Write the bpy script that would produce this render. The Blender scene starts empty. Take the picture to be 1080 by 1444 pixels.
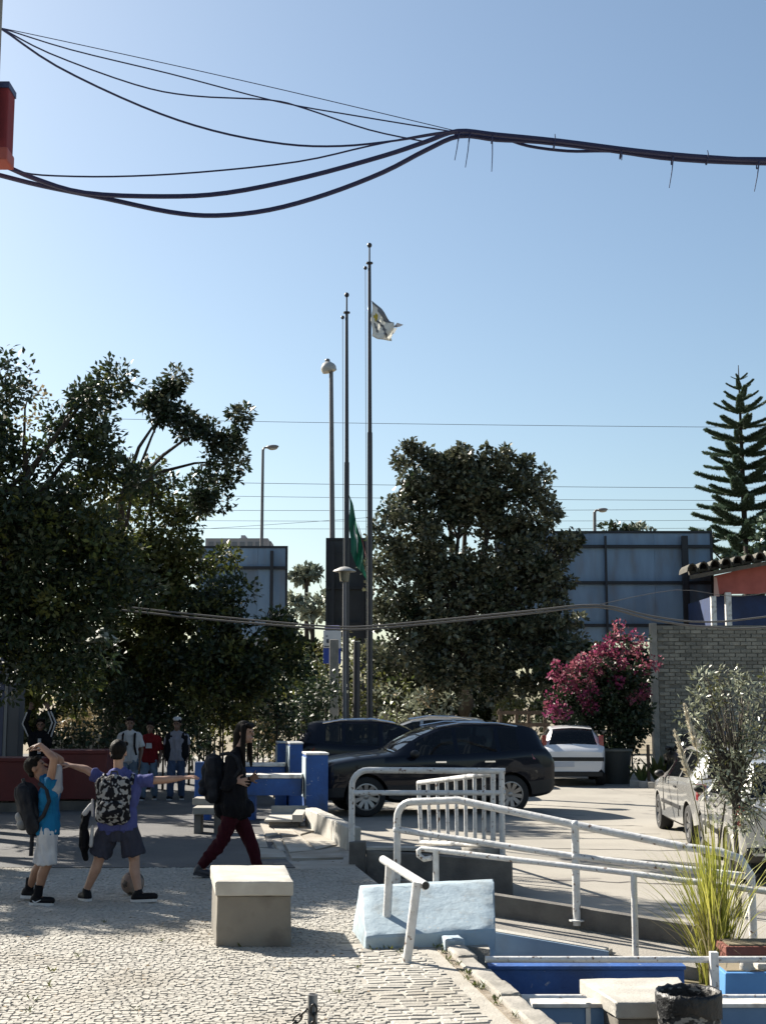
import bpy, bmesh, math, random
import numpy as np
from mathutils import Vector, Matrix

# ------------------------------------------------------------------ camera, sky, sun, exposure
scene = bpy.context.scene
COL = scene.collection
F_PX, W_PX, H_PX = 1900.0, 1080.0, 1444.0
CAM_H = 1.8
PITCH = math.atan((987 - 722) / F_PX)
cam_d = bpy.data.cameras.new('camera')
cam_d.sensor_fit = 'VERTICAL'
cam_d.sensor_height = 24.0
cam_d.lens = 24.0 * F_PX / H_PX
cam_d.clip_end = 2000
cam = bpy.data.objects.new('camera', cam_d)
COL.objects.link(cam)
cam.location = (0, 0, CAM_H)
cam.rotation_euler = (math.radians(90) + PITCH, 0, 0)
scene.camera = cam

SUN_EL = math.radians(36)
SUN_DIR = Vector((-0.775, 0.632, 0)).normalized() * math.cos(SUN_EL) + Vector((0, 0, math.sin(SUN_EL)))
SUN_AZ = math.atan2(SUN_DIR.x, SUN_DIR.y)
world = bpy.data.worlds.new('World')
scene.world = world
world.use_nodes = True
wn = world.node_tree
wn.nodes.clear()
wo = wn.nodes.new('ShaderNodeOutputWorld')
wb = wn.nodes.new('ShaderNodeBackground')
ws = wn.nodes.new('ShaderNodeTexSky')
ws.sky_type = 'NISHITA'
ws.sun_disc = False
ws.sun_elevation = SUN_EL
ws.sun_rotation = SUN_AZ
ws.air_density = 1.0
ws.dust_density = 1.3
ws.ozone_density = 1.0
wb.inputs['Strength'].default_value = 0.055
wt_ = wn.nodes.new('ShaderNodeMix'); wt_.data_type = 'RGBA'; wt_.blend_type = 'MULTIPLY'; wt_.inputs[0].default_value = 1.0
wt_.inputs[7].default_value = (0.93, 0.985, 0.97, 1)
wn.links.new(ws.outputs[0], wt_.inputs[6]); wn.links.new(wt_.outputs[2], wb.inputs[0])
wn.links.new(wb.outputs[0], wo.inputs[0])
sun_d = bpy.data.lights.new('sun', 'SUN')
sun_d.energy = 5.0
sun_d.angle = math.radians(0.55)
sun_d.color = (1.0, 0.93, 0.82)
sun = bpy.data.objects.new('sun', sun_d)
COL.objects.link(sun)
sun.rotation_euler = SUN_DIR.to_track_quat('Z', 'Y').to_euler()
scene.view_settings.view_transform = 'Standard'
scene.view_settings.look = 'None'
scene.view_settings.exposure = 1.48
scene.view_settings.gamma = 1.0
scene.view_settings.use_curve_mapping = False

# ------------------------------------------------------------------ where things stand
CP, SP = math.cos(PITCH), math.sin(PITCH)
def ray(u, v):
    a, b = (u - 540) / F_PX, (722 - v) / F_PX
    return Vector((a, CP - b * SP, SP + b * CP))
def at(u, v, y):
    r = ray(u, v)
    return Vector((0, 0, CAM_H)) + r * (y / r.y)
def G(u, v, z=0.0):
    r = ray(u, v)
    return Vector((0, 0, CAM_H)) + r * ((z - CAM_H) / r.z)
def kpx(y, v=900):           # pixels per metre at distance y
    return (at(640, v, y).x - at(540, v, y).x) and 100.0 / (at(640, v, y).x - at(540, v, y).x)
LOT = -0.30
random.seed(7)
RNG = np.random.default_rng(11)

# ------------------------------------------------------------------ materials
MATS = {}
# tuned factors on the first guesses below: darker for deeper shade, far foliage hazed
ALBEDO = (('rail_paint', 0.8), ('white_paint', 0.8), ('bract', 0.8), ('car_', 0.9), ('rim', 0.6), ('plate', 0.7), ('sky_blue', 0.75), ('flag', 1.0), ('pale_blue', 0.60), ('white_slab', 0.55), ('far_foliage', 1.7), ('olive_foliage', 1.6), ('leathery', 1.0), ('conifer', 1.15), ('dark_foliage', 0.72), ('bark', 0.4), ('deep_blue', 0.85), ('house_red', 0.9), ('eave', 0.75), ('black_hair', 0.5), ('skin', 0.75), ('foliage', 0.85), ('cotton', 0.6), ('denim', 0.6), ('asphalt', 0.44), ('billboard_sheet', 1.05), ('grey_brick', 1.25), ('mortar', 1.15), ('limestone', 0.72), ('joint', 0.78), ('plaster', 0.52), ('chrome', 1.0), ('head_lamp', 1.0), ('plume', 0.8))
def mat(name, col, rough=0.7, col2=None, scale=8.0, detail=4.0, bump=0.0, bscale=None, metal=0.0, spec=0.5,
        rand=0.0, trans=0.0, coat=0.0, coords='Object', stretch=None, contrast=(0.35, 0.65), speck=None, stain=None):
    if name in MATS: return MATS[name]
    kd = next((k for w, k in ALBEDO if w in name), 0.65)
    dim = lambda c: tuple(min(1.0, x * kd) for x in c)
    col = dim(col)
    if col2 is not None: col2 = dim(col2)
    if speck: speck = (dim(speck[0]),) + tuple(speck[1:])
    if stain: stain = (dim(stain[0]),) + tuple(stain[1:])
    m = bpy.data.materials.new(name); MATS[name] = m
    m.use_nodes = True
    nt = m.node_tree; N = nt.nodes; L = nt.links
    b = N['Principled BSDF']
    b.inputs['Roughness'].default_value = rough
    b.inputs['Metallic'].default_value = metal
    b.inputs['Specular IOR Level'].default_value = spec
    b.inputs['Coat Weight'].default_value = coat
    b.inputs['Coat Roughness'].default_value = 0.04
    tc = N.new('ShaderNodeTexCoord'); vec = tc.outputs['Object' if coords == 'World' else coords]
    if coords == 'World':
        ge = N.new('ShaderNodeNewGeometry'); vec = ge.outputs['Position']
    if stretch:
        mp = N.new('ShaderNodeMapping'); mp.inputs['Scale'].default_value = stretch
        L.new(vec, mp.inputs[0]); vec = mp.outputs[0]
    def rgb(c): return (c[0], c[1], c[2], 1)
    def noise(sc, det=detail):
        n = N.new('ShaderNodeTexNoise'); n.inputs['Scale'].default_value = sc; n.inputs['Detail'].default_value = det
        L.new(vec, n.inputs['Vector']); return n.outputs['Fac']
    def ramp(f, lo, hi):
        r = N.new('ShaderNodeMapRange'); r.inputs[1].default_value = lo; r.inputs[2].default_value = hi
        L.new(f, r.inputs[0]); return r.outputs[0]
    def mix(f, a, bb, mode='MIX'):
        x = N.new('ShaderNodeMix'); x.data_type = 'RGBA'; x.blend_type = mode
        if isinstance(f, float): x.inputs[0].default_value = f
        else: L.new(f, x.inputs[0])
        for s, i in ((a, 6), (bb, 7)):
            if isinstance(s, tuple): x.inputs[i].default_value = rgb(s)
            else: L.new(s, x.inputs[i])
        return x.outputs[2]
    out = None
    if col2 is not None:
        out = mix(ramp(noise(scale), *contrast), tuple(col), tuple(col2))
    if speck:                                   # (colour, scale, amount)
        out = mix(ramp(noise(speck[1], 2.0), 0.62 - speck[2], 0.70 - speck[2]), out if out is not None else tuple(col), tuple(speck[0]))
    if stain:
        out = mix(ramp(noise(stain[1], 6.0), 0.50, 0.75), out if out is not None else tuple(col), tuple(stain[0]))
    if rand > 0:
        ge = N.new('ShaderNodeNewGeometry'); oi = N.new('ShaderNodeObjectInfo')
        ad = N.new('ShaderNodeMath'); ad.operation = 'ADD'
        L.new(ge.outputs['Random Per Island'], ad.inputs[0]); L.new(oi.outputs['Random'], ad.inputs[1])
        fr = N.new('ShaderNodeMath'); fr.operation = 'FRACT'; L.new(ad.outputs[0], fr.inputs[0])
        r = N.new('ShaderNodeMapRange'); r.inputs[3].default_value = 1 - rand; r.inputs[4].default_value = 1 + rand
        L.new(fr.outputs[0], r.inputs[0])
        hs = N.new('ShaderNodeHueSaturation'); L.new(r.outputs[0], hs.inputs['Value'])
        if out is None: hs.inputs['Color'].default_value = rgb(col)
        else: L.new(out, hs.inputs['Color'])
        out = hs.outputs[0]
    if out is None: b.inputs['Base Color'].default_value = rgb(col)
    else: L.new(out, b.inputs['Base Color'])
    if bump > 0:
        bp = N.new('ShaderNodeBump'); bp.inputs['Strength'].default_value = min(1.0, bump)
        bp.inputs['Distance'].default_value = 0.02
        L.new(noise(bscale or scale * 3, 6.0), bp.inputs['Height']); L.new(bp.outputs[0], b.inputs['Normal'])
    if trans > 0:
        tr = N.new('ShaderNodeBsdfTranslucent')
        if out is None: tr.inputs[0].default_value = rgb(col)
        else: L.new(out, tr.inputs[0])
        ms = N.new('ShaderNodeMixShader'); ms.inputs[0].default_value = trans
        L.new(b.outputs[0], ms.inputs[1]); L.new(tr.outputs[0], ms.inputs[2])
        L.new(ms.outputs[0], N['Material Output'].inputs[0])
    return m

# ------------------------------------------------------------------ mesh building
def basis(d):
    d = d.normalized()
    a = Vector((0, 0, 1)) if abs(d.z) < 0.95 else Vector((1, 0, 0))
    s = d.cross(a).normalized()
    return s, s.cross(d).normalized()
class MB:
    def __init__(s): s.v = []; s.f = []; s.m = []
    def add(s, vs, fs, m=0):
        n = len(s.v); s.v += [tuple(x) for x in vs]
        for f in fs: s.f.append(tuple(i + n for i in f)); s.m.append(m)
        return s
    def box(s, c, size, rz=0.0, m=0, rot=None):
        hx, hy, hz = size[0] / 2, size[1] / 2, size[2] / 2
        R = rot if rot is not None else Matrix.Rotation(rz, 3, 'Z')
        c = Vector(c)
        vs = [c + R @ Vector((x, y, z)) for z in (-hz, hz) for x, y in ((-hx, -hy), (hx, -hy), (hx, hy), (-hx, hy))]
        return s.add(vs, [(3, 2, 1, 0), (4, 5, 6, 7), (0, 1, 5, 4), (1, 2, 6, 5), (2, 3, 7, 6), (3, 0, 4, 7)], m)
    def hexa(s, lo, hi, m=0):          # two quads, lower and upper
        return s.add(list(lo) + list(hi), [(3, 2, 1, 0), (4, 5, 6, 7), (0, 1, 5, 4), (1, 2, 6, 5), (2, 3, 7, 6), (3, 0, 4, 7)], m)
    def prism(s, poly, z0, z1, m=0):
        n = len(poly)
        vs = [(p[0], p[1], z0) for p in poly] + [(p[0], p[1], z1) for p in poly]
        fs = [tuple(reversed(range(n))), tuple(range(n, 2 * n))] + [(i, (i + 1) % n, n + (i + 1) % n, n + i) for i in range(n)]
        return s.add(vs, fs, m)
    def tube(s, pts, r, n=8, m=0, caps=True):
        pts = [Vector(p) for p in pts]
        rs = r if isinstance(r, (list, tuple)) else [r] * len(pts)
        vs = []; fs = []
        d0 = (pts[1] - pts[0]).normalized(); a, b = basis(d0)
        for i, p in enumerate(pts):
            d = (pts[min(i + 1, len(pts) - 1)] - pts[max(i - 1, 0)])
            if d.length < 1e-9: d = d0
            d.normalize()
            a = (a - d * a.dot(d)).normalized(); b = d.cross(a)
            for k in range(n):
                t = 2 * math.pi * k / n
                vs.append(p + (a * math.cos(t) + b * math.sin(t)) * rs[i])
        for i in range(len(pts) - 1):
            for k in range(n):
                k2 = (k + 1) % n
                fs.append((i * n + k, i * n + k2, (i + 1) * n + k2, (i + 1) * n + k))
        if caps:
            fs.append(tuple(reversed(range(n)))); fs.append(tuple(range((len(pts) - 1) * n, len(pts) * n)))
        return s.add(vs, fs, m)
    def lathe(s, prof, c=(0, 0, 0), n=20, m=0, axis=None):
        c = Vector(c); d = Vector(axis) if axis else Vector((0, 0, 1)); a, b = basis(d); d = d.normalized()
        vs = []; fs = []
        for r, z in prof:
            for k in range(n):
                t = 2 * math.pi * k / n
                vs.append(c + d * z + (a * math.cos(t) + b * math.sin(t)) * max(r, 1e-4))
        for i in range(len(prof) - 1):
            for k in range(n):
                k2 = (k + 1) % n
                fs.append((i * n + k2, i * n + k, (i + 1) * n + k, (i + 1) * n + k2))
        return s.add(vs, fs, m)
    def cap(s, A, B, ra, rb, n=10):            # tapered capsule, closed
        A, B = Vector(A), Vector(B); d = B - A
        if d.length < 1e-5: d = Vector((0, 0, 1e-5))
        d.normalize(); a, b = basis(d)
        rings = [(A - d * ra * c, ra * q) for c, q in ((0.99, 0.14), (0.71, 0.71))] + [(A, ra), (B, rb)] + [(B + d * rb * c, rb * q) for c, q in ((0.71, 0.71), (0.99, 0.14))]
        vs = []; fs = []
        for p, r in rings:
            for k in range(n):
                t = 2 * math.pi * k / n
                vs.append(p + (a * math.cos(t) + b * math.sin(t)) * r)
        for i in range(len(rings) - 1):
            for k in range(n):
                k2 = (k + 1) % n
                fs.append((i * n + k, i * n + k2, (i + 1) * n + k2, (i + 1) * n + k))
        fs.append(tuple(reversed(range(n)))); fs.append(tuple(range((len(rings) - 1) * n, len(rings) * n)))
        return s.add(vs, fs)
    def flat(s, A, B, ra, rb, n=14): return s.tube([A, Vector(A).lerp(Vector(B), 0.5), B], [ra, (ra + rb) / 2, rb], n)
    def ell(s, c, r, R=None, n=14, rings=9, m=0):
        c = Vector(c); R = R or Matrix.Identity(3); vs = []; fs = []
        for i in range(rings + 1):
            t = math.pi * i / rings; z = math.cos(t); q = max(math.sin(t), 0.02)
            for k in range(n):
                p = 2 * math.pi * k / n
                vs.append(c + R @ Vector((r[0] * q * math.cos(p), r[1] * q * math.sin(p), r[2] * z)))
        for i in range(rings):
            for k in range(n):
                k2 = (k + 1) % n
                fs.append((i * n + k2, i * n + k, (i + 1) * n + k, (i + 1) * n + k2))
        fs.append(tuple(range(n))); fs.append(tuple(reversed(range(rings * n, (rings + 1) * n))))
        return s.add(vs, fs, m)
    def mesh(s, name, off=None, smooth=False, bevel=0.0, ang=40, rough=None):
        off = off or Vector((0, 0, 0))
        me = bpy.data.meshes.new(name)
        me.from_pydata([(x[0] - off.x, x[1] - off.y, x[2] - off.z) for x in s.v], [], s.f)
        me.polygons.foreach_set('material_index', s.m)
        if bevel > 0:
            bm = bmesh.new(); bm.from_mesh(me)
            bmesh.ops.recalc_face_normals(bm, faces=bm.faces)
            es = [e for e in bm.edges if len(e.link_faces) == 2 and e.calc_face_angle(0) > 0.5]
            bmesh.ops.bevel(bm, geom=es, offset=bevel, segments=2, affect='EDGES', profile=0.6)
            bm.to_mesh(me); bm.free()
        if rough:
            from mathutils import noise as NZ
            bm = bmesh.new(); bm.from_mesh(me); bmesh.ops.recalc_face_normals(bm, faces=bm.faces)
            bmesh.ops.subdivide_edges(bm, edges=[e for e in bm.edges if e.calc_length() > 0.05], cuts=rough[0], use_grid_fill=True)
            bm.normal_update(); k = random.uniform(0, 90)
            for v in bm.verts:
                n1 = NZ.noise((v.co.x * 9 + k, v.co.y * 9, v.co.z * 9)); n2 = NZ.noise((v.co.x * 34, v.co.y * 34 + k, v.co.z * 34))
                sh = min((e.calc_face_angle(0) for e in v.link_edges if len(e.link_faces) == 2), default=0); edge = max((e.calc_face_angle(0) for e in v.link_edges if len(e.link_faces) == 2), default=0) > 0.3
                v.co += v.normal * rough[1] * (0.5 * n1 + 0.35 * n2 - (max(0.0, n2 + 0.1) * 2.2 if edge else 0.0))
            bm.to_mesh(me); bm.free(); smooth = True; ang = 32
        if smooth:
            me.polygons.foreach_set('use_smooth', [True] * len(me.polygons))
            me.set_sharp_from_angle(angle=math.radians(ang))
        return me
    def build(s, name, mats, parent=None, local=False, smooth=False, bevel=0.0, ang=40, rough=None):
        off = Vector((0, 0, 0)) if (local or parent is None) else origin(parent)
        me = s.mesh(name, off, smooth, bevel, ang, rough)
        return link(name, me, mats, parent)
def origin(o):
    p = Vector((0, 0, 0))
    while o is not None: p += Vector(o.location); o = o.parent
    return p
def link(name, me, mats=None, parent=None, loc=None):
    if mats is not None and len(me.materials) == 0:
        for m in (mats if isinstance(mats, (list, tuple)) else [mats]): me.materials.append(m)
    o = bpy.data.objects.new(name, me); COL.objects.link(o)
    if parent is not None: o.parent = parent
    if loc is not None: o.location = loc
    return o
def tag(o, label=None, cat=None, group=None, kind=None):
    if label: o['label'] = label
    if cat: o['category'] = cat
    if group: o['group'] = group
    if kind: o['kind'] = kind
    return o
def thing(name, label, cat, loc=(0, 0, 0), rz=0.0, group=None):
    o = bpy.data.objects.new(name, None); COL.objects.link(o)
    o.empty_display_size = 0.2
    o.location = loc; o.rotation_euler = (0, 0, rz)
    return tag(o, label, cat, group)
def solid(name, mb, mats, label, cat, base, group=None, **kw):       # a thing that is one mesh
    me = mb.mesh(name, Vector(base), **kw)
    return tag(link(name, me, mats, None, base), label, cat, group)
def struct(name, mb, mats, **kw):
    return tag(mb.build(name, mats, **kw), kind='structure')
def arc(c, a, b, n=6):            # quarter bend between two unit directions
    return [Vector(c) + Vector(a) * math.cos(t) + Vector(b) * math.sin(t) for t in [math.pi / 2 * i / n for i in range(n + 1)]]
def sag(A, B, drop, n=16):
    A, B = Vector(A), Vector(B)
    return [A.lerp(B, i / n) + Vector((0, 0, -4 * drop * (i / n) * (1 - i / n))) for i in range(n + 1)]
def quadmesh(name, V, mi=None, smooth=True):           # V: (n,4,3) leaf quads
    n = len(V); me = bpy.data.meshes.new(name)
    me.vertices.add(n * 4); me.vertices.foreach_set('co', V.reshape(-1).astype(np.float32))
    me.loops.add(n * 4); me.loops.foreach_set('vertex_index', np.arange(n * 4, dtype=np.int32))
    me.polygons.add(n); me.polygons.foreach_set('loop_start', np.arange(0, n * 4, 4, dtype=np.int32))
    me.polygons.foreach_set('loop_total', np.full(n, 4, dtype=np.int32))
    if mi is not None: me.polygons.foreach_set('material_index', mi.astype(np.int32))
    me.update(calc_edges=True)
    return me
# ------------------------------------------------------------------ shared materials
M_cob = mat('limestone_sett', (0.45, 0.425, 0.375), 0.8, (0.39, 0.37, 0.325), 30, bump=0.3, bscale=60, rand=0.11, coords='World', stain=((0.30, 0.27, 0.22), 0.9))
M_joint = mat('joint_sand', (0.34, 0.315, 0.27), 0.95, (0.42, 0.395, 0.345), 5, bump=0.4, bscale=60, coords='World')
M_asph = mat('old_asphalt', (0.15, 0.15, 0.155), 0.9, (0.21, 0.205, 0.20), 1.3, bump=0.35, bscale=120, coords='World', speck=((0.28, 0.27, 0.25), 90, 0.03), stain=((0.12, 0.118, 0.115), 0.7))
M_lot = mat('dusty_lot', (0.43, 0.40, 0.345), 0.92, (0.35, 0.325, 0.28), 0.55, bump=0.3, bscale=60, coords='World', speck=((0.22, 0.2, 0.18), 1.6, -0.02), stain=((0.30, 0.28, 0.245), 0.45))
M_conc = mat('concrete', (0.46, 0.43, 0.38), 0.85, (0.33, 0.31, 0.27), 3.5, bump=0.35, bscale=40, coords='World', stain=((0.2, 0.18, 0.15), 2.2))
M_conc_dark = mat('shaded_concrete', (0.22, 0.205, 0.18), 0.9, (0.13, 0.12, 0.11), 4, bump=0.4, bscale=40, coords='World')  # darker copy of the concrete, with shade put into its colour
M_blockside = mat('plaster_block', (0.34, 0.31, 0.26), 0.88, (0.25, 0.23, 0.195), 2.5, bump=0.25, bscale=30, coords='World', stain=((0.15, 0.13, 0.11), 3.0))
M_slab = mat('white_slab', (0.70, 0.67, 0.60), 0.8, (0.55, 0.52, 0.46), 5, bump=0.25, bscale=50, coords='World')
M_lblue = mat('pale_blue_paint', (0.52, 0.64, 0.71), 0.7, (0.45, 0.57, 0.65), 4, bump=0.3, bscale=18, coords='World', stain=((0.33, 0.37, 0.38), 4.5), speck=((0.60, 0.58, 0.54), 30, -0.05))
M_sideblue = mat('washed_blue_paint', (0.36, 0.52, 0.72), 0.7, (0.30, 0.44, 0.62), 3, bump=0.2, bscale=20, coords='World', stain=((0.30, 0.36, 0.42), 2.5))
M_mblue = mat('mid_blue_paint', (0.22, 0.38, 0.62), 0.7, (0.17, 0.31, 0.52), 2.5, bump=0.2, bscale=20, coords='World')
M_blue = mat('deep_blue_paint', (0.020, 0.095, 0.33), 0.65, (0.013, 0.06, 0.22), 3, bump=0.3, bscale=25, coords='World', speck=((0.25, 0.30, 0.38), 18, -0.06), stain=((0.03, 0.06, 0.13), 2.5))
M_white = mat('white_paint', (0.80, 0.79, 0.76), 0.45, (0.68, 0.66, 0.62), 9, coords='World', stain=((0.33, 0.29, 0.25), 9.0))
M_rail = mat('rail_paint', (0.72, 0.72, 0.71), 0.4, (0.60, 0.59, 0.57), 14, coords='World', speck=((0.17, 0.11, 0.08), 26, -0.005), bump=0.25, bscale=30)
M_red = mat('dark_red_paint', (0.15, 0.013, 0.014), 0.6, (0.11, 0.010, 0.012), 3, bump=0.2, coords='World')
M_dirt = mat('dry_earth', (0.30, 0.24, 0.16), 0.95, (0.20, 0.17, 0.10), 0.5, bump=0.4, bscale=12, coords='World')
M_black = mat('black_plastic', (0.015, 0.015, 0.016), 0.45)
M_steel = mat('grey_steel', (0.42, 0.42, 0.42), 0.45, (0.32, 0.31, 0.30), 10, metal=0.3)

# ------------------------------------------------------------------ ground
mb = MB()
mb.add([(-700, 10.65, -0.36), (700, 10.65, -0.36), (700, 900, -0.36), (-700, 900, -0.36)], [(0, 1, 2, 3)])
struct('ground', mb, M_dirt)
mb = MB()
mb.add([(0.3, -8, -0.52), (60, -8, -0.52), (60, 10.65, -0.52), (0.3, 10.65, -0.52)], [(0, 1, 2, 3)])
struct('sunken_court', mb, M_conc)

K0, K1 = G(612, 1326), G(738, 1444)            # the kerb along the sunken court
KD = (K1 - K0).normalized()
KE = K0 + KD * 12
WA = at(497, 1208, 15.6)                        # foot of the far handrail
CW = [G(430, 1166), G(490, 1199)]               # the little wall beside the car park
court = [(-40, -8), (KE.x, KE.y), (K1.x, K1.y), (K0.x, K0.y), (0.78, 10.2), (0.78, 10.95), (0.12, 12.8), (-0.30, 15.2), (CW[1].x + 0.05, CW[1].y), (CW[0].x + 0.05, CW[0].y), (-1.25, 22), (-6.5, 46), (-40, 46)]
mb = MB(); mb.prism(court, -0.60, -0.0065)
struct('courtyard', mb, M_joint)
mb = MB(); mb.prism([(-40, 15.0), (-0.95, 15.0), (-1.40, 17.2), (-1.25, 20.3), (-1.3, 22), (-6.6, 46), (-40, 46)], -0.012, 0.004)
struct('asphalt_path', mb, M_asph)
mb = MB(); mb.prism([(-30, 11.2), (3.4, 11.2), (3.4, 10.66), (60, 10.66), (60, 52), (-30, 52)], -0.5, LOT)
lot = struct('car_park', mb, M_lot)
# cracks and patch seams in the car park surface
M_crack = mat('tar_seam', (0.10, 0.09, 0.085), 0.9)
mbc = MB()
for (u0, v0, u1, v1) in ((745, 1162, 905, 1165), (900, 1121, 1060, 1122), (735, 1196, 960, 1200), (640, 1172, 930, 1176), (830, 1106, 940, 1130), (760, 1240, 985, 1248)):
    a, b = G(u0, v0, LOT), G(u1, v1, LOT); n = 14; pts = []
    for i in range(n + 1):
        p = a.lerp(b, i / n); p.y += random.uniform(-0.06, 0.06); pts.append(p)
    for i in range(n):
        w = random.uniform(0.015, 0.035)
        p, q = pts[i], pts[i + 1]
        mbc.add([(p.x, p.y - w, LOT + 0.004), (q.x, q.y - w, LOT + 0.004), (q.x, q.y + w, LOT + 0.004), (p.x, p.y + w, LOT + 0.004)], [(0, 1, 2, 3)])
mbc.build('crack', M_crack, lot)

# setts of the courtyard: the nearest 300 one by one, the rest joined
setts = tag(bpy.data.objects.new('sett_paving', None), kind='structure'); COL.objects.link(setts)
def edge_x(y):
    if y < K0.y: return K0.x + (K0.y - y) * (K1.x - K0.x) / (K0.y - K1.y)
    if y < 10.9: return 0.0
    return max(-0.28, 0.10 - (y - 12.6) * 0.17) if y > 12.6 else 0.10
def sett_geo(c, w, d, ang, rs):
    ca, sa = math.cos(ang), math.sin(ang)
    def pt(x, y, z): return (c[0] + ca * x - sa * y, c[1] + sa * x + ca * y, z)
    j = lambda s: rs.uniform(-s, s)
    base = [(-w / 2, -d / 2), (w / 2, -d / 2), (w / 2, d / 2), (-w / 2, d / 2)]
    base = [(x + j(0.12 * w), y + j(0.12 * d)) for x, y in base]
    zt = rs.uniform(-0.0025, 0.002); tx, ty = j(0.025), j(0.025)
    lo = [pt(x, y, -0.03) for x, y in base]
    md = [pt(x, y, -0.005 + zt) for x, y in base]
    hi = [pt(x * 0.86, y * 0.86, 0.0005 + zt + x * tx + y * ty) for x, y in base]
    fs = [(8, 9, 10, 11)] + [(i, (i + 1) % 4, 4 + (i + 1) % 4, 4 + i) for i in range(4)] + [(4 + i, 4 + (i + 1) % 4, 8 + (i + 1) % 4, 8 + i) for i in range(4)]
    return lo + md + hi, fs
rs = random.Random(3)
stones = []
GUT = 0.05                                     # gutter between kerb and the wide setts
y = 7.15
while y < 14.95:                                # small setts
    row_h = rs.uniform(0.038, 0.052)
    xr = edge_x(y) - (0.78 if y < K0.y - 0.1 else 0.03)
    x = -0.315 * y - 0.25
    while x < xr:
        w = rs.uniform(0.036, 0.066)
        yy = y + rs.uniform(-0.01, 0.01) + 0.05 * math.sin(x * 3.1 + y) + 0.03 * math.sin(x * 7 + 2 * y)
        if rs.random() > 0.006: stones.append(((x + w / 2, yy), w * rs.uniform(0.85, 0.98), row_h * rs.uniform(0.82, 1.0), rs.uniform(-0.4, 0.4)))
        x += w
    y += row_h
big = []
y = 7.15
while y < K0.y - 0.15:                          # long setts beside the kerb
    row_h = rs.uniform(0.066, 0.085)
    x1 = edge_x(y) - GUT - 0.10
    x = x1 - 0.60 + rs.uniform(-0.05, 0.05)
    while x < x1 - 0.03:
        w = min(rs.uniform(0.11, 0.19), x1 - x)
        if w > 0.04: big.append(((x + w / 2, y + (x - x1) * 0.12), w * 0.92, row_h * 0.84, 0.12 + rs.uniform(-0.05, 0.05)))
        x += w
    y += row_h
big.sort(key=lambda s: s[0][1]); stones.sort(key=lambda s: s[0][1])
near = big[:170] + stones[:130]; rest = big[170:] + stones[130:]
for s in near:
    vs, fs = sett_geo((0, 0), s[1], s[2], s[3], rs)
    me = bpy.data.meshes.new('sett'); me.from_pydata(vs, [], fs); me.materials.append(M_cob)
    o = bpy.data.objects.new('sett', me); COL.objects.link(o); o.parent = setts; o.location = (s[0][0], s[0][1], 0)
mb = MB()
for s in rest:
    vs, fs = sett_geo(s[0], s[1], s[2], s[3], rs); mb.add(vs, fs)
tag(mb.build('far_setts', M_cob, setts), kind='stuff')

# worn slabs in the sunny strip before the car park
slabs = tag(bpy.data.objects.new('slab_paving', None), kind='structure'); COL.objects.link(slabs)
M_wslab = mat('worn_slab', (0.55, 0.51, 0.44), 0.85, (0.38, 0.33, 0.26), 2.0, bump=0.4, bscale=30, coords='World', rand=0.12)
for quad in (((404, 1168), (424, 1178), (446, 1172), (430, 1163)), ((426, 1180), (446, 1199), (474, 1192), (454, 1172)), ((366, 1160), (376, 1182), (392, 1178), (372, 1158)),
             ((384, 1186), (394, 1203), (402, 1202), (396, 1184)), ((356, 1176), (362, 1196), (378, 1196), (372, 1178)), ((398, 1184), (408, 1204), (440, 1202), (422, 1182)),
             ((374, 1160), (398, 1180), (420, 1178), (402, 1164)), ((364, 1198), (366, 1212), (404, 1211), (398, 1200)), ((408, 1205), (412, 1213), (484, 1211), (476, 1198))):
    P = [G(u, v) for u, v in quad]; c = sum(P, Vector()) / 4
    up = [p + Vector((0, 0, 0.012 + random.uniform(0, 0.012))) for p in P]
    mb = MB(); mb.hexa([p + Vector((0, 0, -0.02)) for p in P], up); o = mb.build('paving_slab', M_wslab, slabs)

# ------------------------------------------------------------------ kerb beside the sunken court
kerb = thing('stone_kerb', 'rough pale stone kerb edging the cobbles above the sunken court', 'kerb', K0)
n_k = 8; L_k = 3.3
side = Vector((KD.y, -KD.x, 0))
if side.x < 0: side = -side
for i in range(n_k):
    a = K0 + KD * (L_k * i / n_k + (0.004 if i else 0)); b = K0 + KD * (L_k * (i + 1) / n_k - 0.004)
    j = random.uniform(-0.012, 0.012); h = 0.030 + random.uniform(-0.01, 0.012)
    lo = [a, a + side * 0.14, b + side * 0.14, b]
    mb = MB(); mb.hexa([p + Vector((0, 0, -0.55)) for p in lo], [p + side * j + Vector((0, 0, (0.075 if i == 0 else h))) for p in lo])
    mb.build('kerb_stone', M_lblue if i == 0 else M_conc, kerb, bevel=0.014, rough=(5, 0.010))
mb = MB()
g0 = K0 + KD * 0.35; g1 = K0 + KD * 3.3
mb.hexa([p + Vector((0, 0, -0.03)) for p in (g0 - side * GUT, g0, g1, g1 - side * GUT)], [p + Vector((0, 0, 0.001)) for p in (g0 - side * GUT, g0, g1, g1 - side * GUT)])
struct('gutter', mb, mat('gutter_dirt', (0.22, 0.175, 0.125), 0.95, (0.38, 0.33, 0.26), 9, bump=0.5, bscale=50, coords='World'))

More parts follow.
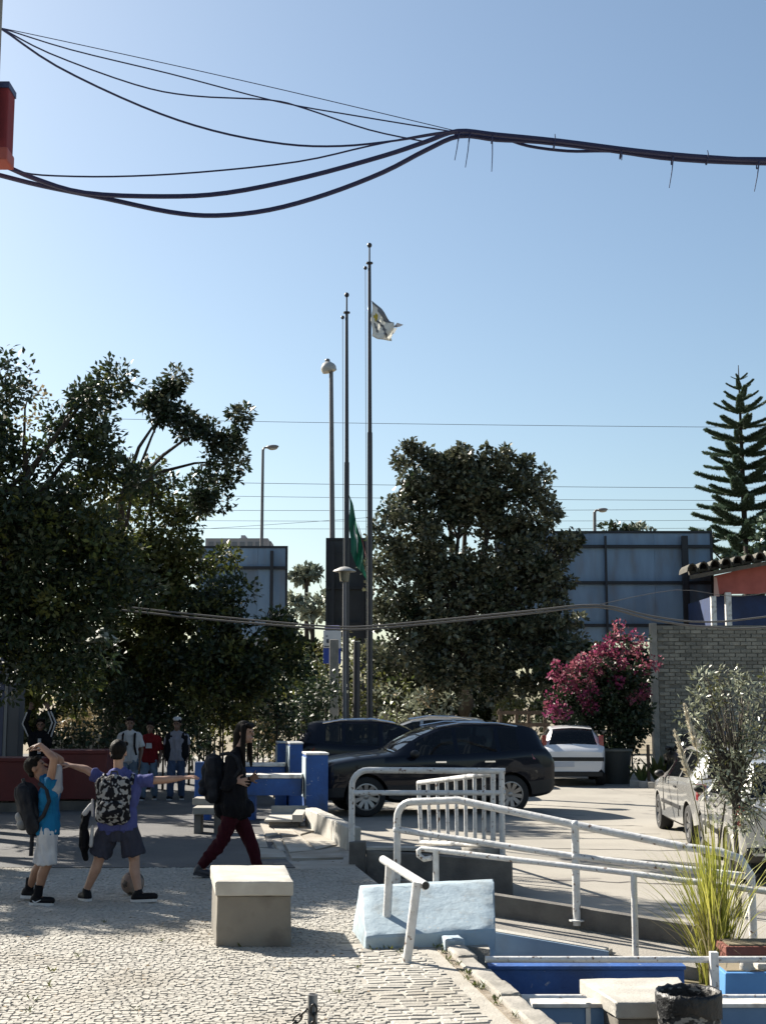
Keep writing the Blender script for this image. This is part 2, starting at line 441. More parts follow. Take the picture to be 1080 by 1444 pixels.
# ------------------------------------------------------------------ concrete seat block on the cobbles
def seat_block(name, label, quad, z_top, z_bot, slab_t, inset, m_top, m_side):
    c = sum(quad, Vector()) / 4
    t = thing(name, label, 'block seat', (c.x, c.y, z_bot))
    mb = MB()
    q = [Vector((c.x, c.y, 0)) + (Vector((p.x, p.y, 0)) - Vector((c.x, c.y, 0))) * (1 - inset) for p in quad]
    qb = [Vector((c.x, c.y, 0)) + (p - Vector((c.x, c.y, 0))) * 1.015 for p in q]
    mb.hexa([Vector((p.x, p.y, z_bot - 0.03)) for p in qb], [Vector((p.x, p.y, z_top - slab_t)) for p in q])
    mb.build('base', m_side, t, bevel=0.010, rough=(9, 0.006))
    mb = MB(); mb.hexa([Vector((p.x, p.y, z_top - slab_t)) for p in quad], [Vector((p.x, p.y, z_top)) for p in quad])
    mb.build('slab', m_top, t, bevel=0.01, rough=(9, 0.006))
    return t
zt = 0.47
fl, fr = G(304, 1243, zt), G(414, 1243, zt)
fr.y = fl.y = (fl.y + fr.y) / 2
bl, br = G(296, 1221, zt), G(402, 1220, zt); bl.y = br.y
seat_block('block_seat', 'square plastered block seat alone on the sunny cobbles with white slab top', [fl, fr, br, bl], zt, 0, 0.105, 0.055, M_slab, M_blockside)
zt = -0.03
q = [G(868, 1413, zt), G(985, 1413, zt), G(957, 1378, zt), G(816, 1380, zt)]
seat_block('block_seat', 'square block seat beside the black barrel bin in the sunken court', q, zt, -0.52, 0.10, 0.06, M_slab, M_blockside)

# ------------------------------------------------------------------ blue wedge at the head of the ramp
ZW = 0.35
T0, T1 = G(509, 1252, ZW), G(693, 1240, ZW)
B0, B1 = G(515, 1338), G(697, 1330)
V0, V1 = B0 + Vector((0, 0, 0.085)), Vector((B1.x + 0.01, B1.y, 0.10))
T1 = T0 + (V1 - V0) * ((T1.x - T0.x) / (V1.x - V0.x))
bk = 0.16
mb = MB()
L0 = [Vector((B0.x, B0.y, -0.02)), V0, T0, T0 + Vector((-0.015, bk, 0)), Vector((T0.x - 0.075, T0.y + bk + 0.02, -0.02))]
R0 = [Vector((B1.x, B1.y, -0.55)), V1, T1, T1 + Vector((0.01, bk, 0)), Vector((T1.x + 0.02, T1.y + bk + 0.02, -0.55))]
mb.add(L0 + R0, [(0, 1, 2, 3, 4), (9, 8, 7, 6, 5), (0, 5, 6, 1), (1, 6, 7, 2), (2, 7, 8, 3), (3, 8, 9, 4), (4, 9, 5, 0)])
solid('ramp_wedge', mb, M_lblue, 'pale blue painted concrete wedge with sloping face at the ramp head', 'ramp wall', B0, bevel=0.014, rough=(11, 0.008))

# short handrail before the wedge
hr = thing('short_handrail', 'short sloping white handrail on two posts before the pale blue wedge', 'handrail', G(573, 1356))
pn = G(573, 1357); yn = pn.y
top_n = at(588, 1244, yn); near_end = at(600, 1249, yn - 0.02); far_end = at(540, 1212, yn + 0.95)
mb = MB(); mb.tube([far_end, near_end], 0.031, 14); mb.build('handrail_tube', M_rail, hr, smooth=True)
mb = MB(); mb.lathe([(0.026, -0.003), (0.026, 0.004), (0.0, 0.004)], near_end, 14, axis=(near_end - far_end)); mb.build('tube_end', M_black, hr)
mb = MB(); mb.tube([pn + Vector((0, 0, -0.02)), top_n], 0.032, 12); mb.build('post', M_rail, hr, smooth=True)
pf = far_end.lerp(near_end, 0.17)
mb = MB(); mb.tube([Vector((pf.x - 0.03, pf.y + 0.02, -0.02)), pf], 0.032, 12); mb.build('post', M_rail, hr, smooth=True)

# ------------------------------------------------------------------ the ramp
A0, A1, A2 = at(560, 1250, 12.9), at(813, 1298, 12.15), at(1062, 1336, 11.5)
RD = Vector((A2.x - A0.x, A2.y - A0.y, 0)).normalized(); RN = Vector((RD.y, -RD.x, 0))      # RN points to the camera side
RN = RN if RN.y < 0 else -RN
RW = 0.80
def ramp_z(s): return -0.03 + (LOT + 0.03) * min(max(s / 3.35, 0), 1)
def rp(s, n, dz=0.0):
    p = Vector((A0.x, A0.y, 0)) + RD * s + RN * n
    return Vector((p.x, p.y, ramp_z(s) + dz))
ramp_m = mat('ramp_concrete', (0.40, 0.37, 0.32), 0.9, (0.28, 0.26, 0.23), 2.2, bump=0.4, bscale=40, coords='World')
ramp = thing('ramp', 'concrete wheelchair ramp sloping down between low kerbs to the car park', 'ramp', rp(0, 0.5))
mb = MB(); S0, S1 = -0.35, 3.35
mb.hexa([Vector((p.x, p.y, -0.62)) for p in (rp(S0, RW), rp(S1, RW), rp(S1, 0), rp(S0, 0))], [rp(S0, RW), rp(S1, RW), rp(S1, 0), rp(S0, 0)])
mb.build('ramp_bed', ramp_m, ramp)
def ramp_kerb(n0, n1, s0, s1, h, m, nm, low=-0.60):
    mb = MB(); c = (rp(s0, n1), rp(s1, n1), rp(s1, n0), rp(s0, n0))
    mb.hexa([Vector((p.x, p.y, low)) for p in c], [p + Vector((0, 0, h)) for p in c]); return mb.build(nm, m, ramp, bevel=0.01)
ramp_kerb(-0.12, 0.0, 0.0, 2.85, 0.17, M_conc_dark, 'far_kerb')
ramp_kerb(RW + 0.002, RW + 0.11, 0.45, 2.25, 0.045, M_slab, 'near_kerb'); ramp_kerb(RW - 0.10, RW - 0.002, 0.45, 2.25, 0.02, M_conc, 'inner_kerb')
mb = MB(); c = (rp(0.3, RW + 0.125), rp(2.28, RW + 0.125), rp(2.28, RW + 0.112), rp(0.3, RW + 0.112))
mb.hexa([Vector((p.x, p.y, -0.60)) for p in c], [p + Vector((0, 0, 0.035)) for p in c]); mb.build('side_wall', M_sideblue, ramp)

# far ramp railing with rounded ends
rr = thing('ramp_railing', 'long white tubular railing with rounded ends along the far ramp kerb', 'railing', A0)
top0 = at(560, 1132, A0.y); hgt = 0.0
def up(P, v): return at(540 + (P.x) * 0, v, P.y).z
zt0, zt1, zt2 = at(580, 1130, A0.y).z, at(815, 1163, A1.y).z, at(1040, 1203, A2.y).z
r_ = 0.034
def rail_pt(P, z): return Vector((P.x, P.y, z))
bend = 0.16
path = [rail_pt(A0, -0.04), rail_pt(A0, zt0 - bend)] + [rail_pt(A0, zt0 - bend) + RD * bend * (1 - math.cos(t)) + Vector((0, 0, bend * math.sin(t))) for t in [math.pi / 2 * i / 6 for i in range(1, 7)]]
path += [rail_pt(A0 + RD * 0.62, zt0 + 0.03)]
path += [rail_pt(A1, zt1), rail_pt(A2 - RD * 0.55, zt2 + 0.025)]
e = rail_pt(A2, zt2)
path += [e - RD * 0.25 + Vector((0, 0, 0.0)), e - RD * 0.08 + Vector((0, 0, -0.05)), e + Vector((0, 0, -0.18)), rail_pt(A2, LOT)]
mb = MB(); mb.tube(path, r_, 12); mb.build('top_rail', M_rail, rr, smooth=True)
mz0, mz1, mz2 = at(565, 1170, A0.y).z, at(815, 1208, A1.y).z, at(1062, 1236, A2.y).z
mb = MB(); mb.tube([rail_pt(A0, mz0), rail_pt(A1, mz1), rail_pt(A2, mz2)], r_ * 0.85, 10); mb.build('mid_rail', M_rail, rr, smooth=True)
mb = MB(); mb.tube([rail_pt(A1, at(815, 1300, A1.y).z - 0.03), rail_pt(A1, zt1)], r_, 12); mb.build('post', M_rail, rr, smooth=True)
def flange(P, par, r=0.07):
    mb = MB(); mb.lathe([(r, -0.004), (r, 0.008), (0.036, 0.010), (0.034, 0.022)], P, 14); mb.build('base_plate', M_rail, par)
flange(rail_pt(A1, at(815, 1300, A1.y).z + 0.012), rr); flange(rail_pt(A2, LOT + 0.004), rr)
for P_, z_ in ((A1, zt1), (A1, mz1), (A0, mz0)):
    mb = MB(); mb.ell(rail_pt(P_, z_), (0.041, 0.041, 0.04)); mb.build('weld', M_rail, rr, smooth=True)
# near low handrail of the ramp
N1 = rp(2.0, RW + 0.07)
yN1 = at(893, 1345, 10.75); N0 = Vector((at(612, 1200, 11.75).x, 11.75, 0)); N1 = Vector((yN1.x, 10.75, yN1.z))
nr = thing('low_handrail', 'low white handrail with hooked end along the near side of the ramp', 'handrail', Vector((N0.x, N0.y, 0)))
h0 = at(598, 1197, 12.15); h1 = at(893, 1232, 11.2); h2 = at(1085, 1258, 10.75)
mb = MB(); mb.tube([h0 + Vector((0.06, -0.03, -0.075)), h0 + Vector((0.0, 0, -0.09)), h0 + Vector((-0.045, 0.02, -0.06)), h0 + Vector((-0.05, 0.02, -0.02)), h0 + Vector((-0.02, 0.01, 0.0)), h0.lerp(h1, 0.05), h1, h2], 0.024, 10)
mb.build('top_rail', M_rail, nr, smooth=True)
n0t = h0.lerp(h1, 0.06)
mb = MB(); mb.tube([Vector((n0t.x, n0t.y, -0.12)), n0t], 0.028, 10); mb.build('post', M_rail, nr, smooth=True)
mb = MB(); mb.tube([Vector((h1.x, h1.y, at(893, 1348, 11.2).z - 0.05)), h1], 0.026, 10); mb.build('post', M_rail, nr, smooth=True)
mb = MB(); mb.tube([Vector((h2.x, h2.y, -0.5)), h2], 0.026, 10); mb.build('post', M_rail, nr, smooth=True)

# ------------------------------------------------------------------ far handrail, balustrade and dark concrete wall
yw = 15.35
w0, w1 = at(492, 1200, yw), at(716, 1206, yw)
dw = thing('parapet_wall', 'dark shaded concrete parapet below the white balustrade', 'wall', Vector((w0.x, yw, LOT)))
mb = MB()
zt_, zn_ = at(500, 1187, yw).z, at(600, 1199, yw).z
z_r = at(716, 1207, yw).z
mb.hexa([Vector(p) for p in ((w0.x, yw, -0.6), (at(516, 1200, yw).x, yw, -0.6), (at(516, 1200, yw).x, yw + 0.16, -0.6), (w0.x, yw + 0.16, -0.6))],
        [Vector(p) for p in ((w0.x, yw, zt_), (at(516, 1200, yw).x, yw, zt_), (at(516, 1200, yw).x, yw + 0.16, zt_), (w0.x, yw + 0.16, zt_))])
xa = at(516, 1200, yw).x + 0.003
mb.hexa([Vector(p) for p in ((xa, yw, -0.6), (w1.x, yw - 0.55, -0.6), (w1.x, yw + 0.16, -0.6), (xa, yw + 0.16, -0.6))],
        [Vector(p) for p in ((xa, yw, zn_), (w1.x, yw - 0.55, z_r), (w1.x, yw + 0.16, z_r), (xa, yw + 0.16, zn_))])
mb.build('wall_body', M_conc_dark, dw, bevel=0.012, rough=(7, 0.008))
mb = MB(); mb.hexa([Vector((xa, yw + 0.005, zn_)), Vector((at(650, 1200, yw).x, yw - 0.1, zn_)), Vector((at(650, 1200, yw).x, yw + 0.15, zn_)), Vector((xa, yw + 0.15, zn_))],
        [Vector((xa, yw + 0.005, zn_ + 0.03)), Vector((at(650, 1200, yw).x, yw - 0.1, zn_ + 0.03)), Vector((at(650, 1200, yw).x, yw + 0.15, zn_ + 0.03)), Vector((xa, yw + 0.15, zn_ + 0.03))])
mb.build('coping', M_slab, dw)
yr = yw + 0.08
fr_ = thing('far_railing', 'white two bar railing with one rounded corner before the black car', 'railing', at(496, 1205, yr))
z_t = at(560, 1086, yr).z; z_m = at(560, 1118, yr).z
x0, x1 = at(496, 1150, yr).x, at(712, 1088, yr).x
pA = Vector((x0, yr, 0))
path = [Vector((x0, yr, at(496, 1209, yr).z)), Vector((x0, yr, z_t - 0.18))] + [Vector((x0 + 0.18 * (1 - math.cos(t)), yr, z_t - 0.18 + 0.18 * math.sin(t))) for t in [math.pi / 2 * i / 6 for i in range(1, 7)]] + [Vector((x1, yr, z_t - 0.01))]
mb = MB(); mb.tube(path, 0.034, 12); mb.build('top_rail', M_rail, fr_, smooth=True)
mb = MB(); mb.tube([Vector((x0, yr, z_m)), Vector((x1, yr, z_m))], 0.03, 10); mb.build('mid_rail', M_rail, fr_, smooth=True)
xe = at(707, 1100, yr).x
mb = MB(); mb.tube([Vector((xe, yr, 0.0)), Vector((xe, yr, z_t))], 0.034, 10); mb.build('post', M_rail, fr_, smooth=True)
# balustrade receding from the post
bl_ = thing('balustrade', 'white balustrade of upright bars receding behind the two bar railing', 'balustrade', at(700, 1190, yr))
bA_t, bA_b = at(695, 1091, yr), at(695, 1192, yr)
bB_t, bB_b = at(590, 1104, 18.6), at(594, 1188, 18.6)
mb = MB(); mb.tube([bA_t, bB_t], 0.032, 10); mb.build('top_rail', M_rail, bl_, smooth=True)
mb = MB(); mb.tube([bA_b, bB_b], 0.030, 10); mb.build('bottom_rail', M_rail, bl_, smooth=True)
for i in range(9):
    f = i / 8.0; g = f * 15.4 / (18.6 * (1 - f) + 15.4 * f) if False else f
    s = (1 - g); y_ = 1 / ((1 - f) / yr + f / 18.6); g = (y_ - yr) / (18.6 - yr)
    a, b = bA_t.lerp(bB_t, g), bA_b.lerp(bB_b, g)
    mb = MB(); mb.tube([b, a], 0.030 if i in (0, 8) else 0.023, 8); mb.build('bar', M_rail, bl_, smooth=True)
mb = MB(); c0 = bA_b + Vector((0, 0, -0.035)); c1 = bB_b + Vector((0, 0, -0.035)); o_ = Vector((0.09, 0.03, 0))
mb.hexa([c0 - o_ + Vector((0, 0, -0.6)), c0 + o_ + Vector((0, 0, -0.6)), c1 + o_ + Vector((0, 0, -0.5)), c1 - o_ + Vector((0, 0, -0.5))], [c0 - o_, c0 + o_, c1 + o_, c1 - o_])
mb.build('plinth', M_conc, bl_, bevel=0.01)

# ------------------------------------------------------------------ sunken court: blue walls, pipe rails
def wall_y(name, label, y, u0, u1, v_top, m_face, thick=0.14, cap=None, cat='wall', bot=-0.62, cap_t=0.025):
    a, b = at(u0, v_top, y), at(u1, v_top, y); z = at(880, v_top, y).z
    t = thing(name, label, cat, ((a.x + b.x) / 2, y, -0.52))
    mb = MB(); mb.box(((a.x + b.x) / 2, y + thick / 2, (z - cap_t + bot) / 2), (b.x - a.x, thick, z - cap_t - bot)); mb.build('face', m_face, t, bevel=0.006)
    mb = MB(); mb.box(((a.x + b.x) / 2, y + thick / 2 - 0.01, z - cap_t / 2 + 0.002), (b.x - a.x + 0.02, thick + 0.02, cap_t)); mb.build('coping', cap or m_face, t, bevel=0.005)
    return t
wall_y('low_wall', 'deep blue low wall under the white pipe rail in the sunken court', 9.75, 690, 964, 1362, M_blue)
w2 = wall_y('low_wall', 'grey blue low wall with bright white coping behind the black bin', 8.85, 752, 1160, 1415, M_mblue, cap=M_white)
mb = MB(); p = at(829, 1430, 8.84); mb.box((p.x, 8.842, p.z - 0.05), (0.03, 0.012, 0.24)); mb.build('frame_strip', M_white, w2)
mb = MB(); p = at(797, 1441, 8.84); mb.box((p.x, 8.842, p.z - 0.02), (0.08, 0.012, 0.03)); mb.build('frame_strip', M_white, w2)
p0 = at(684, 1353, 9.55); p1 = at(1160, 1354, 9.55); pm = at(1003, 1340, 9.55)
pr = thing('pipe_rail', 'single white pipe rail on a square post above the deep blue wall', 'railing', (pm.x, 9.55, -0.52))
mb = MB(); mb.tube([Vector((p0.x, 9.55, p0.z)), Vector((p1.x, 9.55, p0.z))], 0.022, 10); mb.build('pipe', M_rail, pr, smooth=True)
mb = MB(); mb.box((pm.x, 9.55 - 0.052, (pm.z - 0.52) / 2), (0.055, 0.055, pm.z + 0.52)); mb.build('post', M_rail, pr, bevel=0.005)
mb = MB(); q = Vector((p0.x, 9.55 - 0.052, p0.z)); mb.box((pm.x, 9.55, p0.z - 0.2), (0.03, 0.04, 0.03)); mb.build('bracket', M_steel, pr)
p0 = at(735, 1407, 9.15); p1 = at(1160, 1407, 9.15)
pr2 = thing('pipe_rail', 'lower pale pipe rail just above the white wall coping', 'railing', (p0.x, 9.15, -0.52))
mb = MB(); mb.tube([Vector((p0.x, 9.15, p0.z)), Vector((p1.x, 9.15, p0.z))], 0.022, 10); mb.build('pipe', M_rail, pr2, smooth=True)
for u in (745, 900, 1090):
    p = at(u, 1407, 9.15); mb = MB(); mb.tube([Vector((p.x, 9.15, -0.54)), Vector((p.x, 9.15, p0.z))], 0.018, 8); mb.build('bracket', M_rail, pr2)
# blue planter trough
c0, c1 = at(1018, 1372, 9.62), at(1110, 1378, 9.62); zb = -0.46
bp = thing('blue_planter', 'small sky blue painted planter trough behind the pipe rail', 'planter', ((c0.x + c1.x) / 2, 9.75, -0.52))
mb = MB(); x0, x1 = c0.x, c1.x; zt = c0.z
mb.hexa([Vector((x0 + 0.0, 9.62, zb)), Vector((x1, 9.62, zb)), Vector((x1, 10.05, zb)), Vector((x0, 10.05, zb))], [Vector((x0 + 0.02, 9.62, zt)), Vector((x1, 9.62, zt)), Vector((x1, 10.05, zt)), Vector((x0 + 0.02, 10.05, zt))])
mb.build('trough', mat('sky_blue_paint', (0.10, 0.30, 0.62), 0.6, (0.08, 0.24, 0.52), 4, coords='World'), bp, bevel=0.012)
mb = MB(); mb.box(((x0 + x1) / 2, 9.835, zt - 0.002), (x1 - x0 - 0.08, 0.34, 0.02)); mb.build('soil', M_dirt, bp)
# terracotta trough with rim
c0, c1 = at(1020, 1333, 10.35), at(1140, 1335, 10.35)
tp = thing('terracotta_trough', 'long dark red terracotta trough at the foot of the grass clump', 'planter', ((c0.x + c1.x) / 2, 10.45, -0.52))
M_terra = mat('terracotta', (0.28, 0.085, 0.055), 0.8, (0.20, 0.06, 0.04), 5, bump=0.3, coords='World')
mb = MB(); mb.box(((c0.x + c1.x) / 2, 10.45, (c0.z - 0.62) / 2), (c1.x - c0.x - 0.04, 0.26, c0.z + 0.5)); mb.build('trough', M_terra, tp, bevel=0.01)
mb = MB(); mb.box(((c0.x + c1.x) / 2, 10.45, c0.z - 0.03), (c1.x - c0.x, 0.31, 0.06)); mb.build('rim', M_terra, tp, bevel=0.012)
mb = MB(); mb.box(((c0.x + c1.x) / 2, 10.45, c0.z + 0.005), (c1.x - c0.x - 0.06, 0.25, 0.012)); mb.build('soil', M_dirt, tp)
# white stone slab lying on the planter edge
p = at(1075, 1358, 9.85)
mb = MB(); mb.box((p.x + 0.05, 9.80, p.z), (0.26, 0.22, 0.05)); 
solid('stone_slab', mb, M_slab, 'loose white stone slab lying across the sky blue planter', 'stone slab', (p.x, 9.8, p.z), bevel=0.012)
p = at(1052, 1364, 9.7)
mb = MB(); mb.ell(p, (0.05, 0.04, 0.07)); mb.ell(p + Vector((0.02, 0, -0.03)), (0.045, 0.03, 0.05))
solid('white_rag', mb, M_slab, 'crumpled white rag hanging on the planter edge', 'rag', p, smooth=True)

# ------------------------------------------------------------------ blue bench beams and piers on the left of the car park
def pier(u, v, y, w, d, nm_label, z_top=None):
    p = at(u, v, y)
    t = thing('blue_pier', nm_label, 'pier', (p.x, y + d / 2, 0))
    a_ = math.radians(8); R2 = lambda x, y: Vector((math.cos(a_) * x - math.sin(a_) * y, math.sin(a_) * x + math.cos(a_) * y, 0)); c_ = Vector((p.x, y + d / 2, 0))
    mb = MB(); mb.box((p.x, y + d / 2, (p.z - 0.03) / 2 - 0.15), (w, d, p.z - 0.03 + 0.3), a_); mb.build('shaft', M_blue, t, bevel=0.008)
    mb = MB(); mb.box((p.x, y + d / 2, p.z - 0.015 + 0.002), (w + 0.02, d + 0.02, 0.03), a_); mb.build('coping', M_white, t, bevel=0.006)
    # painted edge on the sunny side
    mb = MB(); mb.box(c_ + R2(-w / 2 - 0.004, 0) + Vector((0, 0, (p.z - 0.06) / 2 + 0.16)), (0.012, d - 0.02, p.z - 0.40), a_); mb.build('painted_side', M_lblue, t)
    return p
pier(443, 1062, 20.6, 0.33, 0.7, 'nearest blue pier beside the headlight of the black car')
pier(413, 1047, 23.4, 0.22, 0.9, 'middle blue pier of the stepped row beside the car park')
pier(395, 1046, 26.0, 0.16, 0.5, 'farthest blue pier with white edge beside the hedge')
def beam(u0, u1, v_top, v_bot, y, label, legs):
    a, b = at(u0, v_top, y), at(u1, v_top, y); z0 = at(u0, v_bot, y).z
    t = thing('bench_beam', label, 'bench', ((a.x + b.x) / 2, y, 0))
    mb = MB(); mb.box(((a.x + b.x) / 2, y + 0.2, (a.z - 0.05 + z0) / 2), (b.x - a.x, 0.36, a.z - 0.05 - z0)); mb.build('beam', M_blue, t, bevel=0.01)
    mb = MB(); mb.box(((a.x + b.x) / 2, y + 0.2, a.z - 0.02), (b.x - a.x - 0.004, 0.42, 0.055)); mb.build('seat', M_white, t, bevel=0.008)
    for u in legs:
        p = at(u, v_bot, y); mb = MB(); mb.box((p.x, y + 0.22, z0 / 2 - 0.02), (0.2, 0.3, z0 + 0.04 - 0.003)); mb.build('leg', M_blue, t)
beam(282, 425, 1093, 1122, 20.7, 'near blue bench beam with white seat behind the walking girl', (286, 350))
beam(300, 402, 1077, 1092, 23.6, 'far blue bench beam with white seat beyond the near one', (310, 396))
p = at(283, 1074, 20.62)
mb = MB(); mb.box((p.x, 20.55, p.z / 2), (0.13, 0.14, p.z)); 
solid('blue_post', mb, M_blue, 'slim blue post at the left end of the bench beam', 'post', (p.x, 20.55, 0), bevel=0.008)
# low concrete things under and before the beam
t = thing('concrete_trough', 'low sunlit white concrete trough under the blue bench beam', 'trough', G(400, 1150))
yq = 19.35; a, b = at(373, 1150, yq), at(427, 1150, yq); zq = 0.13
for (xa_, xb_, ya_, yb_, z0_, z1_, nm, m_) in ((a.x, b.x, 20.48, 20.60, 0.10, 0.235, 'back_rim', M_slab), (b.x - 0.15, b.x, yq, 20.475, 0.10, 0.20, 'side_rim', M_slab), (a.x, b.x - 0.153, yq, 20.475, 0.10, zq, 'floor', M_slab), (a.x + 0.06, b.x - 0.06, yq + 0.06, 20.54, -0.02, 0.098, 'base', M_conc_dark)):
    mb = MB(); mb.box(((xa_ + xb_) / 2, (ya_ + yb_) / 2, (z0_ + z1_) / 2), (xb_ - xa_, yb_ - ya_, z1_ - z0_)); mb.build(nm, m_, t, bevel=0.008)
for (u0, u1, v, y, lab) in ((272, 313, 1126, 19.6, 'upper grey concrete slab bench in the shade left of the girl'), (272, 312, 1139, 18.6, 'lower grey concrete slab bench in the shade left of the girl')):
    a, b = at(u0, v, y), at(u1, v, y)
    t = thing('slab_bench', lab, 'bench', ((a.x + b.x) / 2, y + 0.2, 0))
    mb = MB(); mb.box(((a.x + b.x) / 2, y + 0.2, a.z - 0.045), (b.x - a.x, 0.42, 0.09)); mb.build('seat', M_conc, t, bevel=0.008)
    for s in (0.15, 0.85):
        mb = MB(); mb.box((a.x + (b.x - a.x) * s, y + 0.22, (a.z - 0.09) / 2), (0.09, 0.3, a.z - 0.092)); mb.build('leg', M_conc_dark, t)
# small retaining wall beside the car park
t = thing('edge_wall', 'low sunlit concrete edge wall running from blue pier to the railing', 'wall', CW[1])
d_ = (CW[0] - CW[1]); n_ = Vector((-d_.y, d_.x, 0)).normalized(); n_ = n_ if n_.x > 0 else -n_
hN, hF = 0.30, 0.30
for i in range(3):
    a = CW[1].lerp(CW[0], i / 3 + 0.003); b = CW[1].lerp(CW[0], (i + 1) / 3 - 0.003)
    mb = MB(); q = [a, a + n_ * 0.17, b + n_ * 0.17, b]
    mb.hexa([p + Vector((0, 0, -0.5)) for p in q], [p + Vector((0, 0, 0.27 + random.uniform(-0.006, 0.006))) for p in q]); mb.build('wall_block', M_slab, t, bevel=0.012, rough=(7, 0.010))
# red benches on the left
for (u0, u1, vt, y, lab) in ((-60, 62, 1069, 22.2, 'dark red masonry bench at the far left behind the boys'), (63, 152, 1058, 22.6, 'taller dark red masonry bench behind the boy in blue')):
    a, b = at(u0, vt, y), at(u1, vt, y)
    t = thing('red_bench', lab, 'bench', ((a.x + b.x) / 2, y + 0.3, 0))
    mb = MB(); mb.box(((a.x + b.x) / 2, y + 0.3, a.z / 2 - 0.03 + 0.09), (b.x - a.x, 0.6, a.z - 0.06 - 0.18)); mb.build('body', M_red, t, bevel=0.01)
    mb = MB(); mb.box(((a.x + b.x) / 2, y + 0.32, 0.075), (b.x - a.x - 0.05, 0.5, 0.15)); mb.build('plinth', M_conc_dark, t)
    mb = MB(); mb.box(((a.x + b.x) / 2, y + 0.3, a.z - 0.028), (b.x - a.x + 0.03, 0.66, 0.06)); mb.build('seat', M_red, t, bevel=0.01)
# ------------------------------------------------------------------ vegetation
M_bark = mat('bark', (0.10, 0.075, 0.055), 0.95, (0.055, 0.042, 0.032), 12, bump=0.8, bscale=30, coords='World', stretch=(1, 1, 0.3))
def leafmat(n, c, c2, rough=0.5, trans=0.25, rand=0.35, spec=0.4):
    return mat(n, c, rough, c2, 1.2, 2, trans=trans, rand=rand, spec=spec, coords='World')
L_dark = leafmat('dark_foliage', (0.030, 0.050, 0.022), (0.040, 0.060, 0.028), 0.45)
L_mid = leafmat('green_foliage', (0.075, 0.100, 0.024), (0.110, 0.115, 0.030), 0.5, 0.35)
L_yel = leafmat('yellowing_foliage', (0.14, 0.13, 0.035), (0.10, 0.11, 0.03), 0.5, 0.35)
L_oak = leafmat('leathery_foliage', (0.072, 0.082, 0.048), (0.108, 0.112, 0.068), 0.36, 0.18, 0.6, 0.55)
L_olive = leafmat('olive_foliage', (0.15, 0.16, 0.105), (0.20, 0.21, 0.15), 0.4, 0.15, 0.4, 0.6)
L_pink = leafmat('pink_bract', (0.34, 0.10, 0.13), (0.28, 0.085, 0.12), 0.6, 0.35, 0.3)
L_mag = leafmat('magenta_bract', (0.27, 0.045, 0.135), (0.29, 0.05, 0.11), 0.6, 0.35, 0.3)
L_dry = leafmat('dry_foliage', (0.34, 0.26, 0.15), (0.26, 0.22, 0.12), 0.7, 0.2, 0.35)
L_far = leafmat('far_foliage', (0.085, 0.10, 0.075), (0.11, 0.12, 0.09), 0.7, 0.2)  # paler than the near leaves: haze put into the colour
L_con = leafmat('conifer_foliage', (0.060, 0.095, 0.060), (0.080, 0.115, 0.075), 0.55, 0.2)

def leaves(centres, radii, n_each, L, Wd, rng, upbias=0.25, squash=0.85, droop=0.0, axis=None):
    C = np.repeat(np.asarray(centres, float), n_each, 0); R = np.repeat(np.asarray(radii, float), n_each)
    n = len(C)
    d = rng.normal(size=(n, 3)); d /= np.linalg.norm(d, axis=1)[:, None]
    rr = R * rng.uniform(0.15, 1.0, n) ** 0.6
    P = C + d * rr[:, None] * np.array([1, 1, squash])
    t = d + rng.normal(size=(n, 3)) * 0.7 + np.array([0, 0, -droop])
    if axis is not None: t = np.asarray(axis)[None, :] + rng.normal(size=(n, 3)) * 0.45
    t /= np.linalg.norm(t, axis=1)[:, None]
    nn = rng.normal(size=(n, 3)) + np.array([0, 0, upbias * 3])
    s = np.cross(t, nn); s /= (np.linalg.norm(s, axis=1)[:, None] + 1e-9)
    up = np.cross(s, t)
    l = (L * rng.uniform(0.6, 1.25, n))[:, None]; w = (Wd * rng.uniform(0.6, 1.2, n))[:, None]
    V = np.stack([P, P + t * l * 0.5 + s * w + up * w * 0.4, P + t * l, P + t * l * 0.5 - s * w + up * w * 0.4], 1)
    return V
def clumps(lobes, per_m3, rng, cr=(0.22, 0.42), shell=0.5):
    cs = []; rs = []
    for c, r in lobes:
        r3 = Vector(r) if isinstance(r, (tuple, list, Vector)) else Vector((r, r, r))
        n = max(3, int(per_m3 * 4.19 * r3.x * r3.y * r3.z))
        d = rng.normal(size=(n, 3)); d /= np.linalg.norm(d, axis=1)[:, None]
        q = rng.uniform(0, 1, n) ** shell
        cs.append(np.array(c) + d * q[:, None] * np.array(r3)); rs.append(rng.uniform(cr[0], cr[1], n))
    return np.concatenate(cs), np.concatenate(rs)
def px_lobes(y, spec, depth=1.0):                # spec: (u, v, radius in pixels, dy)
    out = []
    for s in spec:
        u, v, r = s[:3]; dy = s[3] if len(s) > 3 else 0.0
        p = at(u, v, y + dy); k = kpx(y + dy)
        rx = r / k; rz = (s[4] / k) if len(s) > 4 else rx
        out.append((p, (rx, min(rx * depth, 1.6), rz)))
    return out
def crown(parent, lobes, mats, weights, per_m3, n_each, L, Wd, seed, cr=(0.22, 0.42), shell=0.5, name='crown', **kw):
    rng = np.random.default_rng(seed)
    cs, rs = clumps(lobes, per_m3, rng, cr, shell)
    V = leaves(cs, rs, n_each, L, Wd, rng, **kw)
    cm = rng.choice(len(mats), size=len(cs), p=np.array(weights) / sum(weights))
    mi = np.repeat(cm, n_each)
    flip = rng.uniform(size=len(mi)) < 0.2
    mi[flip] = rng.choice(len(mats), size=int(flip.sum()), p=np.array(weights) / sum(weights))
    V = V - np.array(origin(parent))[None, None, :]
    return link(name, quadmesh(name, V, mi), mats, parent)
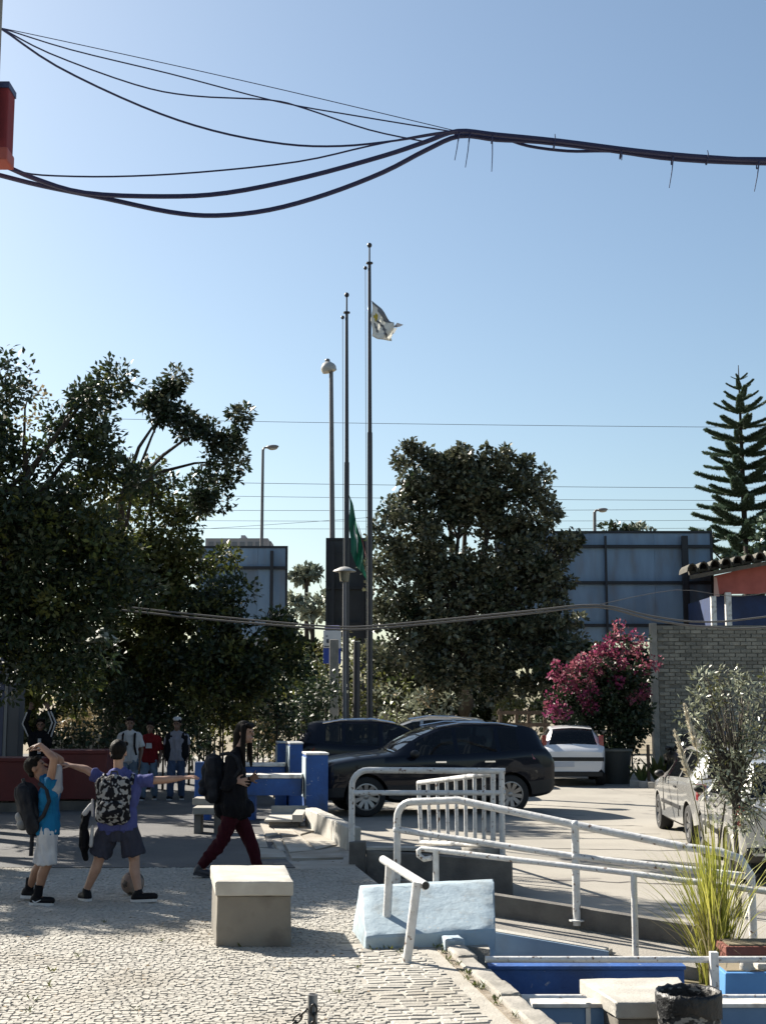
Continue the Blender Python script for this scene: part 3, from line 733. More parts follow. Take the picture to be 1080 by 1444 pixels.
def limbs(parent, base, top, lobes, r0, seed, name='trunk', nb=None):
    rs = random.Random(seed); mb = MB()
    base, top = Vector(base), Vector(top)
    pts = [base + Vector((0, 0, -0.2))] + [base.lerp(top, i / 5) + Vector((rs.uniform(-1, 1), rs.uniform(-1, 1), 0)) * r0 * 0.5 for i in range(1, 6)]
    mb.tube(pts, [r0 * 1.35] + [r0 * (1 - 0.1 * i) for i in range(5)], 9)
    for c, r in (lobes if nb is None else lobes[::nb]):
        c = Vector(c)
        if c.z < top.z - 0.3: continue
        s = pts[rs.choice((4, 5))]
        mid = s.lerp(c, 0.5) + Vector((rs.uniform(-.2, .2), rs.uniform(-.2, .2), 0.15))
        mb.tube([s, s.lerp(mid, 0.5), mid, mid.lerp(c, 0.5) + Vector((0, 0, .05)), c], [r0 * 0.45, r0 * 0.36, r0 * 0.28, r0 * 0.2, r0 * 0.08], 6)
        for j in range(3):
            e = c + Vector((rs.uniform(-1, 1) * r[0], rs.uniform(-1, 1) * r[1], rs.uniform(-0.3, 1) * r[2])) * 0.8
            mb.tube([mid.lerp(c, 0.6), mid.lerp(e, 0.7), e], [r0 * 0.16, r0 * 0.1, r0 * 0.04], 5)
    return mb.build(name, M_bark, parent, smooth=True)
def tree(nm, label, base, top, lobes, mats, weights, per_m3, n_each, L, Wd, seed, r0=0.16, cat='tree', group=None, **kw):
    t = thing(nm, label, cat, base, 0, group)
    limbs(t, base, top, lobes, r0, seed, nb=3)
    crown(t, lobes, mats, weights, per_m3, n_each, L, Wd, seed, **kw)
    return t

# big dark tree, far left
yA = 19.5
lob = px_lobes(yA, [(40, 720, 75), (10, 820, 80), (105, 790, 80), (60, 880, 75), (140, 700, 50), (92, 590, 28), (60, 645, 32), (150, 562, 24, 0.6), (165, 542, 18, 0.6), (120, 565, 10), (110, 655, 32), (15, 655, 30), (130, 605, 16), (150, 655, 36), (185, 675, 28), (10, 930, 60), (100, 920, 60), (160, 850, 55), (-60, 760, 80), (-70, 880, 80), (170, 780, 55)])
tree('broad_tree', 'large dense dark tree filling the left side above the boys', Vector((at(-75, 1090, yA).x, yA, 0)), at(-20, 800, yA), lob, [L_dark, L_mid], [4, 1], 14, 125, 0.115, 0.030, 21, r0=0.16, shell=0.42, cr=(0.2, 0.4))
# sparse top twigs at the left edge
yT = 21.5
lob = px_lobes(yT, [(12, 520, 24), (25, 545, 14), (8, 570, 16)])
tree('slender_tree', 'slender sparse tree top rising at the far left edge', G(-30, 1080), at(2, 590, yT), lob, [L_dark, L_oak], [3, 1], 25, 60, 0.13, 0.035, 5, r0=0.09)
lob = px_lobes(22.5, [(42, 560, 14), (30, 590, 14), (60, 600, 14), (20, 620, 22)])
tree('bare_tree', 'thin half bare tree with pale twigs behind the dark tree', G(45, 1075), at(35, 620, 22.5), lob, [L_yel, L_dry], [1, 1], 12, 16, 0.10, 0.03, 6, r0=0.06)
# leaning tree with tufted branches
yB = 23.0
lob = px_lobes(yB, [(238, 562, 26), (262, 592, 32), (250, 545, 16), (285, 610, 26), (330, 585, 22), (325, 610, 24), (318, 650, 32), (295, 690, 32), (285, 715, 18), (232, 585, 14), (215, 570, 8)])
tree('leaning_tree', 'open tufted dark tree leaning right beside the lamp post', G(150, 1085), at(175, 700, yB), lob, [L_dark, L_oak], [4, 1], 34, 110, 0.11, 0.032, 31, r0=0.11, cr=(0.13, 0.26), shell=0.5)
# green tree hanging over the path
yC = 28.0
lob = px_lobes(yC, [(210, 690, 50), (235, 760, 55), (200, 820, 60), (255, 830, 55), (180, 900, 60), (250, 900, 55), (285, 790, 35), (225, 930, 45), (280, 860, 40), (130, 930, 50), (60, 950, 45), (265, 720, 25), (150, 960, 45), (215, 965, 40), (275, 935, 38), (100, 965, 40), (20, 970, 40)])
tree('leafy_tree', 'green yellowing tree with hanging boughs left of centre', Vector((at(205, 1000, yC).x, yC, 0)), at(215, 850, yC), lob, [L_mid, L_dark, L_yel], [7, 2, 2.0], 9, 115, 0.135, 0.040, 41, r0=0.14, droop=0.4)
# citrus row
yD = 27.0
lob = px_lobes(yD, [(320, 870, 40), (300, 930, 50), (345, 930, 45), (385, 880, 38), (380, 940, 45), (405, 900, 25), (330, 830, 20), (300, 850, 30), (280, 960, 40), (340, 965, 35)])
tree('round_tree', 'low round dark green tree in front of the left billboard', G(335, 1060), at(335, 930, yD), lob, [L_dark, L_mid, L_yel], [5, 3, 0.8], 15, 100, 0.13, 0.040, 51, r0=0.12)
# hedges behind the children
def hedge(nm, label, y, u0, u1, v0, v1, mats, w, seed, cat='hedge', per=16, n_each=60, L=0.12, Wd=0.035, step=34):
    t = thing(nm, label, cat, G((u0 + u1) / 2, 1060) * 0 + Vector((at((u0 + u1) / 2, 1000, y).x, y, 0 if at((u0 + u1) / 2, 1000, y).x < -3 else LOT)))
    lob = []
    u = u0 + step / 2
    rs = random.Random(seed)
    while u < u1:
        v = v0 + step * 0.6
        while v < v1 + step * 0.3:
            lob.append((at(u + rs.uniform(-6, 6), v + rs.uniform(-6, 6), y + rs.uniform(-0.3, 0.3)), (step * 0.75 / kpx(y), 0.5, step * 0.75 / kpx(y)))); v += step * 0.9
        u += step * 0.9
    mb = MB(); rs = random.Random(seed)
    b = Vector(t.location)
    for c, r in lob[::2]: mb.tube([Vector((c.x + rs.uniform(-.1, .1), c.y, b.z - 0.1)), c], [0.03, 0.012], 5)
    mb.build('stems', M_bark, t)
    crown(t, lob, mats, w, per, n_each, L, Wd, seed, name='foliage')
    return t
hedge('hedge', 'dark clipped hedge behind the red benches', 26.5, 60, 182, 1028, 1068, [L_dark], [1], 61)
hedge('dry_hedge', 'sunlit dry straw coloured shrubs behind the back children', 31.0, 85, 150, 1012, 1032, [L_dry, L_yel], [3, 1], 62, cat='shrub', step=22)
hedge('hedge', 'deep shaded hedge right behind the three back children', 27.5, 150, 262, 960, 1050, [L_dark], [1], 162)
hedge('hedge', 'dark bushes under the round tree left of the blue piers', 28.6, 262, 425, 945, 1000, [L_dark], [1], 163, step=40)
hedge('dry_hedge', 'dry pale shrubs to the right of the girl behind the blue piers', 30.0, 348, 418, 1000, 1070, [L_dry, L_dark, L_yel], [1.2, 4, 0.7], 63, cat='shrub')
hedge('shrub', 'small yellow green bush behind the walking girl', 28.5, 300, 335, 990, 1040, [L_yel, L_mid], [2, 1], 64, cat='shrub', step=24)
hedge('shrub', 'low dry bush between the boy and girl in the back', 29.0, 258, 300, 1010, 1060, [L_dry, L_dark], [1, 6], 65, cat='shrub', step=24)
hedge('shrub', 'dark rounded bush beside the rear black car', 32.0, 420, 464, 955, 1030, [L_dark], [1], 66, cat='shrub', step=26)
hedge('shrub', 'mixed green shrubs behind the flagpole feet', 38.0, 400, 520, 900, 1020, [L_mid, L_yel, L_olive], [3, 2, 2], 67, cat='shrub', per=5, step=34)
hedge('hedge', 'tangled dark undergrowth far behind the back children', 35.0, -40, 430, 915, 1015, [L_dark, L_mid], [5, 1], 68, per=7, step=40, n_each=90, L=0.2, Wd=0.07)
hedge('hedge', 'dark green bushes added to close the bright gap behind the bougainvillea', 40.5, 765, 930, 905, 1010, [L_dark, L_oak], [2, 1], 169, per=5, step=40, n_each=70, L=0.2, Wd=0.07)  # added leaf mass that blocks the bright background showing through the blossom
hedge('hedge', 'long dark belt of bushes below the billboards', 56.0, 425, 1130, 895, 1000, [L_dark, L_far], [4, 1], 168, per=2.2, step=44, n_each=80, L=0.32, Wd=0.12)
hedge('shrub', 'grey green shrubs under the large tree behind the cars', 40.0, 540, 640, 972, 1015, [L_olive, L_mid, L_dry], [3, 2, 1], 69, cat='shrub', per=5, step=34, L=0.16)
hedge('shrub', 'low yellow green hedge left of the bougainvillea', 39.0, 690, 775, 992, 1030, [L_yel, L_olive, L_mid], [2, 2, 2], 70, cat='shrub', per=6, step=28)

# great leathery tree in the middle
yE = 42.0
lob = px_lobes(yE, [(590, 690, 42), (572, 655, 14), (640, 668, 38), (700, 668, 42), (746, 690, 38), (652, 680, 44), (660, 670, 30), (668, 700, 40), (655, 655, 30), (630, 660, 30), (645, 640, 14), (680, 720, 36), (530, 800, 16), (535, 760, 12), (625, 655, 20), (712, 645, 18), (560, 735, 34), (610, 735, 42), (650, 720, 30), (720, 745, 45), (768, 738, 34), (790, 770, 28), (740, 790, 46), (560, 790, 40), (610, 800, 48), (660, 810, 46), (700, 830, 50), (770, 820, 40), (548, 850, 38), (600, 870, 50), (660, 880, 50), (730, 880, 50), (785, 870, 40), (560, 920, 44), (620, 930, 42), (690, 930, 42), (750, 935, 42), (650, 962, 32), (705, 965, 34), (610, 960, 34), (800, 915, 35), (545, 970, 34), (580, 985, 25), (775, 965, 30), (590, 640, 8), (575, 630, 7), (605, 650, 8), (742, 650, 10), (815, 760, 8)], depth=1.1)
tree('great_tree', 'large leathery leaved tree with round crown right of the flagpoles', G(655, 1046, LOT), at(655, 930, yE), lob, [L_oak, L_dark], [6, 0.8], 8.0, 58, 0.18, 0.062, 71, r0=0.32, shell=0.5, cr=(0.16, 0.36))
t2 = thing('tree_trunk', 'second dark trunk standing beside the trunk of the large tree', 'tree', G(812 * 0 + 690, 1046, LOT))
mb = MB(); b_ = G(688, 1047, LOT); mb.tube([b_ + Vector((0, 0, -.2)), b_ + Vector((0.05, 0, 2)), b_ + Vector((-0.1, 0, 4.5))], [0.36, 0.27, 0.2], 9); mb.build('trunk', M_bark, t2, smooth=True)

# bougainvillea
yF = 35.5
bg = thing('bougainvillea', 'pink and magenta flowering bougainvillea against the brick wall', 'flowering shrub', G(850, 1098, LOT))
core = px_lobes(yF, [(850, 985, 45), (880, 1015, 38), (830, 1000, 38), (885, 960, 35), (800, 985, 26), (870, 1050, 28), (845, 950, 34), (895, 1000, 20)])
limbs(bg, G(872, 1098, LOT), at(862, 1000, yF), core, 0.09, 3, name='stems')
crown(bg, core, [L_dark], [1], 16, 70, 0.13, 0.04, 81, name='foliage', cr=(0.18, 0.34))
fl = px_lobes(yF - 0.35, [(800, 945, 24), (830, 935, 28), (790, 985, 20), (862, 925, 26), (885, 900, 17), (875, 885, 10), (900, 955, 16), (915, 940, 10), (905, 905, 10), (780, 1000, 10), (850, 955, 22), (895, 925, 14), (792, 1010, 12), (780, 960, 14), (815, 970, 16), (905, 975, 12), (845, 915, 12), (858, 905, 10), (778, 1000, 10), (815, 950, 26), (860, 952, 22), (785, 1000, 16), (900, 985, 14), (788, 960, 16)])
crown(bg, fl, [L_pink, L_mag, L_dark], [4, 3, 1.8], 22, 26, 0.10, 0.045, 82, name='blossom', cr=(0.12, 0.26))
fl = px_lobes(yF - 0.6, [(833, 985, 14), (828, 1002, 10), (838, 975, 9)])
crown(bg, fl, [L_mag], [1], 60, 30, 0.09, 0.04, 83, name='blossom', cr=(0.1, 0.2))

# Norfolk pine on the right
yN = 56.0
pine = thing('norfolk_pine', 'tall symmetrical Norfolk pine with tiered branches on the right', 'pine tree', G(1052, 1046, LOT) * 0 + Vector((at(1052, 800, yN).x, yN, LOT)))
bx = at(1052, 800, yN).x
mb = MB(); zt_ = at(1050, 515, yN).z
mb.tube([(bx, yN, LOT - 0.2), (bx, yN, 4), (bx - 0.02, yN, zt_ * 0.75), (bx - 0.03, yN, zt_)], [0.22, 0.17, 0.09, 0.015], 9); mb.build('trunk', M_bark, pine, smooth=True)
def frond(seed):
    rng = np.random.default_rng(seed); Vs = []
    n = 46
    ax = lambda s: np.array([s, 0, -0.10 * s * (1 - s) + 0.05 * s * s])
    for i in range(n):
        s = 0.08 + 0.92 * i / n
        p = ax(s); ln = 0.25 * (1 - s) ** 0.6 * (1 - 0.5 * max(0, 0.25 - s) * 4) + 0.05
        for sd in (-1, 1):
            d = np.array([0.75, sd * 0.75, 0.06 + rng.uniform(-0.08, 0.10)]); d /= np.linalg.norm(d)
            for q in range(5):
                a = p + d * ln * q / 5; 
                for rep in range(5):
                    dd = d + rng.normal(size=3) * 0.38 + np.array([0, 0, 0.22]); dd /= np.linalg.norm(dd)
                    w = np.cross(dd, rng.normal(size=3)); w /= np.linalg.norm(w)
                    l = 0.085; ww = 0.0095
                    Vs.append([a, a + dd * l * 0.4 + w * ww, a + dd * l, a + dd * l * 0.4 - w * ww])
    return quadmesh('branch', np.array(Vs))
fr_m = [frond(s) for s in (1, 2, 3)]
for m_ in fr_m: m_.materials.append(L_con)
rs = random.Random(4)
tiers = [(534, 14), (547, 22), (562, 30), (579, 37), (597, 43), (616, 48), (635, 54), (654, 54), (673, 57), (692, 57), (711, 60), (731, 61), (752, 65), (773, 68), (795, 66), (818, 67), (842, 65), (868, 63)]
for i, (v, r) in enumerate(tiers):
    z = at(1052, v, yN).z; k = kpx(yN); nbr = 5 if i < 3 else 7
    a0 = rs.uniform(0, 6.28)
    for j in range(nbr):
        o = bpy.data.objects.new('branch', fr_m[(i + j) % 3]); COL.objects.link(o); o.parent = pine
        o.location = (0, 0, z - LOT - 0.25 * r / 60)
        sc = r / k * rs.uniform(0.9, 1.2)
        o.scale = (sc, sc * 0.8, sc)
        o.rotation_euler = (0, -math.radians(rs.uniform(6, 13) if i > 3 else 24), a0 + j * 6.283 / nbr + rs.uniform(-0.12, 0.12))

# conifer-like bushes and tree tops beyond the billboards
def far_tree(label, y, spec, base_u, seed, mats=(L_far,), per=3, n_each=50, L=0.3, Wd=0.1):
    lob = px_lobes(y, spec)
    b = at(base_u, 1000, y)
    return tree('far_tree', label, Vector((b.x, y, LOT)), at(base_u, spec[0][1] + 10, y), lob, list(mats), [1] * len(mats), per, n_each, L, Wd, seed, r0=0.14, group='trees beyond the billboards')
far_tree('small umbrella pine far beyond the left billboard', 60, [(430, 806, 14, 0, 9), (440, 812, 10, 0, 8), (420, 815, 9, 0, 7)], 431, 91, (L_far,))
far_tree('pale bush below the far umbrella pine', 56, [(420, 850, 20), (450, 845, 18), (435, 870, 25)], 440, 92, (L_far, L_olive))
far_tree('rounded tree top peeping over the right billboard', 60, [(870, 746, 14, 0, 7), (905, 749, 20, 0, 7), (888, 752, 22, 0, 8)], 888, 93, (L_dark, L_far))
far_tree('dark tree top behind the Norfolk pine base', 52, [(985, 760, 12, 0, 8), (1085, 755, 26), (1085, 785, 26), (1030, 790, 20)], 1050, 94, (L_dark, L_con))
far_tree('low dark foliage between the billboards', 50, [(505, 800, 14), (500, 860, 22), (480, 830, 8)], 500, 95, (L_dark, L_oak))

# olive sapling in front of the silver cars
yO = 13.6
ob = thing('olive_tree', 'grey green olive sapling in front of the silver cars', 'olive tree', Vector((at(1040, 1240, yO).x, yO, LOT)))
lob = px_lobes(yO, [(1040, 985, 32), (1005, 1000, 18), (1065, 1020, 40), (1030, 1040, 40), (1070, 1075, 42), (1025, 1085, 40), (1050, 1125, 38), (1015, 1120, 22), (1075, 1130, 30), (1085, 975, 30), (985, 985, 8), (1040, 955, 10), (1000, 1060, 16), (975, 1010, 12), (990, 960, 9), (985, 1040, 14), (1010, 960, 14), (1000, 1100, 22), (995, 1070, 18), (1025, 1150, 22), (1045, 1100, 30), (1060, 1165, 26), (1085, 1185, 24)], depth=0.9)
mb = MB(); rs = random.Random(8); b = Vector(ob.location)
tr = [b + Vector((0, 0, -.1)), at(1038, 1200, yO), at(1034, 1140, yO), at(1045, 1090, yO)]
mb.tube(tr, [0.032, 0.026, 0.022, 0.018], 7)
tr2 = [b + Vector((-0.12, 0, -.1)), at(1012, 1200, yO), at(1022, 1130, yO)]; mb.tube(tr2, [0.016, 0.014, 0.010], 6)
for c, r in lob:
    for j in range(5):
        e = c + Vector((rs.uniform(-1, 1) * r[0], rs.uniform(-.8, .8) * r[1], rs.uniform(-.5, 1) * r[2]))
        s = tr[3].lerp(tr[2], rs.random()); mb.tube([s, s.lerp(e, 0.5) + Vector((0, 0, 0.05)), e], [0.010, 0.007, 0.003], 5)
mb.build('trunk', mat('olive_bark', (0.22, 0.19, 0.15), 0.95, (0.13, 0.11, 0.09), 20, bump=0.5, coords='World'), ob, smooth=True)
crown(ob, lob, [L_olive, L_oak, L_yel], [6, 1.0, 0.7], 135, 26, 0.066, 0.0125, 101, cr=(0.08, 0.17), shell=0.45)

# tall ornamental grass in the planter
M_g1 = mat('grass_blade', (0.46, 0.50, 0.07), 0.45, (0.58, 0.54, 0.12), 3, trans=0.35, rand=0.3, coords='World')
M_g2 = mat('dry_blade', (0.42, 0.36, 0.20), 0.6, (0.34, 0.30, 0.16), 3, trans=0.3, rand=0.3, coords='World')
gc = at(1008, 1342, 10.75); gz = -0.42
gt = thing('grass_clump', 'tall yellow green grass clump arching over the railing', 'grass clump', (gc.x, gc.y, gz))
def blades(n, rs, spread, hmin, hmax, w):
    mb = MB()
    for i in range(n):
        a = rs.uniform(0, 6.283); lean = abs(rs.gauss(0, spread)); h = rs.uniform(hmin, hmax)
        d = Vector((math.cos(a), math.sin(a), 0)); sd = Vector((-d.y, d.x, 0)).lerp(Vector((rs.uniform(-1, 1), rs.uniform(-1, 1), 0)), 0.4).normalized()
        b = Vector((gc.x, gc.y, gz + 0.02)) + Vector((rs.gauss(0, 0.045), rs.gauss(0, 0.045), 0))
        pts = []
        for q in range(8):
            t = q / 7
            pts.append(b + d * (lean * h * (t + 1.1 * t * t) * 0.5) + Vector((0, 0, h * (t - lean * 0.42 * t * t * t))))
        vs = []
        for q, p in enumerate(pts):
            ww = w * (1 - (q / 7) ** 2 * 0.92) * rs.uniform(0.9, 1.1)
            vs += [p - sd * ww, p + sd * ww]
        mb.add(vs, [(2 * q, 2 * q + 1, 2 * q + 3, 2 * q + 2) for q in range(7)])
    return mb
rs = random.Random(12)
tag(blades(340, rs, 0.27, 0.70, 1.38, 0.0065).build('green_blades', M_g1, gt), kind='stuff')
tag(blades(150, rs, 0.55, 0.45, 1.15, 0.0045).build('dry_blades', M_g2, gt), kind='stuff')
M_plume = mat('plume', (0.80, 0.74, 0.60), 0.8, (0.66, 0.58, 0.42), 10, bump=0.5, bscale=60, trans=0.2, coords='World')
for (u0, v0, u1, v1) in ((982, 1058, 965, 996), (972, 1098, 951, 1032)):
    a, b = at(u0, v0, 10.9), at(u1, v1, 10.95)
    st = Vector((gc.x, gc.y, gz))
    mb = MB(); mb.tube([st, st.lerp(a, 0.6) + Vector((0.06, 0, 0.05)), a, a.lerp(b, 0.9)], [0.006, 0.005, 0.004, 0.003], 6); mb.build('stalk', M_g2, gt)
    rng = np.random.default_rng(int(u0)); n = 260
    s = rng.uniform(0, 1, n); P = np.array(a)[None] + (np.array(b) - np.array(a))[None] * s[:, None]
    dd = np.array(b - a); dd = dd / np.linalg.norm(dd)
    t = dd[None] + rng.normal(size=(n, 3)) * 0.35; t /= np.linalg.norm(t, axis=1)[:, None]
    w = np.cross(t, rng.normal(size=(n, 3))); w /= np.linalg.norm(w, axis=1)[:, None]
    l = (0.07 * (1 - 0.5 * s))[:, None]
    V = np.stack([P, P + t * l * .5 + w * 0.007, P + t * l, P + t * l * .5 - w * 0.007], 1) - np.array(origin(gt))
    link('plume', quadmesh('plume', V), M_plume, gt)

# spiky plants along the foot of the brick wall
M_agave = mat('agave_leaf', (0.14, 0.20, 0.06), 0.5, (0.22, 0.24, 0.09), 3, trans=0.15, rand=0.25, coords='World')
for i, (u, v, h, lab) in enumerate(((905, 1096, 0.55, 'small agave nearest the green bin'), (928, 1095, 0.75, 'larger spiky agave in front of the brick wall corner'), (884, 1093, 0.4, 'little spiky plant beside the green bin'))):
    b = G(u, v, LOT); b.y = 34.2 + 0.3 * i; b.x = at(u, v, b.y).x
    t = thing('agave', lab, 'plant', b)
    for j in range(13):
        a = j * 2.4; le = 0.25 + 0.55 * (j / 13)
        d = Vector((math.cos(a), math.sin(a), 0)); sd = Vector((-d.y, d.x, 0)); pts = [Vector((0, 0, 0)), d * h * le * 0.5 + Vector((0, 0, h * 0.55)), d * h * le + Vector((0, 0, h * (1.1 - 0.35 * le)))]
        vs = []
        for q, p in enumerate(pts):
            w = (0.05, 0.06, 0.004)[q] * h / 0.55
            vs += [p - sd * w, p + Vector((0, 0, -0.02)), p + sd * w]
        mb = MB(); mb.add(vs, [(3 * q + s, 3 * q + s + 1, 3 * q + s + 4, 3 * q + s + 3) for q in range(2) for s in range(2)])
        mb.build('leaf', M_agave, t, local=True)

# off to the left: the trees whose shade falls across the courtyard
def shade_tree(label, x, y, zc, R, seed, per=5.0):
    rs = random.Random(seed); lob = []
    for i in range(9):
        a = i * 2.4; q = R * (0.15 + 0.75 * (i / 9) ** 0.5)
        lob.append((Vector((x + q * math.cos(a), y + q * math.sin(a), zc + rs.uniform(-0.5, 0.7))), (R * 0.5, R * 0.5, R * 0.38)))
    tree('shade_tree', label, (x, y, 0), (x, y, zc - 0.8), lob, [L_dark, L_mid], [3, 1], per * 0.95, 120, 0.15, 0.05, seed, r0=0.2, cr=(0.2, 0.36))

shade_tree('tree standing off to the left nearest the courtyard', -7.8, 17.6, 5.0, 1.75, 201, 4.0)
shade_tree('second tree off to the left behind the nearest one', -9.4, 19.8, 6.4, 1.95, 202, 4.0)
shade_tree('unseen tree added off to the left to shade the red benches', -10.8, 26.4, 4.6, 2.7, 203, 3.5)  # unseen tree added to keep sun off the red benches
shade_tree('dark tree added half hidden behind the big left tree to shade the back children', -8.6, 28.6, 5.0, 2.4, 204, 4.0)  # tree added to put the back children in shade
shade_tree('slim tree off to the left between the two nearest ones', -7.3, 19.7, 6.3, 1.45, 205, 5.0)
# ------------------------------------------------------------------ cars
M_tyre = mat('tyre_rubber', (0.022, 0.022, 0.022), 0.85)
M_rim = mat('alloy_rim', (0.42, 0.42, 0.42), 0.35, metal=0.8)
M_glass = mat('car_glass', (0.006, 0.007, 0.009), 0.04, spec=0.5)
_nt = M_glass.node_tree; _tr = _nt.nodes.new('ShaderNodeBsdfTransparent'); _tr.inputs[0].default_value = (0.62, 0.68, 0.68, 1)
_fr = _nt.nodes.new('ShaderNodeFresnel'); _fr.inputs[0].default_value = 1.5
_mr = _nt.nodes.new('ShaderNodeMapRange'); _mr.inputs[3].default_value = 0.72; _mr.inputs[4].default_value = 1.0
_ms = _nt.nodes.new('ShaderNodeMixShader'); _nt.links.new(_fr.outputs[0], _mr.inputs[0]); _nt.links.new(_mr.outputs[0], _ms.inputs[0])
_nt.links.new(_tr.outputs[0], _ms.inputs[1]); _nt.links.new(_nt.nodes['Principled BSDF'].outputs[0], _ms.inputs[2]); _nt.links.new(_ms.outputs[0], _nt.nodes['Material Output'].inputs[0])
M_seat = mat('seat_fabric', (0.06, 0.06, 0.065), 0.9)
M_trim = mat('black_trim', (0.012, 0.012, 0.013), 0.6)
M_tail = mat('tail_lamp', (0.35, 0.010, 0.012), 0.15, coat=1.0)
M_head = mat('head_lamp', (0.70, 0.70, 0.70), 0.12, metal=0.7)
M_chrome = mat('chrome', (0.75, 0.75, 0.75), 0.12, metal=1.0)
M_plate = mat('number_plate', (0.62, 0.66, 0.74), 0.5)
def paint(n, c, metal=0.0, rough=0.35, coat=1.0, spec=0.5): return mat(n, c, rough, metal=metal, coat=coat, spec=spec)
def car(name, label, loc, rz, paint_m, S, group=None, rims=None):
    """x forward, y left, z up.  S: length keys of the profile."""
    t = thing(name, label, 'car', loc, rz, group)
    K = np.array(S['keys'], float)     # x, z_bot, z_sill, z_belt, z_top, w_low, w_belt, w_top
    xs = sorted(set(list(np.round(np.arange(K[-1, 0], K[0, 0], 0.09), 3)) + [round(float(a), 3) for a in K[:, 0]] + [round(x, 3) for w in S['side'] for x in w]))
    Kx = K[::-1]
    ev = lambda x, c: float(np.interp(x, Kx[:, 0], Kx[:, c]))
    sm = lambda x, c: (ev(x - 0.07, c) + 2 * ev(x, c) + ev(x + 0.07, c)) / 4
    ws0, ws1 = S['wind']; r1, r0 = S['rear']
    vs = []; n = 0
    for x in xs:
        zb, zs, zl, zt, wl, wb, wt = [sm(x, c) if x not in (xs[0], xs[-1]) else ev(x, c) for c in range(1, 8)]
        half = [(0, zb), (wl * 0.90, zb), (wl, zb + 0.06), (wl * 0.35 + wb * 0.65, zs), (wb, zl - 0.10), (wb * 0.985, zl), (wb * 0.955, zl + 0.035 if zt - zl > 0.2 else zl + (zt - zl) * 0.3),
                (wt + (0.012 if zt - zl > 0.2 else 0), zt - (0.075 if zt - zl > 0.2 else (zt - zl) * 0.35)), (wt * 0.93, zt - (0.022 if zt - zl > 0.2 else (zt - zl) * 0.15)), (wt * 0.5, zt), (0, zt + 0.012)]
        ring = [(x, -y, z) for y, z in half] + [(x, y, z) for y, z in half[-2:0:-1]]
        n = len(ring); vs += ring
    fs = []; mi = []
    h = 11
    for i in range(len(xs) - 1):
        xm = (xs[i] + xs[i + 1]) / 2
        for k in range(n):
            k2 = (k + 1) % n
            fs.append((i * n + k, i * n + k2, (i + 1) * n + k2, (i + 1) * n + k))
            kk = k if k < 10 else n - 1 - k        # mirrored index 0..9
            m = 0
            if kk == 6 and any(a < xm < b for a, b in S['side']): m = 1
            if kk in (8, 9) and (ws1 < xm < ws0 or r0 < xm < r1): m = 1
            if kk == 7 and (ws1 + 0.1 < xm < ws0 - 0.15): m = 0
            if kk in (0, 1): m = 2
            if kk == 2 and S.get('cladding'): m = 2
            mi.append(m)
    fs.append(tuple(range(n))); mi.append(S.get('rear_m', 0)); fs.append(tuple(reversed(range((len(xs) - 1) * n, len(xs) * n)))); mi.append(0)
    me = bpy.data.meshes.new('body'); me.from_pydata(vs, [], fs); me.polygons.foreach_set('material_index', mi)
    bm = bmesh.new(); bm.from_mesh(me); bmesh.ops.recalc_face_normals(bm, faces=bm.faces); bm.to_mesh(me); bm.free()
    for m in (paint_m, M_glass, M_trim): me.materials.append(m)
    o = bpy.data.objects.new('tmp', me); COL.objects.link(o)
    wr = S['wr']; cut = MB()
    for xa in S['axles']:
        for sd in (-1, 1):
            prof = [(0.0, -0.32), (wr + 0.055, -0.32), (wr + 0.055, 0.2), (0.0, 0.2)]
            cut.lathe(prof, (xa, sd * S['track'], wr), 28, 2, axis=(0, sd, 0))
    cm = cut.mesh('cut'); 
    bm = bmesh.new(); bm.from_mesh(cm); bmesh.ops.remove_doubles(bm, verts=bm.verts, dist=0.0005); bmesh.ops.recalc_face_normals(bm, faces=bm.faces); bm.to_mesh(cm); bm.free()
    for m in (paint_m, M_glass, M_trim): cm.materials.append(m)
    for p_ in cm.polygons: p_.material_index = 2
    co = bpy.data.objects.new('cut', cm); COL.objects.link(co)
    md = o.modifiers.new('b', 'BOOLEAN'); md.operation = 'DIFFERENCE'; md.object = co; md.solver = 'EXACT'
    dg = bpy.context.evaluated_depsgraph_get(); res = bpy.data.meshes.new_from_object(o.evaluated_get(dg))
    bpy.data.objects.remove(o); bpy.data.objects.remove(co)
    # split glass from body
    bm = bmesh.new(); bm.from_mesh(res); bm.faces.ensure_lookup_table()
    glass = [f for f in bm.faces if f.material_index == 1]
    seen = set(); groups = []
    for f in glass:
        if f in seen: continue
        st = [f]; comp = []
        seen.add(f)
        while st:
            g = st.pop(); comp.append(g)
            for e in g.edges:
                for q in e.link_faces:
                    if q.material_index == 1 and q not in seen: seen.add(q); st.append(q)
        groups.append([[v.co.copy() for v in g.verts] for g in comp])
    for gset in groups:
        mb = MB()
        for poly in gset: mb.add(poly, [tuple(range(len(poly)))])
        c = sum((v for p_ in gset for v in p_), Vector()) / sum(len(p_) for p_ in gset)
        nm = 'side_window' if abs(c.y) > 0.3 else ('windscreen' if c.x > (S['axles'][0] + S['axles'][1]) / 2 else 'rear_window')
        me2 = mb.mesh(nm, smooth=False)
        b2 = bmesh.new(); b2.from_mesh(me2); bmesh.ops.remove_doubles(b2, verts=b2.verts, dist=0.001); bmesh.ops.recalc_face_normals(b2, faces=b2.faces)
        # make sure the panes face outward
        nn = sum((f.normal * f.calc_area() for f in b2.faces), Vector())
        if nn.dot(Vector((c.x * 0.6, c.y * 3, 1.0 if abs(c.y) < 0.3 else 0))) < 0: bmesh.ops.reverse_faces(b2, faces=b2.faces)
        b2.to_mesh(me2); b2.free()
        me2.polygons.foreach_set('use_smooth', [True] * len(me2.polygons)); me2.set_sharp_from_angle(angle=math.radians(50))
        link(nm, me2, M_glass, t)
    bmesh.ops.delete(bm, geom=[f for f in bm.faces if f.material_index == 1], context='FACES')
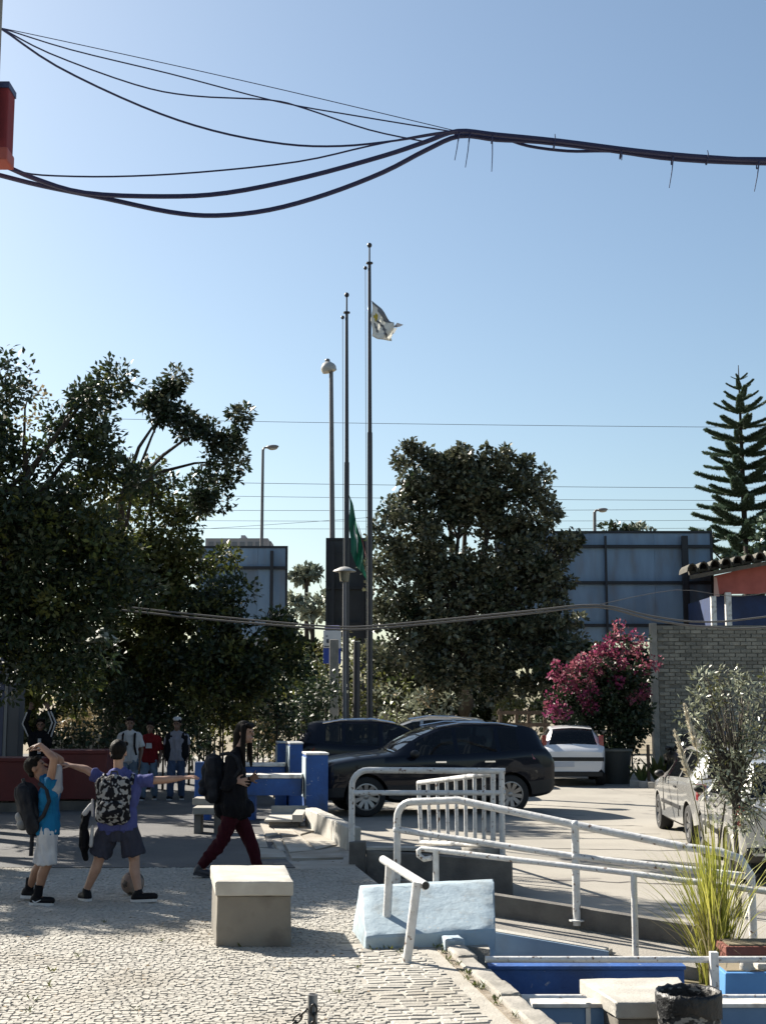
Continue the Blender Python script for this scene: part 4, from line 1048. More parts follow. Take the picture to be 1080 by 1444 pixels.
    bm.to_mesh(res); bm.free()
    res.polygons.foreach_set('use_smooth', [True] * len(res.polygons)); res.set_sharp_from_angle(angle=math.radians(38))
    link('body', res, None, t)
    # seats and steering wheel seen through the glass
    xm_ = (S['axles'][0] + S['axles'][1]) / 2
    for sx, ys in ((0.18, (-0.36, 0.36)), (-0.72, (-0.38, 0.0, 0.38))):
        for yy in ys:
            mb = MB(); zb_ = S['keys'][4][3] - 0.55
            mb.cap((xm_ + sx - 0.16, yy - 0.13, zb_ + 0.28), (xm_ + sx - 0.26, yy - 0.13, zb_ + 0.66), 0.10, 0.08); mb.cap((xm_ + sx - 0.16, yy + 0.13, zb_ + 0.28), (xm_ + sx - 0.26, yy + 0.13, zb_ + 0.66), 0.10, 0.08)
            mb.cap((xm_ + sx - 0.1, yy, zb_ + 0.2), (xm_ + sx + 0.25, yy, zb_ + 0.22), 0.16, 0.14); mb.ell((xm_ + sx - 0.28, yy, zb_ + 0.84), (0.06, 0.12, 0.09))
            mb.build('seat', M_seat, t, local=True, smooth=True)
    # wheels
    tw = 0.105; R = wr; rr = wr * 0.66
    def wheel(nsp):
        ty = MB(); ty.lathe([(rr, -tw), (R * 0.93, -tw), (R * 0.99, -tw * 0.8), (R, 0), (R * 0.99, tw * 0.8), (R * 0.93, tw), (rr, tw * 0.95), (rr * 0.98, tw * 0.4), (0.02, tw * 0.3)], (0, 0, 0), 30, axis=(0, 1, 0))
        tm = ty.mesh('wheel', smooth=True, ang=50); tm.materials.append(M_tyre)
        rm = MB(); rm.lathe([(rr * 1.0, tw * 0.5), (rr * 1.02, tw * 1.0), (rr * 0.93, tw * 1.02), (rr * 0.9, tw * 0.5)], (0, 0, 0), 30, axis=(0, 1, 0))
        for q in range(nsp):
            a = 2 * math.pi * q / nsp
            Rm = Matrix.Rotation(a, 3, 'Y'); w0, w1 = rr * 0.10, rr * (0.17 if nsp > 8 else 0.24)
            pts = [(-w0, tw * 0.72, rr * 0.12), (w0, tw * 0.72, rr * 0.12), (w1, tw * 0.92, rr * 0.94), (-w1, tw * 0.92, rr * 0.94)]
            rm.hexa([Rm @ Vector((x, y - 0.03, z)) for x, y, z in pts], [Rm @ Vector((x, y, z)) for x, y, z in pts])
        rm.lathe([(rr * 0.2, tw * 0.6), (rr * 0.2, tw * 0.82), (rr * 0.1, tw * 0.88), (0, tw * 0.88)], (0, 0, 0), 14, axis=(0, 1, 0))
        rmesh = rm.mesh('rim', smooth=True, ang=35); rmesh.materials.append(rims or M_rim)
        return tm, rmesh
    tm, rmesh = wheel(S.get('spokes', 7))
    for xa in S['axles']:
        for sd in (-1, 1):
            w = link('wheel', tm, None, t, (xa, sd * (S['track'] - 0.005), wr)); w.rotation_euler = (0, random.uniform(0, 1), 0 if sd > 0 else math.pi)
            link('rim', rmesh, None, w)
    # details: a list of (name, material, builder pieces)
    for nm, m, pieces in S['detail']:
        for p_ in pieces:
            mb = MB()
            if p_[0] == 'box': mb.box(p_[1], p_[2], p_[3] if len(p_) > 3 else 0.0)
            elif p_[0] == 'ell': mb.ell(p_[1], p_[2])
            elif p_[0] == 'hex': mb.hexa([Vector(q) for q in p_[1]], [Vector(q) for q in p_[2]])
            elif p_[0] == 'tube': mb.tube(p_[1], p_[2], 8)
            mb.build(nm, m, t, local=True, smooth=p_[0] != 'box', bevel=0.012 if p_[0] == 'box' and min(p_[2]) > 0.03 else 0)
    return t
def suv_spec(L=4.56):
    f = L / 4.56; X = lambda x: x * f
    keys = [(X(2.28), 0.34, 0.50, 0.66, 0.70, 0.62, 0.66, 0.50), (X(2.22), 0.30, 0.50, 0.82, 0.90, 0.76, 0.80, 0.66), (X(2.05), 0.30, 0.52, 0.93, 1.00, 0.86, 0.89, 0.76), (X(1.6), 0.30, 0.55, 1.00, 1.075, 0.90, 0.925, 0.80), (X(1.02), 0.30, 0.56, 1.05, 1.135, 0.91, 0.93, 0.80),
            (X(0.88), 0.24, 0.56, 1.04, 1.15, 0.91, 0.93, 0.78), (X(0.30), 0.24, 0.56, 1.06, 1.48, 0.91, 0.93, 0.66), (X(-0.05), 0.24, 0.56, 1.07, 1.61, 0.91, 0.93, 0.63), (X(-0.5), 0.24, 0.56, 1.08, 1.665, 0.91, 0.93, 0.62), (X(-1.2), 0.28, 0.57, 1.11, 1.665, 0.91, 0.93, 0.62), (X(-1.75), 0.30, 0.60, 1.16, 1.63, 0.90, 0.92, 0.60),
            (X(-1.98), 0.32, 0.62, 1.17, 1.575, 0.89, 0.91, 0.59), (X(-2.17), 0.36, 0.64, 1.10, 1.17, 0.86, 0.88, 0.68), (X(-2.26), 0.42, 0.66, 0.96, 1.02, 0.80, 0.84, 0.70), (X(-2.28), 0.48, 0.66, 0.85, 0.88, 0.70, 0.74, 0.6)]
    return dict(keys=keys, side=[(X(-1.55), X(-1.18)), (X(-1.10), X(-0.36)), (X(-0.28), X(0.46))], wind=(X(0.90), X(-0.02)), rear=(X(-1.90), X(-2.15)), axles=(X(1.40), X(-1.36)), wr=0.36, track=0.80, spokes=10, cladding=True, detail=[
        ('headlight', M_head, [('hex', [(X(2.19), s * 0.50, 0.74), (X(2.10), s * 0.80, 0.77), (X(1.86), s * 0.885, 0.86), (X(1.95), s * 0.6, 0.80)], [(X(2.15), s * 0.50, 0.84), (X(2.06), s * 0.78, 0.885), (X(1.80), s * 0.88, 0.945), (X(1.9), s * 0.58, 0.9)]) for s in (-1, 1)]),
        ('tail_light', M_tail, [('hex', [(X(-2.12), s * 0.55, 0.96), (X(-2.10), s * 0.84, 0.97), (X(-1.80), s * 0.93, 1.01), (X(-1.95), s * 0.7, 0.98)], [(X(-2.15), s * 0.55, 1.06), (X(-2.09), s * 0.83, 1.07), (X(-1.78), s * 0.915, 1.10), (X(-1.95), s * 0.7, 1.08)]) for s in (-1, 1)]),
        ('roof_spoiler', None, []),
        ('wing_mirror', M_trim, [('ell', (X(0.52), s * 1.03, 1.12), (0.09, 0.10, 0.075)) for s in (-1, 1)]),
        ('door_handle', M_chrome, [('box', (X(x), s * 0.935, 0.97), (0.2, 0.03, 0.028)) for x in (-0.95, 0.0) for s in (-1, 1)]),
        ('roof_rail', M_chrome, [('tube', [(X(0.0), s * 0.60, 1.60), (X(-0.5), s * 0.60, 1.68), (X(-1.2), s * 0.595, 1.665), (X(-1.6), s * 0.58, 1.60)], 0.016) for s in (-1, 1)]),
        ('sill_strip', M_chrome, [('box', (X(0.0), s * 0.925, 0.40), (X(1.7), 0.02, 0.025)) for s in (-1, 1)]),
        ('number_plate', M_plate, [('box', (X(2.285), 0, 0.56), (0.012, 0.5, 0.11)), ('box', (X(-2.285), 0, 0.72), (0.012, 0.5, 0.11))]),
        ('grille', M_trim, [('box', (X(2.25), 0, 0.68), (0.07, 0.78, 0.2))])])
P_black = paint('black_car_paint', (0.004, 0.006, 0.013), 0, 0.3, 0.42, 0.1)
P_navy = paint('dark_blue_car_paint', (0.004, 0.006, 0.014), 0, 0.3, 0.42, 0.1)
P_white = paint('white_car_paint', (0.72, 0.73, 0.75))
P_silver = paint('silver_car_paint', (0.47, 0.465, 0.445), 0.5, 0.25)
P_grey = paint('pale_grey_car_paint', (0.47, 0.465, 0.445), 0.4, 0.25)
M_rimdark = mat('dark_rim', (0.10, 0.10, 0.105), 0.4, metal=0.6)
# x forward points left in the picture for the near black car
S1 = suv_spec(4.52)
ySUV = 25.2
b1 = at(618, 1140, ySUV)
car('parked_car', 'black sport utility car seen side on, parked nearest the balustrade', (b1.x - 0.16, ySUV + 0.85, LOT), math.radians(180 + 13), P_black, S1, 'cars parked in the school lot')
S2 = suv_spec(4.5)
b2 = at(413, 1040, 29.6)
car('parked_car', 'dark car parked behind the black one, its tail by the blue piers', (b2.x + 2.2, 30.4, LOT), math.radians(2), P_navy, S2, 'cars parked in the school lot', M_rimdark)
S3 = suv_spec(4.4)
b3 = at(560, 1012, 33.5)
car('parked_car', 'pale car almost hidden behind the two dark cars, only its roof showing', (b3.x + 0.3, 34.4, LOT + 0.02), math.radians(180), P_grey, S3, 'cars parked in the school lot')

def hatch_spec(L=3.75, H=1.44, W=0.80, tail='tall'):
    f = L / 3.75; g = H / 1.44; X = lambda x: x * f; Z = lambda z: z * g
    keys = [(X(1.87), 0.34, 0.45, 0.58, 0.61, 0.55 * W / .8, 0.60 * W / .8, 0.46), (X(1.80), 0.24, 0.46, 0.68, 0.73, 0.70, 0.73, 0.60), (X(1.55), 0.2, 0.48, Z(0.76), Z(0.83), 0.77, 0.79, 0.68), (X(1.1), 0.2, 0.5, Z(0.83), Z(0.92), 0.79, 0.81, 0.70), (X(0.95), 0.2, 0.5, Z(0.85), Z(0.96), 0.79, 0.81, 0.68),
            (X(0.30), 0.2, 0.5, Z(0.88), Z(1.36), 0.80, 0.815, 0.57), (X(-0.1), 0.2, 0.5, Z(0.90), Z(1.43), 0.80, 0.815, 0.55), (X(-0.7), 0.2, 0.51, Z(0.92), Z(1.44), 0.80, 0.815, 0.545), (X(-1.25), 0.22, 0.52, Z(0.94), Z(1.40), 0.79, 0.81, 0.53), (X(-1.45), 0.23, 0.53, Z(0.95), Z(1.35), 0.785, 0.80, 0.525),
            (X(-1.68), 0.26, 0.54, Z(0.93), Z(1.00), 0.76, 0.78, 0.64), (X(-1.82), 0.30, 0.54, Z(0.86), Z(0.90), 0.72, 0.745, 0.64), (X(-1.875), 0.36, 0.52, Z(0.80), Z(0.83), 0.66, 0.70, 0.6)]
    return dict(keys=keys, side=[(X(-1.25), X(-0.62)), (X(-0.54), X(0.50))], wind=(X(0.96), X(-0.02)), rear=(X(-1.36), X(-1.72)), axles=(X(1.20), X(-1.20)), wr=0.285, track=0.695, spokes=7, detail=[
        ('headlight', M_head, [('hex', [(X(1.83), s * 0.42, 0.58), (X(1.74), s * 0.68, 0.59), (X(1.55), s * 0.775, 0.64), (X(1.6), s * 0.5, 0.62)], [(X(1.80), s * 0.42, 0.68), (X(1.70), s * 0.66, 0.70), (X(1.5), s * 0.76, 0.74), (X(1.55), s * 0.5, 0.73)]) for s in (-1, 1)]),
        ('tail_light', M_tail, [('box', (X(-1.76), s * 0.705, Z(0.80)), (0.16, 0.13, 0.24)) for s in (-1, 1)]),
        ('number_plate', M_plate, [('box', (X(-1.885), 0, 0.56), (0.02, 0.48, 0.11))]),
        ('bumper_strip', M_trim, [('box', (X(-1.86), 0, 0.42), (0.06, 1.36, 0.06))]),
        ('wing_mirror', M_trim, [('ell', (X(0.52), s * 0.88, Z(0.95)), (0.07, 0.08, 0.055)) for s in (-1, 1)]),
        ('door_handle', M_trim, [('box', (X(-0.42), s * 0.818, Z(0.80)), (0.16, 0.025, 0.03)) for s in (-1, 1)]),
        ('door_seam', M_trim, [('box', (X(x), s * 0.806, Z(0.62)), (0.012, 0.018, 0.52)) for x in (-0.58, 0.62) for s in (-1, 1)]),
        ('side_strip', M_trim, [('box', (X(0.0), s * 0.815, 0.50), (X(1.5), 0.02, 0.05)) for s in (-1, 1)]),
        ('wiper', M_trim, [('tube', [(X(-1.71), 0.0, Z(0.99)), (X(-1.63), 0.28, Z(1.07))], 0.008)])])
S4 = hatch_spec(3.75, 1.46)
S4['detail'] = [d for d in S4['detail'] if d[0] not in ('tail_light', 'number_plate', 'bumper_strip')] + [
    ('tail_light', M_tail, [('box', (-1.60, s * 0.70, 1.06), (0.14, 0.11, 0.34)) for s in (-1, 1)]),
    ('bumper', M_trim, [('box', (-1.86, 0, 0.30), (0.10, 1.38, 0.12)), ('box', (-1.83, 0, 0.66), (0.10, 1.48, 0.10))]),
    ('number_plate', M_plate, [('box', (-1.885, 0.24, 0.53), (0.02, 0.50, 0.12))]),
    ('badge', M_trim, [('ell', (-1.84, 0.0, 0.83), (0.03, 0.075, 0.055))]),
    ('tailgate_panel', P_white, [('box', (-1.875, -0.36, 0.53), (0.014, 0.42, 0.12))])]
yv = 33.6
b4 = at(811, 1100, yv)
car('parked_car', 'white hatchback seen from behind beside the bougainvillea', (b4.x + 0.1, yv + 1.87, LOT), math.radians(90 - 4), P_white, S4, 'cars parked in the school lot')
S5 = hatch_spec(3.85, 1.42)
w1 = at(979, 1180, 20.2)
car('parked_car', 'silver hatchback parked ahead of the nearer silver car, seen from its tail', (w1.x + 0.74, 20.2 + 1.25, LOT), math.radians(90 - 1.5), P_silver, S5, 'cars parked in the school lot')
S6 = hatch_spec(3.80, 1.44)
w2_ = at(1040, 1212, 16.15)
car('parked_car', 'pale grey hatchback nearest the olive sapling at the right edge', (w2_.x + 0.82, 16.15 + 1.22, LOT), math.radians(90 - 6), P_grey, S6, 'cars parked in the school lot')
# one more car far right behind the silver ones
S7 = hatch_spec(3.8, 1.4)
b7 = at(980, 1080, 31.0)
car('parked_car', 'dark small car half hidden beyond the silver hatchback', (b7.x + 0.80, 33.0, LOT), math.radians(90), P_navy, S7, 'cars parked in the school lot', M_rimdark)
# ------------------------------------------------------------------ people
def skin(n, c): return mat(n, c, 0.55, (c[0] * 0.85, c[1] * 0.8, c[2] * 0.78), 14, coords='World')
M_skin = skin('skin_light', (0.42, 0.25, 0.175)); M_skin2 = skin('skin_tan', (0.30, 0.165, 0.105)); M_skin3 = skin('skin_brown', (0.16, 0.085, 0.055))
M_hair = mat('black_hair', (0.010, 0.008, 0.007), 0.6, (0.018, 0.014, 0.012), 40, bump=0.5, bscale=90, coords='World', stretch=(1, 1, 0.15), spec=0.08)
M_eye = mat('eye', (0.02, 0.015, 0.012), 0.1)
M_lip = mat('lips', (0.32, 0.13, 0.11), 0.5)
def cloth(n, c, c2=None): return mat(n, c, 0.85, c2 or tuple(x * 0.78 for x in c), 7, bump=0.45, bscale=14, coords='World', spec=0.12)
C_viol = cloth('violet_blue_cotton', (0.10, 0.115, 0.32)); C_cyan = cloth('bright_blue_cotton', (0.012, 0.17, 0.37)); C_lgrey = cloth('light_grey_cotton', (0.42, 0.43, 0.47))
C_navy = cloth('charcoal_cotton', (0.055, 0.058, 0.085)); C_whites = cloth('pale_grey_shorts', (0.60, 0.62, 0.66)); C_blk = cloth('black_cloth', (0.010, 0.010, 0.013))
C_mar = cloth('maroon_denim', (0.055, 0.007, 0.014)); C_jean = cloth('light_denim', (0.20, 0.27, 0.36)); C_djean = cloth('mid_denim', (0.10, 0.14, 0.24)); C_red = cloth('red_cotton', (0.22, 0.015, 0.018))
C_wht = cloth('white_cotton', (0.66, 0.66, 0.68)); C_gry = cloth('grey_cotton', (0.35, 0.34, 0.40)); M_shoe = mat('black_shoe', (0.008, 0.008, 0.010), 0.6, spec=0.15); M_sole = mat('white_sole', (0.72, 0.72, 0.72), 0.6)
M_shoe2 = mat('dark_shoe', (0.03, 0.032, 0.045), 0.55)
M_patt = mat('patterned_nylon', (0.008, 0.008, 0.012), 0.7, (0.34, 0.34, 0.34), 22, 1.0, contrast=(0.52, 0.56), coords='World', bump=0.3, spec=0.12)
M_pack = mat('dark_nylon', (0.010, 0.011, 0.016), 0.75, (0.03, 0.033, 0.04), 9, coords='World', bump=0.4, bscale=12, spec=0.12)
M_gpack = mat('grey_nylon', (0.22, 0.23, 0.24), 0.6, (0.05, 0.055, 0.065), 6, coords='World', bump=0.3)
def blob(name, mb, m, parent, vox, it=4, fold=0.0):
    me = bpy.data.meshes.new('t'); me.from_pydata(mb.v, [], mb.f)
    o = bpy.data.objects.new('t', me); COL.objects.link(o)
    r = o.modifiers.new('r', 'REMESH'); r.mode = 'VOXEL'; r.voxel_size = vox
    s = o.modifiers.new('s', 'SMOOTH'); s.factor = 0.5; s.iterations = it
    dg = bpy.context.evaluated_depsgraph_get(); res = bpy.data.meshes.new_from_object(o.evaluated_get(dg))
    bpy.data.objects.remove(o)
    res.polygons.foreach_set('use_smooth', [True] * len(res.polygons))
    if fold:
        n = len(res.vertices); co = np.empty(n * 3, np.float32); res.vertices.foreach_get('co', co); co = co.reshape(-1, 3)
        no = np.empty(n * 3, np.float32); res.vertices.foreach_get('normal', no); no = no.reshape(-1, 3)
        from mathutils import noise as NZ
        ph_ = random.uniform(0, 50)
        d = np.array([abs(NZ.noise((c[0] * 16 + ph_, c[1] * 16, c[2] * 7 + c[0] * 9))) - 0.16 + 0.25 * NZ.noise((c[0] * 26, c[1] * 26 + ph_, c[2] * 14)) for c in co], np.float32) * fold
        d = np.maximum(d, -0.0025)
        co += no * d[:, None]; res.vertices.foreach_set('co', co.reshape(-1)); res.update()
    res.name = name; res.materials.clear()
    return link(name, res, m, parent)
def head_frame(J):
    f = Vector(J['face']).normalized(); u = Vector(J.get('up', (0, 0, 1))); s = f.cross(u).normalized(); u = s.cross(f)
    return Matrix((s, f, u)).transposed()
def hand(mb, wr, d, s, pn, curl=0.35, big=1.0):
    d = Vector(d).normalized(); pn = Vector(pn); pn = (pn - d * pn.dot(d)).normalized(); sd = d.cross(pn).normalized(); k = s * big
    for o in (-0.016, 0.0, 0.016): mb.cap(wr + sd * o * k * 0.7, wr + d * 0.075 * k + sd * o * k * 1.3, 0.016 * k, 0.013 * k, 8)
    for o, l in ((-0.031, 0.055), (-0.0105, 0.066), (0.0105, 0.062), (0.031, 0.048)):
        a = wr + d * 0.08 * k + sd * o * k; d1 = (d + pn * curl * 0.4 + sd * o * 7).normalized(); b = a + d1 * l * 0.55 * k
        d2 = (d + pn * curl * 1.3 + sd * o * 7).normalized(); mb.cap(a, b, 0.0088 * k, 0.0082 * k, 8); mb.cap(b, b + d2 * l * 0.6 * k, 0.0082 * k, 0.007 * k, 8)
    a = wr + d * 0.025 * k + sd * 0.022 * k; b = a + (d * 0.55 + sd * 0.75 + pn * 0.25).normalized() * 0.042 * k
    mb.cap(a, b, 0.0115 * k, 0.010 * k, 8); mb.cap(b, b + (d * 0.85 + sd * 0.35 + pn * 0.3).normalized() * 0.03 * k, 0.010 * k, 0.008 * k, 8)
def person(label, o, J, s, mats, vox=0.008, sleeve=0.6, legs='long', shorts_f=0.75, group=None, hairspec='short', fem=False, flare=0.02):
    """J: joints as world points; o: ground point under the figure."""
    t = thing('person', label, 'person', o, 0, group)
    V = {k: Vector(v) for k, v in J.items() if k not in ('face', 'up', 'palm_l', 'palm_r', 'hd_l', 'hd_r')}
    HR = head_frame(J); hc = V['head']
    b = MB()
    # head
    b.ell(hc + HR @ Vector((0, -0.008, 0.022)) * s, (0.070 * s, 0.088 * s, 0.088 * s), HR, 18, 12)
    b.ell(hc + HR @ Vector((0, 0.018, -0.05)) * s, (0.052 * s, 0.060 * s, 0.060 * s), HR, 14, 9)
    b.cap(hc + HR @ Vector((0, 0.070, -0.088)) * s, hc + HR @ Vector((0, 0.058, -0.08)) * s, 0.02 * s, 0.026 * s)
    b.cap(hc + HR @ Vector((0, 0.082, 0.012)) * s, hc + HR @ Vector((0, 0.100, -0.022)) * s, 0.008 * s, 0.0135 * s, 8)
    for sd in (-1, 1):
        b.ell(hc + HR @ Vector((sd * 0.073, -0.008, -0.008)) * s, (0.010 * s, 0.020 * s, 0.031 * s), HR, 10, 7)
        b.cap(hc + HR @ Vector((sd * 0.015, 0.078, 0.028)) * s, hc + HR @ Vector((sd * 0.045, 0.068, 0.026)) * s, 0.008 * s, 0.007 * s, 8)
    b.cap(hc + HR @ Vector((-0.02, 0.078, -0.053)) * s, hc + HR @ Vector((0.02, 0.078, -0.053)) * s, 0.011 * s, 0.011 * s, 8)
    b.cap(V['neck'], hc + HR @ Vector((0, -0.015, -0.05)) * s, 0.047 * s, 0.044 * s, 12)
    ch = (V['sh_l'] + V['sh_r']) / 2; pv = (V['hip_l'] + V['hip_r']) / 2
    def torso(mb, e, flat=1.0):
        w = 0.080 * s + e
        a_l, a_r = V['sh_l'].lerp(ch, 0.30), V['sh_r'].lerp(ch, 0.30)
        mb.cap(V['sh_l'].lerp(ch, 0.12), V['sh_r'].lerp(ch, 0.12), 0.050 * s + e, 0.050 * s + e, 14)
        mb.cap(V['neck'] + (ch - V['neck']) * 0.5, ch, 0.055 * s + e, 0.07 * s + e, 12)
        dn = (pv - ch).normalized(); wst = ch.lerp(pv, 0.58)
        for q_ in ('sh_l', 'sh_r'): mb.cap(V['neck'].lerp(hc, 0.12), V[q_].lerp(ch, 0.25), 0.036 * s + e * 0.5, 0.046 * s + e, 12)
        for A, H in ((a_l, V['hip_l']), (a_r, V['hip_r'])):
            A2 = A + dn * 0.07 * s
            mb.cap(A2, wst.lerp(wst + (H - pv), 0.8), w, (0.066 if fem else 0.074) * s + e, 14)
            mb.cap(wst.lerp(wst + (H - pv), 0.8), H + (pv - H) * 0.1, (0.066 if fem else 0.074) * s + e, 0.088 * s + e, 14)
        mb.cap(ch + dn * 0.06 * s, wst, 0.088 * s + e, 0.080 * s + e, 14); mb.cap(wst, pv, 0.080 * s + e, 0.088 * s + e, 14)
    torso(b, 0)
    RA = (0.043, 0.037, 0.035, 0.023); RL = (0.076, 0.052, 0.051, 0.032)
    if fem: RA = (0.038, 0.033, 0.031, 0.021)
    for q in ('l', 'r'):
        S_, E, Wr = V['sh_' + q], V['el_' + q], V['wr_' + q]
        b.cap(S_, E, RA[0] * s, RA[1] * s, 12); m = E.lerp(Wr, 0.3); b.cap(E, m, RA[1] * s, RA[2] * s * 1.04, 12); b.cap(m, Wr, RA[2] * s * 1.02, RA[3] * s, 12)
        hand(b, Wr, J.get('hd_' + q) or (Wr - E), s * 1.02, J.get('palm_' + q, (0, -1, 0.2)))
        H, K, A, T = V['hip_' + q], V['kn_' + q], V['an_' + q], V['toe_' + q]
        b.cap(H, K, RL[0] * s, RL[1] * s, 14); c_ = K.lerp(A, 0.32); bk = (A - T); bk.z = 0; bk = bk.normalized() * 0.014 * s if bk.length > 0 else Vector()
        b.cap(K, c_ + bk, RL[1] * s * 0.95, RL[2] * s, 12); b.cap(c_ + bk, A, RL[2] * s, RL[3] * s, 12)
        b.cap(A + (A - T).normalized() * 0.03 * s + Vector((0, 0, -0.03 * s)), T, 0.03 * s, 0.024 * s, 10)
    body = blob('body', MB_off(b, t), mats['skin'], t, vox)
    # face
    for sd in (-1, 1):
        e = MB(); e.ell(hc + HR @ Vector((sd * 0.030, 0.077, 0.010)) * s, (0.013 * s, 0.008 * s, 0.007 * s), HR, 10, 7); e.build('eye', M_eye, t, smooth=True)
    e = MB(); e.ell(hc + HR @ Vector((0, 0.087, -0.053)) * s, (0.021 * s, 0.007 * s, 0.0065 * s), HR, 10, 7); e.build('mouth', M_lip, t, smooth=True)
    # hair
    h = MB()
    h.ell(hc + HR @ Vector((0, -0.020, 0.036)) * s, (0.080 * s, 0.090 * s, 0.090 * s), HR, 18, 12)
    h.cap(hc + HR @ Vector((-0.05, 0.055, 0.078)) * s, hc + HR @ Vector((0.05, 0.055, 0.078)) * s, 0.026 * s, 0.026 * s)
    h.cap(hc + HR @ Vector((-0.03, -0.062, -0.035)) * s, hc + HR @ Vector((0.03, -0.062, -0.035)) * s, 0.032 * s, 0.032 * s)
    if hairspec == 'long':
        for sd in (-1, 1):
            h.cap(hc + HR @ Vector((sd * 0.068, 0.015, 0.06)) * s, hc + HR @ Vector((sd * 0.074, 0.02, -0.16)) * s, 0.03 * s, 0.03 * s)
            h.cap(hc + HR @ Vector((sd * 0.074, 0.02, -0.16)) * s, hc + Vector((0, 0, -0.34 * s)) + HR @ Vector((sd * 0.075, 0.035, 0)) * s, 0.03 * s, 0.016 * s)
        h.cap(hc + HR @ Vector((0, -0.07, 0)) * s, hc + HR @ Vector((0, -0.085, -0.30)) * s, 0.065 * s, 0.05 * s)
        h.cap(hc + HR @ Vector((-0.04, 0.075, 0.07)) * s, hc + HR @ Vector((0.03, 0.082, 0.052)) * s, 0.018 * s, 0.014 * s)
    hb = blob('hair', MB_off(h, t), mats.get('hair', M_hair), t, vox, 2)
    # shirt
    sh = MB(); torso(sh, 0.013 * s + (0.018 if mats.get('jacket') else 0))
    dn = (pv - ch).normalized(); hm = MB()
    for q_ in ('hip_l', 'hip_r'): sh.flat(V[q_].lerp(pv, 0.25) - dn * 0.16 * s, V[q_].lerp(pv, 0.25) + dn * 0.035 * s, 0.098 * s, 0.112 * s, 16)
    sh.flat(pv - dn * 0.16 * s, pv + dn * 0.035 * s, 0.10 * s, 0.112 * s, 16)
    for q in ('l', 'r'):
        S_, E, Wr = V['sh_' + q], V['el_' + q], V['wr_' + q]
        if sleeve <= 1: sh.cap(S_.lerp(ch, 0.1), S_.lerp(E, sleeve * 0.5), 0.054 * s, 0.054 * s, 12); sh.flat(S_, S_.lerp(E, sleeve), 0.054 * s, 0.064 * s, 14)
        else: sh.cap(S_, E, 0.060 * s, 0.052 * s, 12); sh.cap(E, E.lerp(Wr, sleeve - 1), 0.052 * s, 0.040 * s, 12)
    blob('jacket' if mats.get('jacket') else 'shirt', MB_off(sh, t), mats['shirt'], t, vox * 1.1, 3, 0.022)
    # trousers or shorts
    tr = MB()
    tr.cap(V['hip_l'], V['hip_r'], 0.090 * s, 0.090 * s, 14)
    if legs == 'short': tr.flat(pv, pv + dn * 0.135 * s, 0.10 * s, 0.088 * s, 14)
    for q in ('l', 'r'):
        H, K, A = V['hip_' + q], V['kn_' + q], V['an_' + q]
        if legs == 'short': tr.cap(H, H.lerp(K, shorts_f * 0.4), 0.088 * s, 0.084 * s, 14); tr.flat(H, H.lerp(K, shorts_f * 1.05), 0.090 * s, 0.082 * s + flare, 16)
        else:
            tr.cap(H, K, 0.092 * s, 0.070 * s, 14); tr.cap(K, K.lerp(A, 0.35), 0.070 * s, 0.069 * s, 12); tr.cap(K.lerp(A, 0.35), K.lerp(A, 0.95), 0.069 * s, (0.050 if legs == 'slim' else 0.060) * s, 12)
    blob('shorts' if legs == 'short' else 'trousers', MB_off(tr, t), mats['legs'], t, vox * 1.1, 3, 0.026)
    # shoes
    for q in ('l', 'r'):
        A, T = V['an_' + q], V['toe_' + q]; d = (T - A); d.z = 0; d.normalize()
        tilt = (T - A).normalized()
        heel = A - d * 0.035 * s; heel.z = A.z - 0.052 * s
        sb = MB(); sb.cap(Vector((A.x, A.y, A.z + 0.0)), heel + Vector((0, 0, 0.015 * s)), 0.040 * s, 0.040 * s, 10); sb.cap(heel, T + Vector((0, 0, 0.006)), 0.042 * s, 0.036 * s, 12)
        sh_ = blob('shoe', MB_off(sb, t), mats['shoe'], t, vox, 3)
        so = MB(); sd_ = Vector((-d.y, d.x, 0)); zz = Vector((0, 0, 1))
        prof = [(-0.042, 0.026), (-0.05, 0.0), (-0.042, -0.026)]
        ring = []
        Ls = (T - heel).length
        for q_, w_ in ((-0.042, 0.022), (0.0, 0.038), (0.35, 0.034), (0.75, 0.042), (1.0, 0.030), (1.12, 0.012)):
            base = heel.lerp(T, q_) if q_ >= 0 else heel + d * q_ * s
            ring.append((base, w_ * s * 1.06))
        lo = [b_ + sd_ * w_ + zz * -0.040 * s for b_, w_ in ring] + [b_ - sd_ * w_ + zz * -0.040 * s for b_, w_ in reversed(ring)]
        hi = [p + zz * 0.026 * s for p in lo]; n = len(lo)
        so.add(lo + hi, [tuple(range(n))[::-1], tuple(range(n, 2 * n))] + [(i, (i + 1) % n, n + (i + 1) % n, n + i) for i in range(n)])
        so.build('sole', mats.get('sole', M_sole), sh_, bevel=0.0)
    return t
def MB_off(mb, t):
    o = origin(t); mb.v = [(x[0] - o.x, x[1] - o.y, x[2] - o.z) for x in mb.v]; return mb
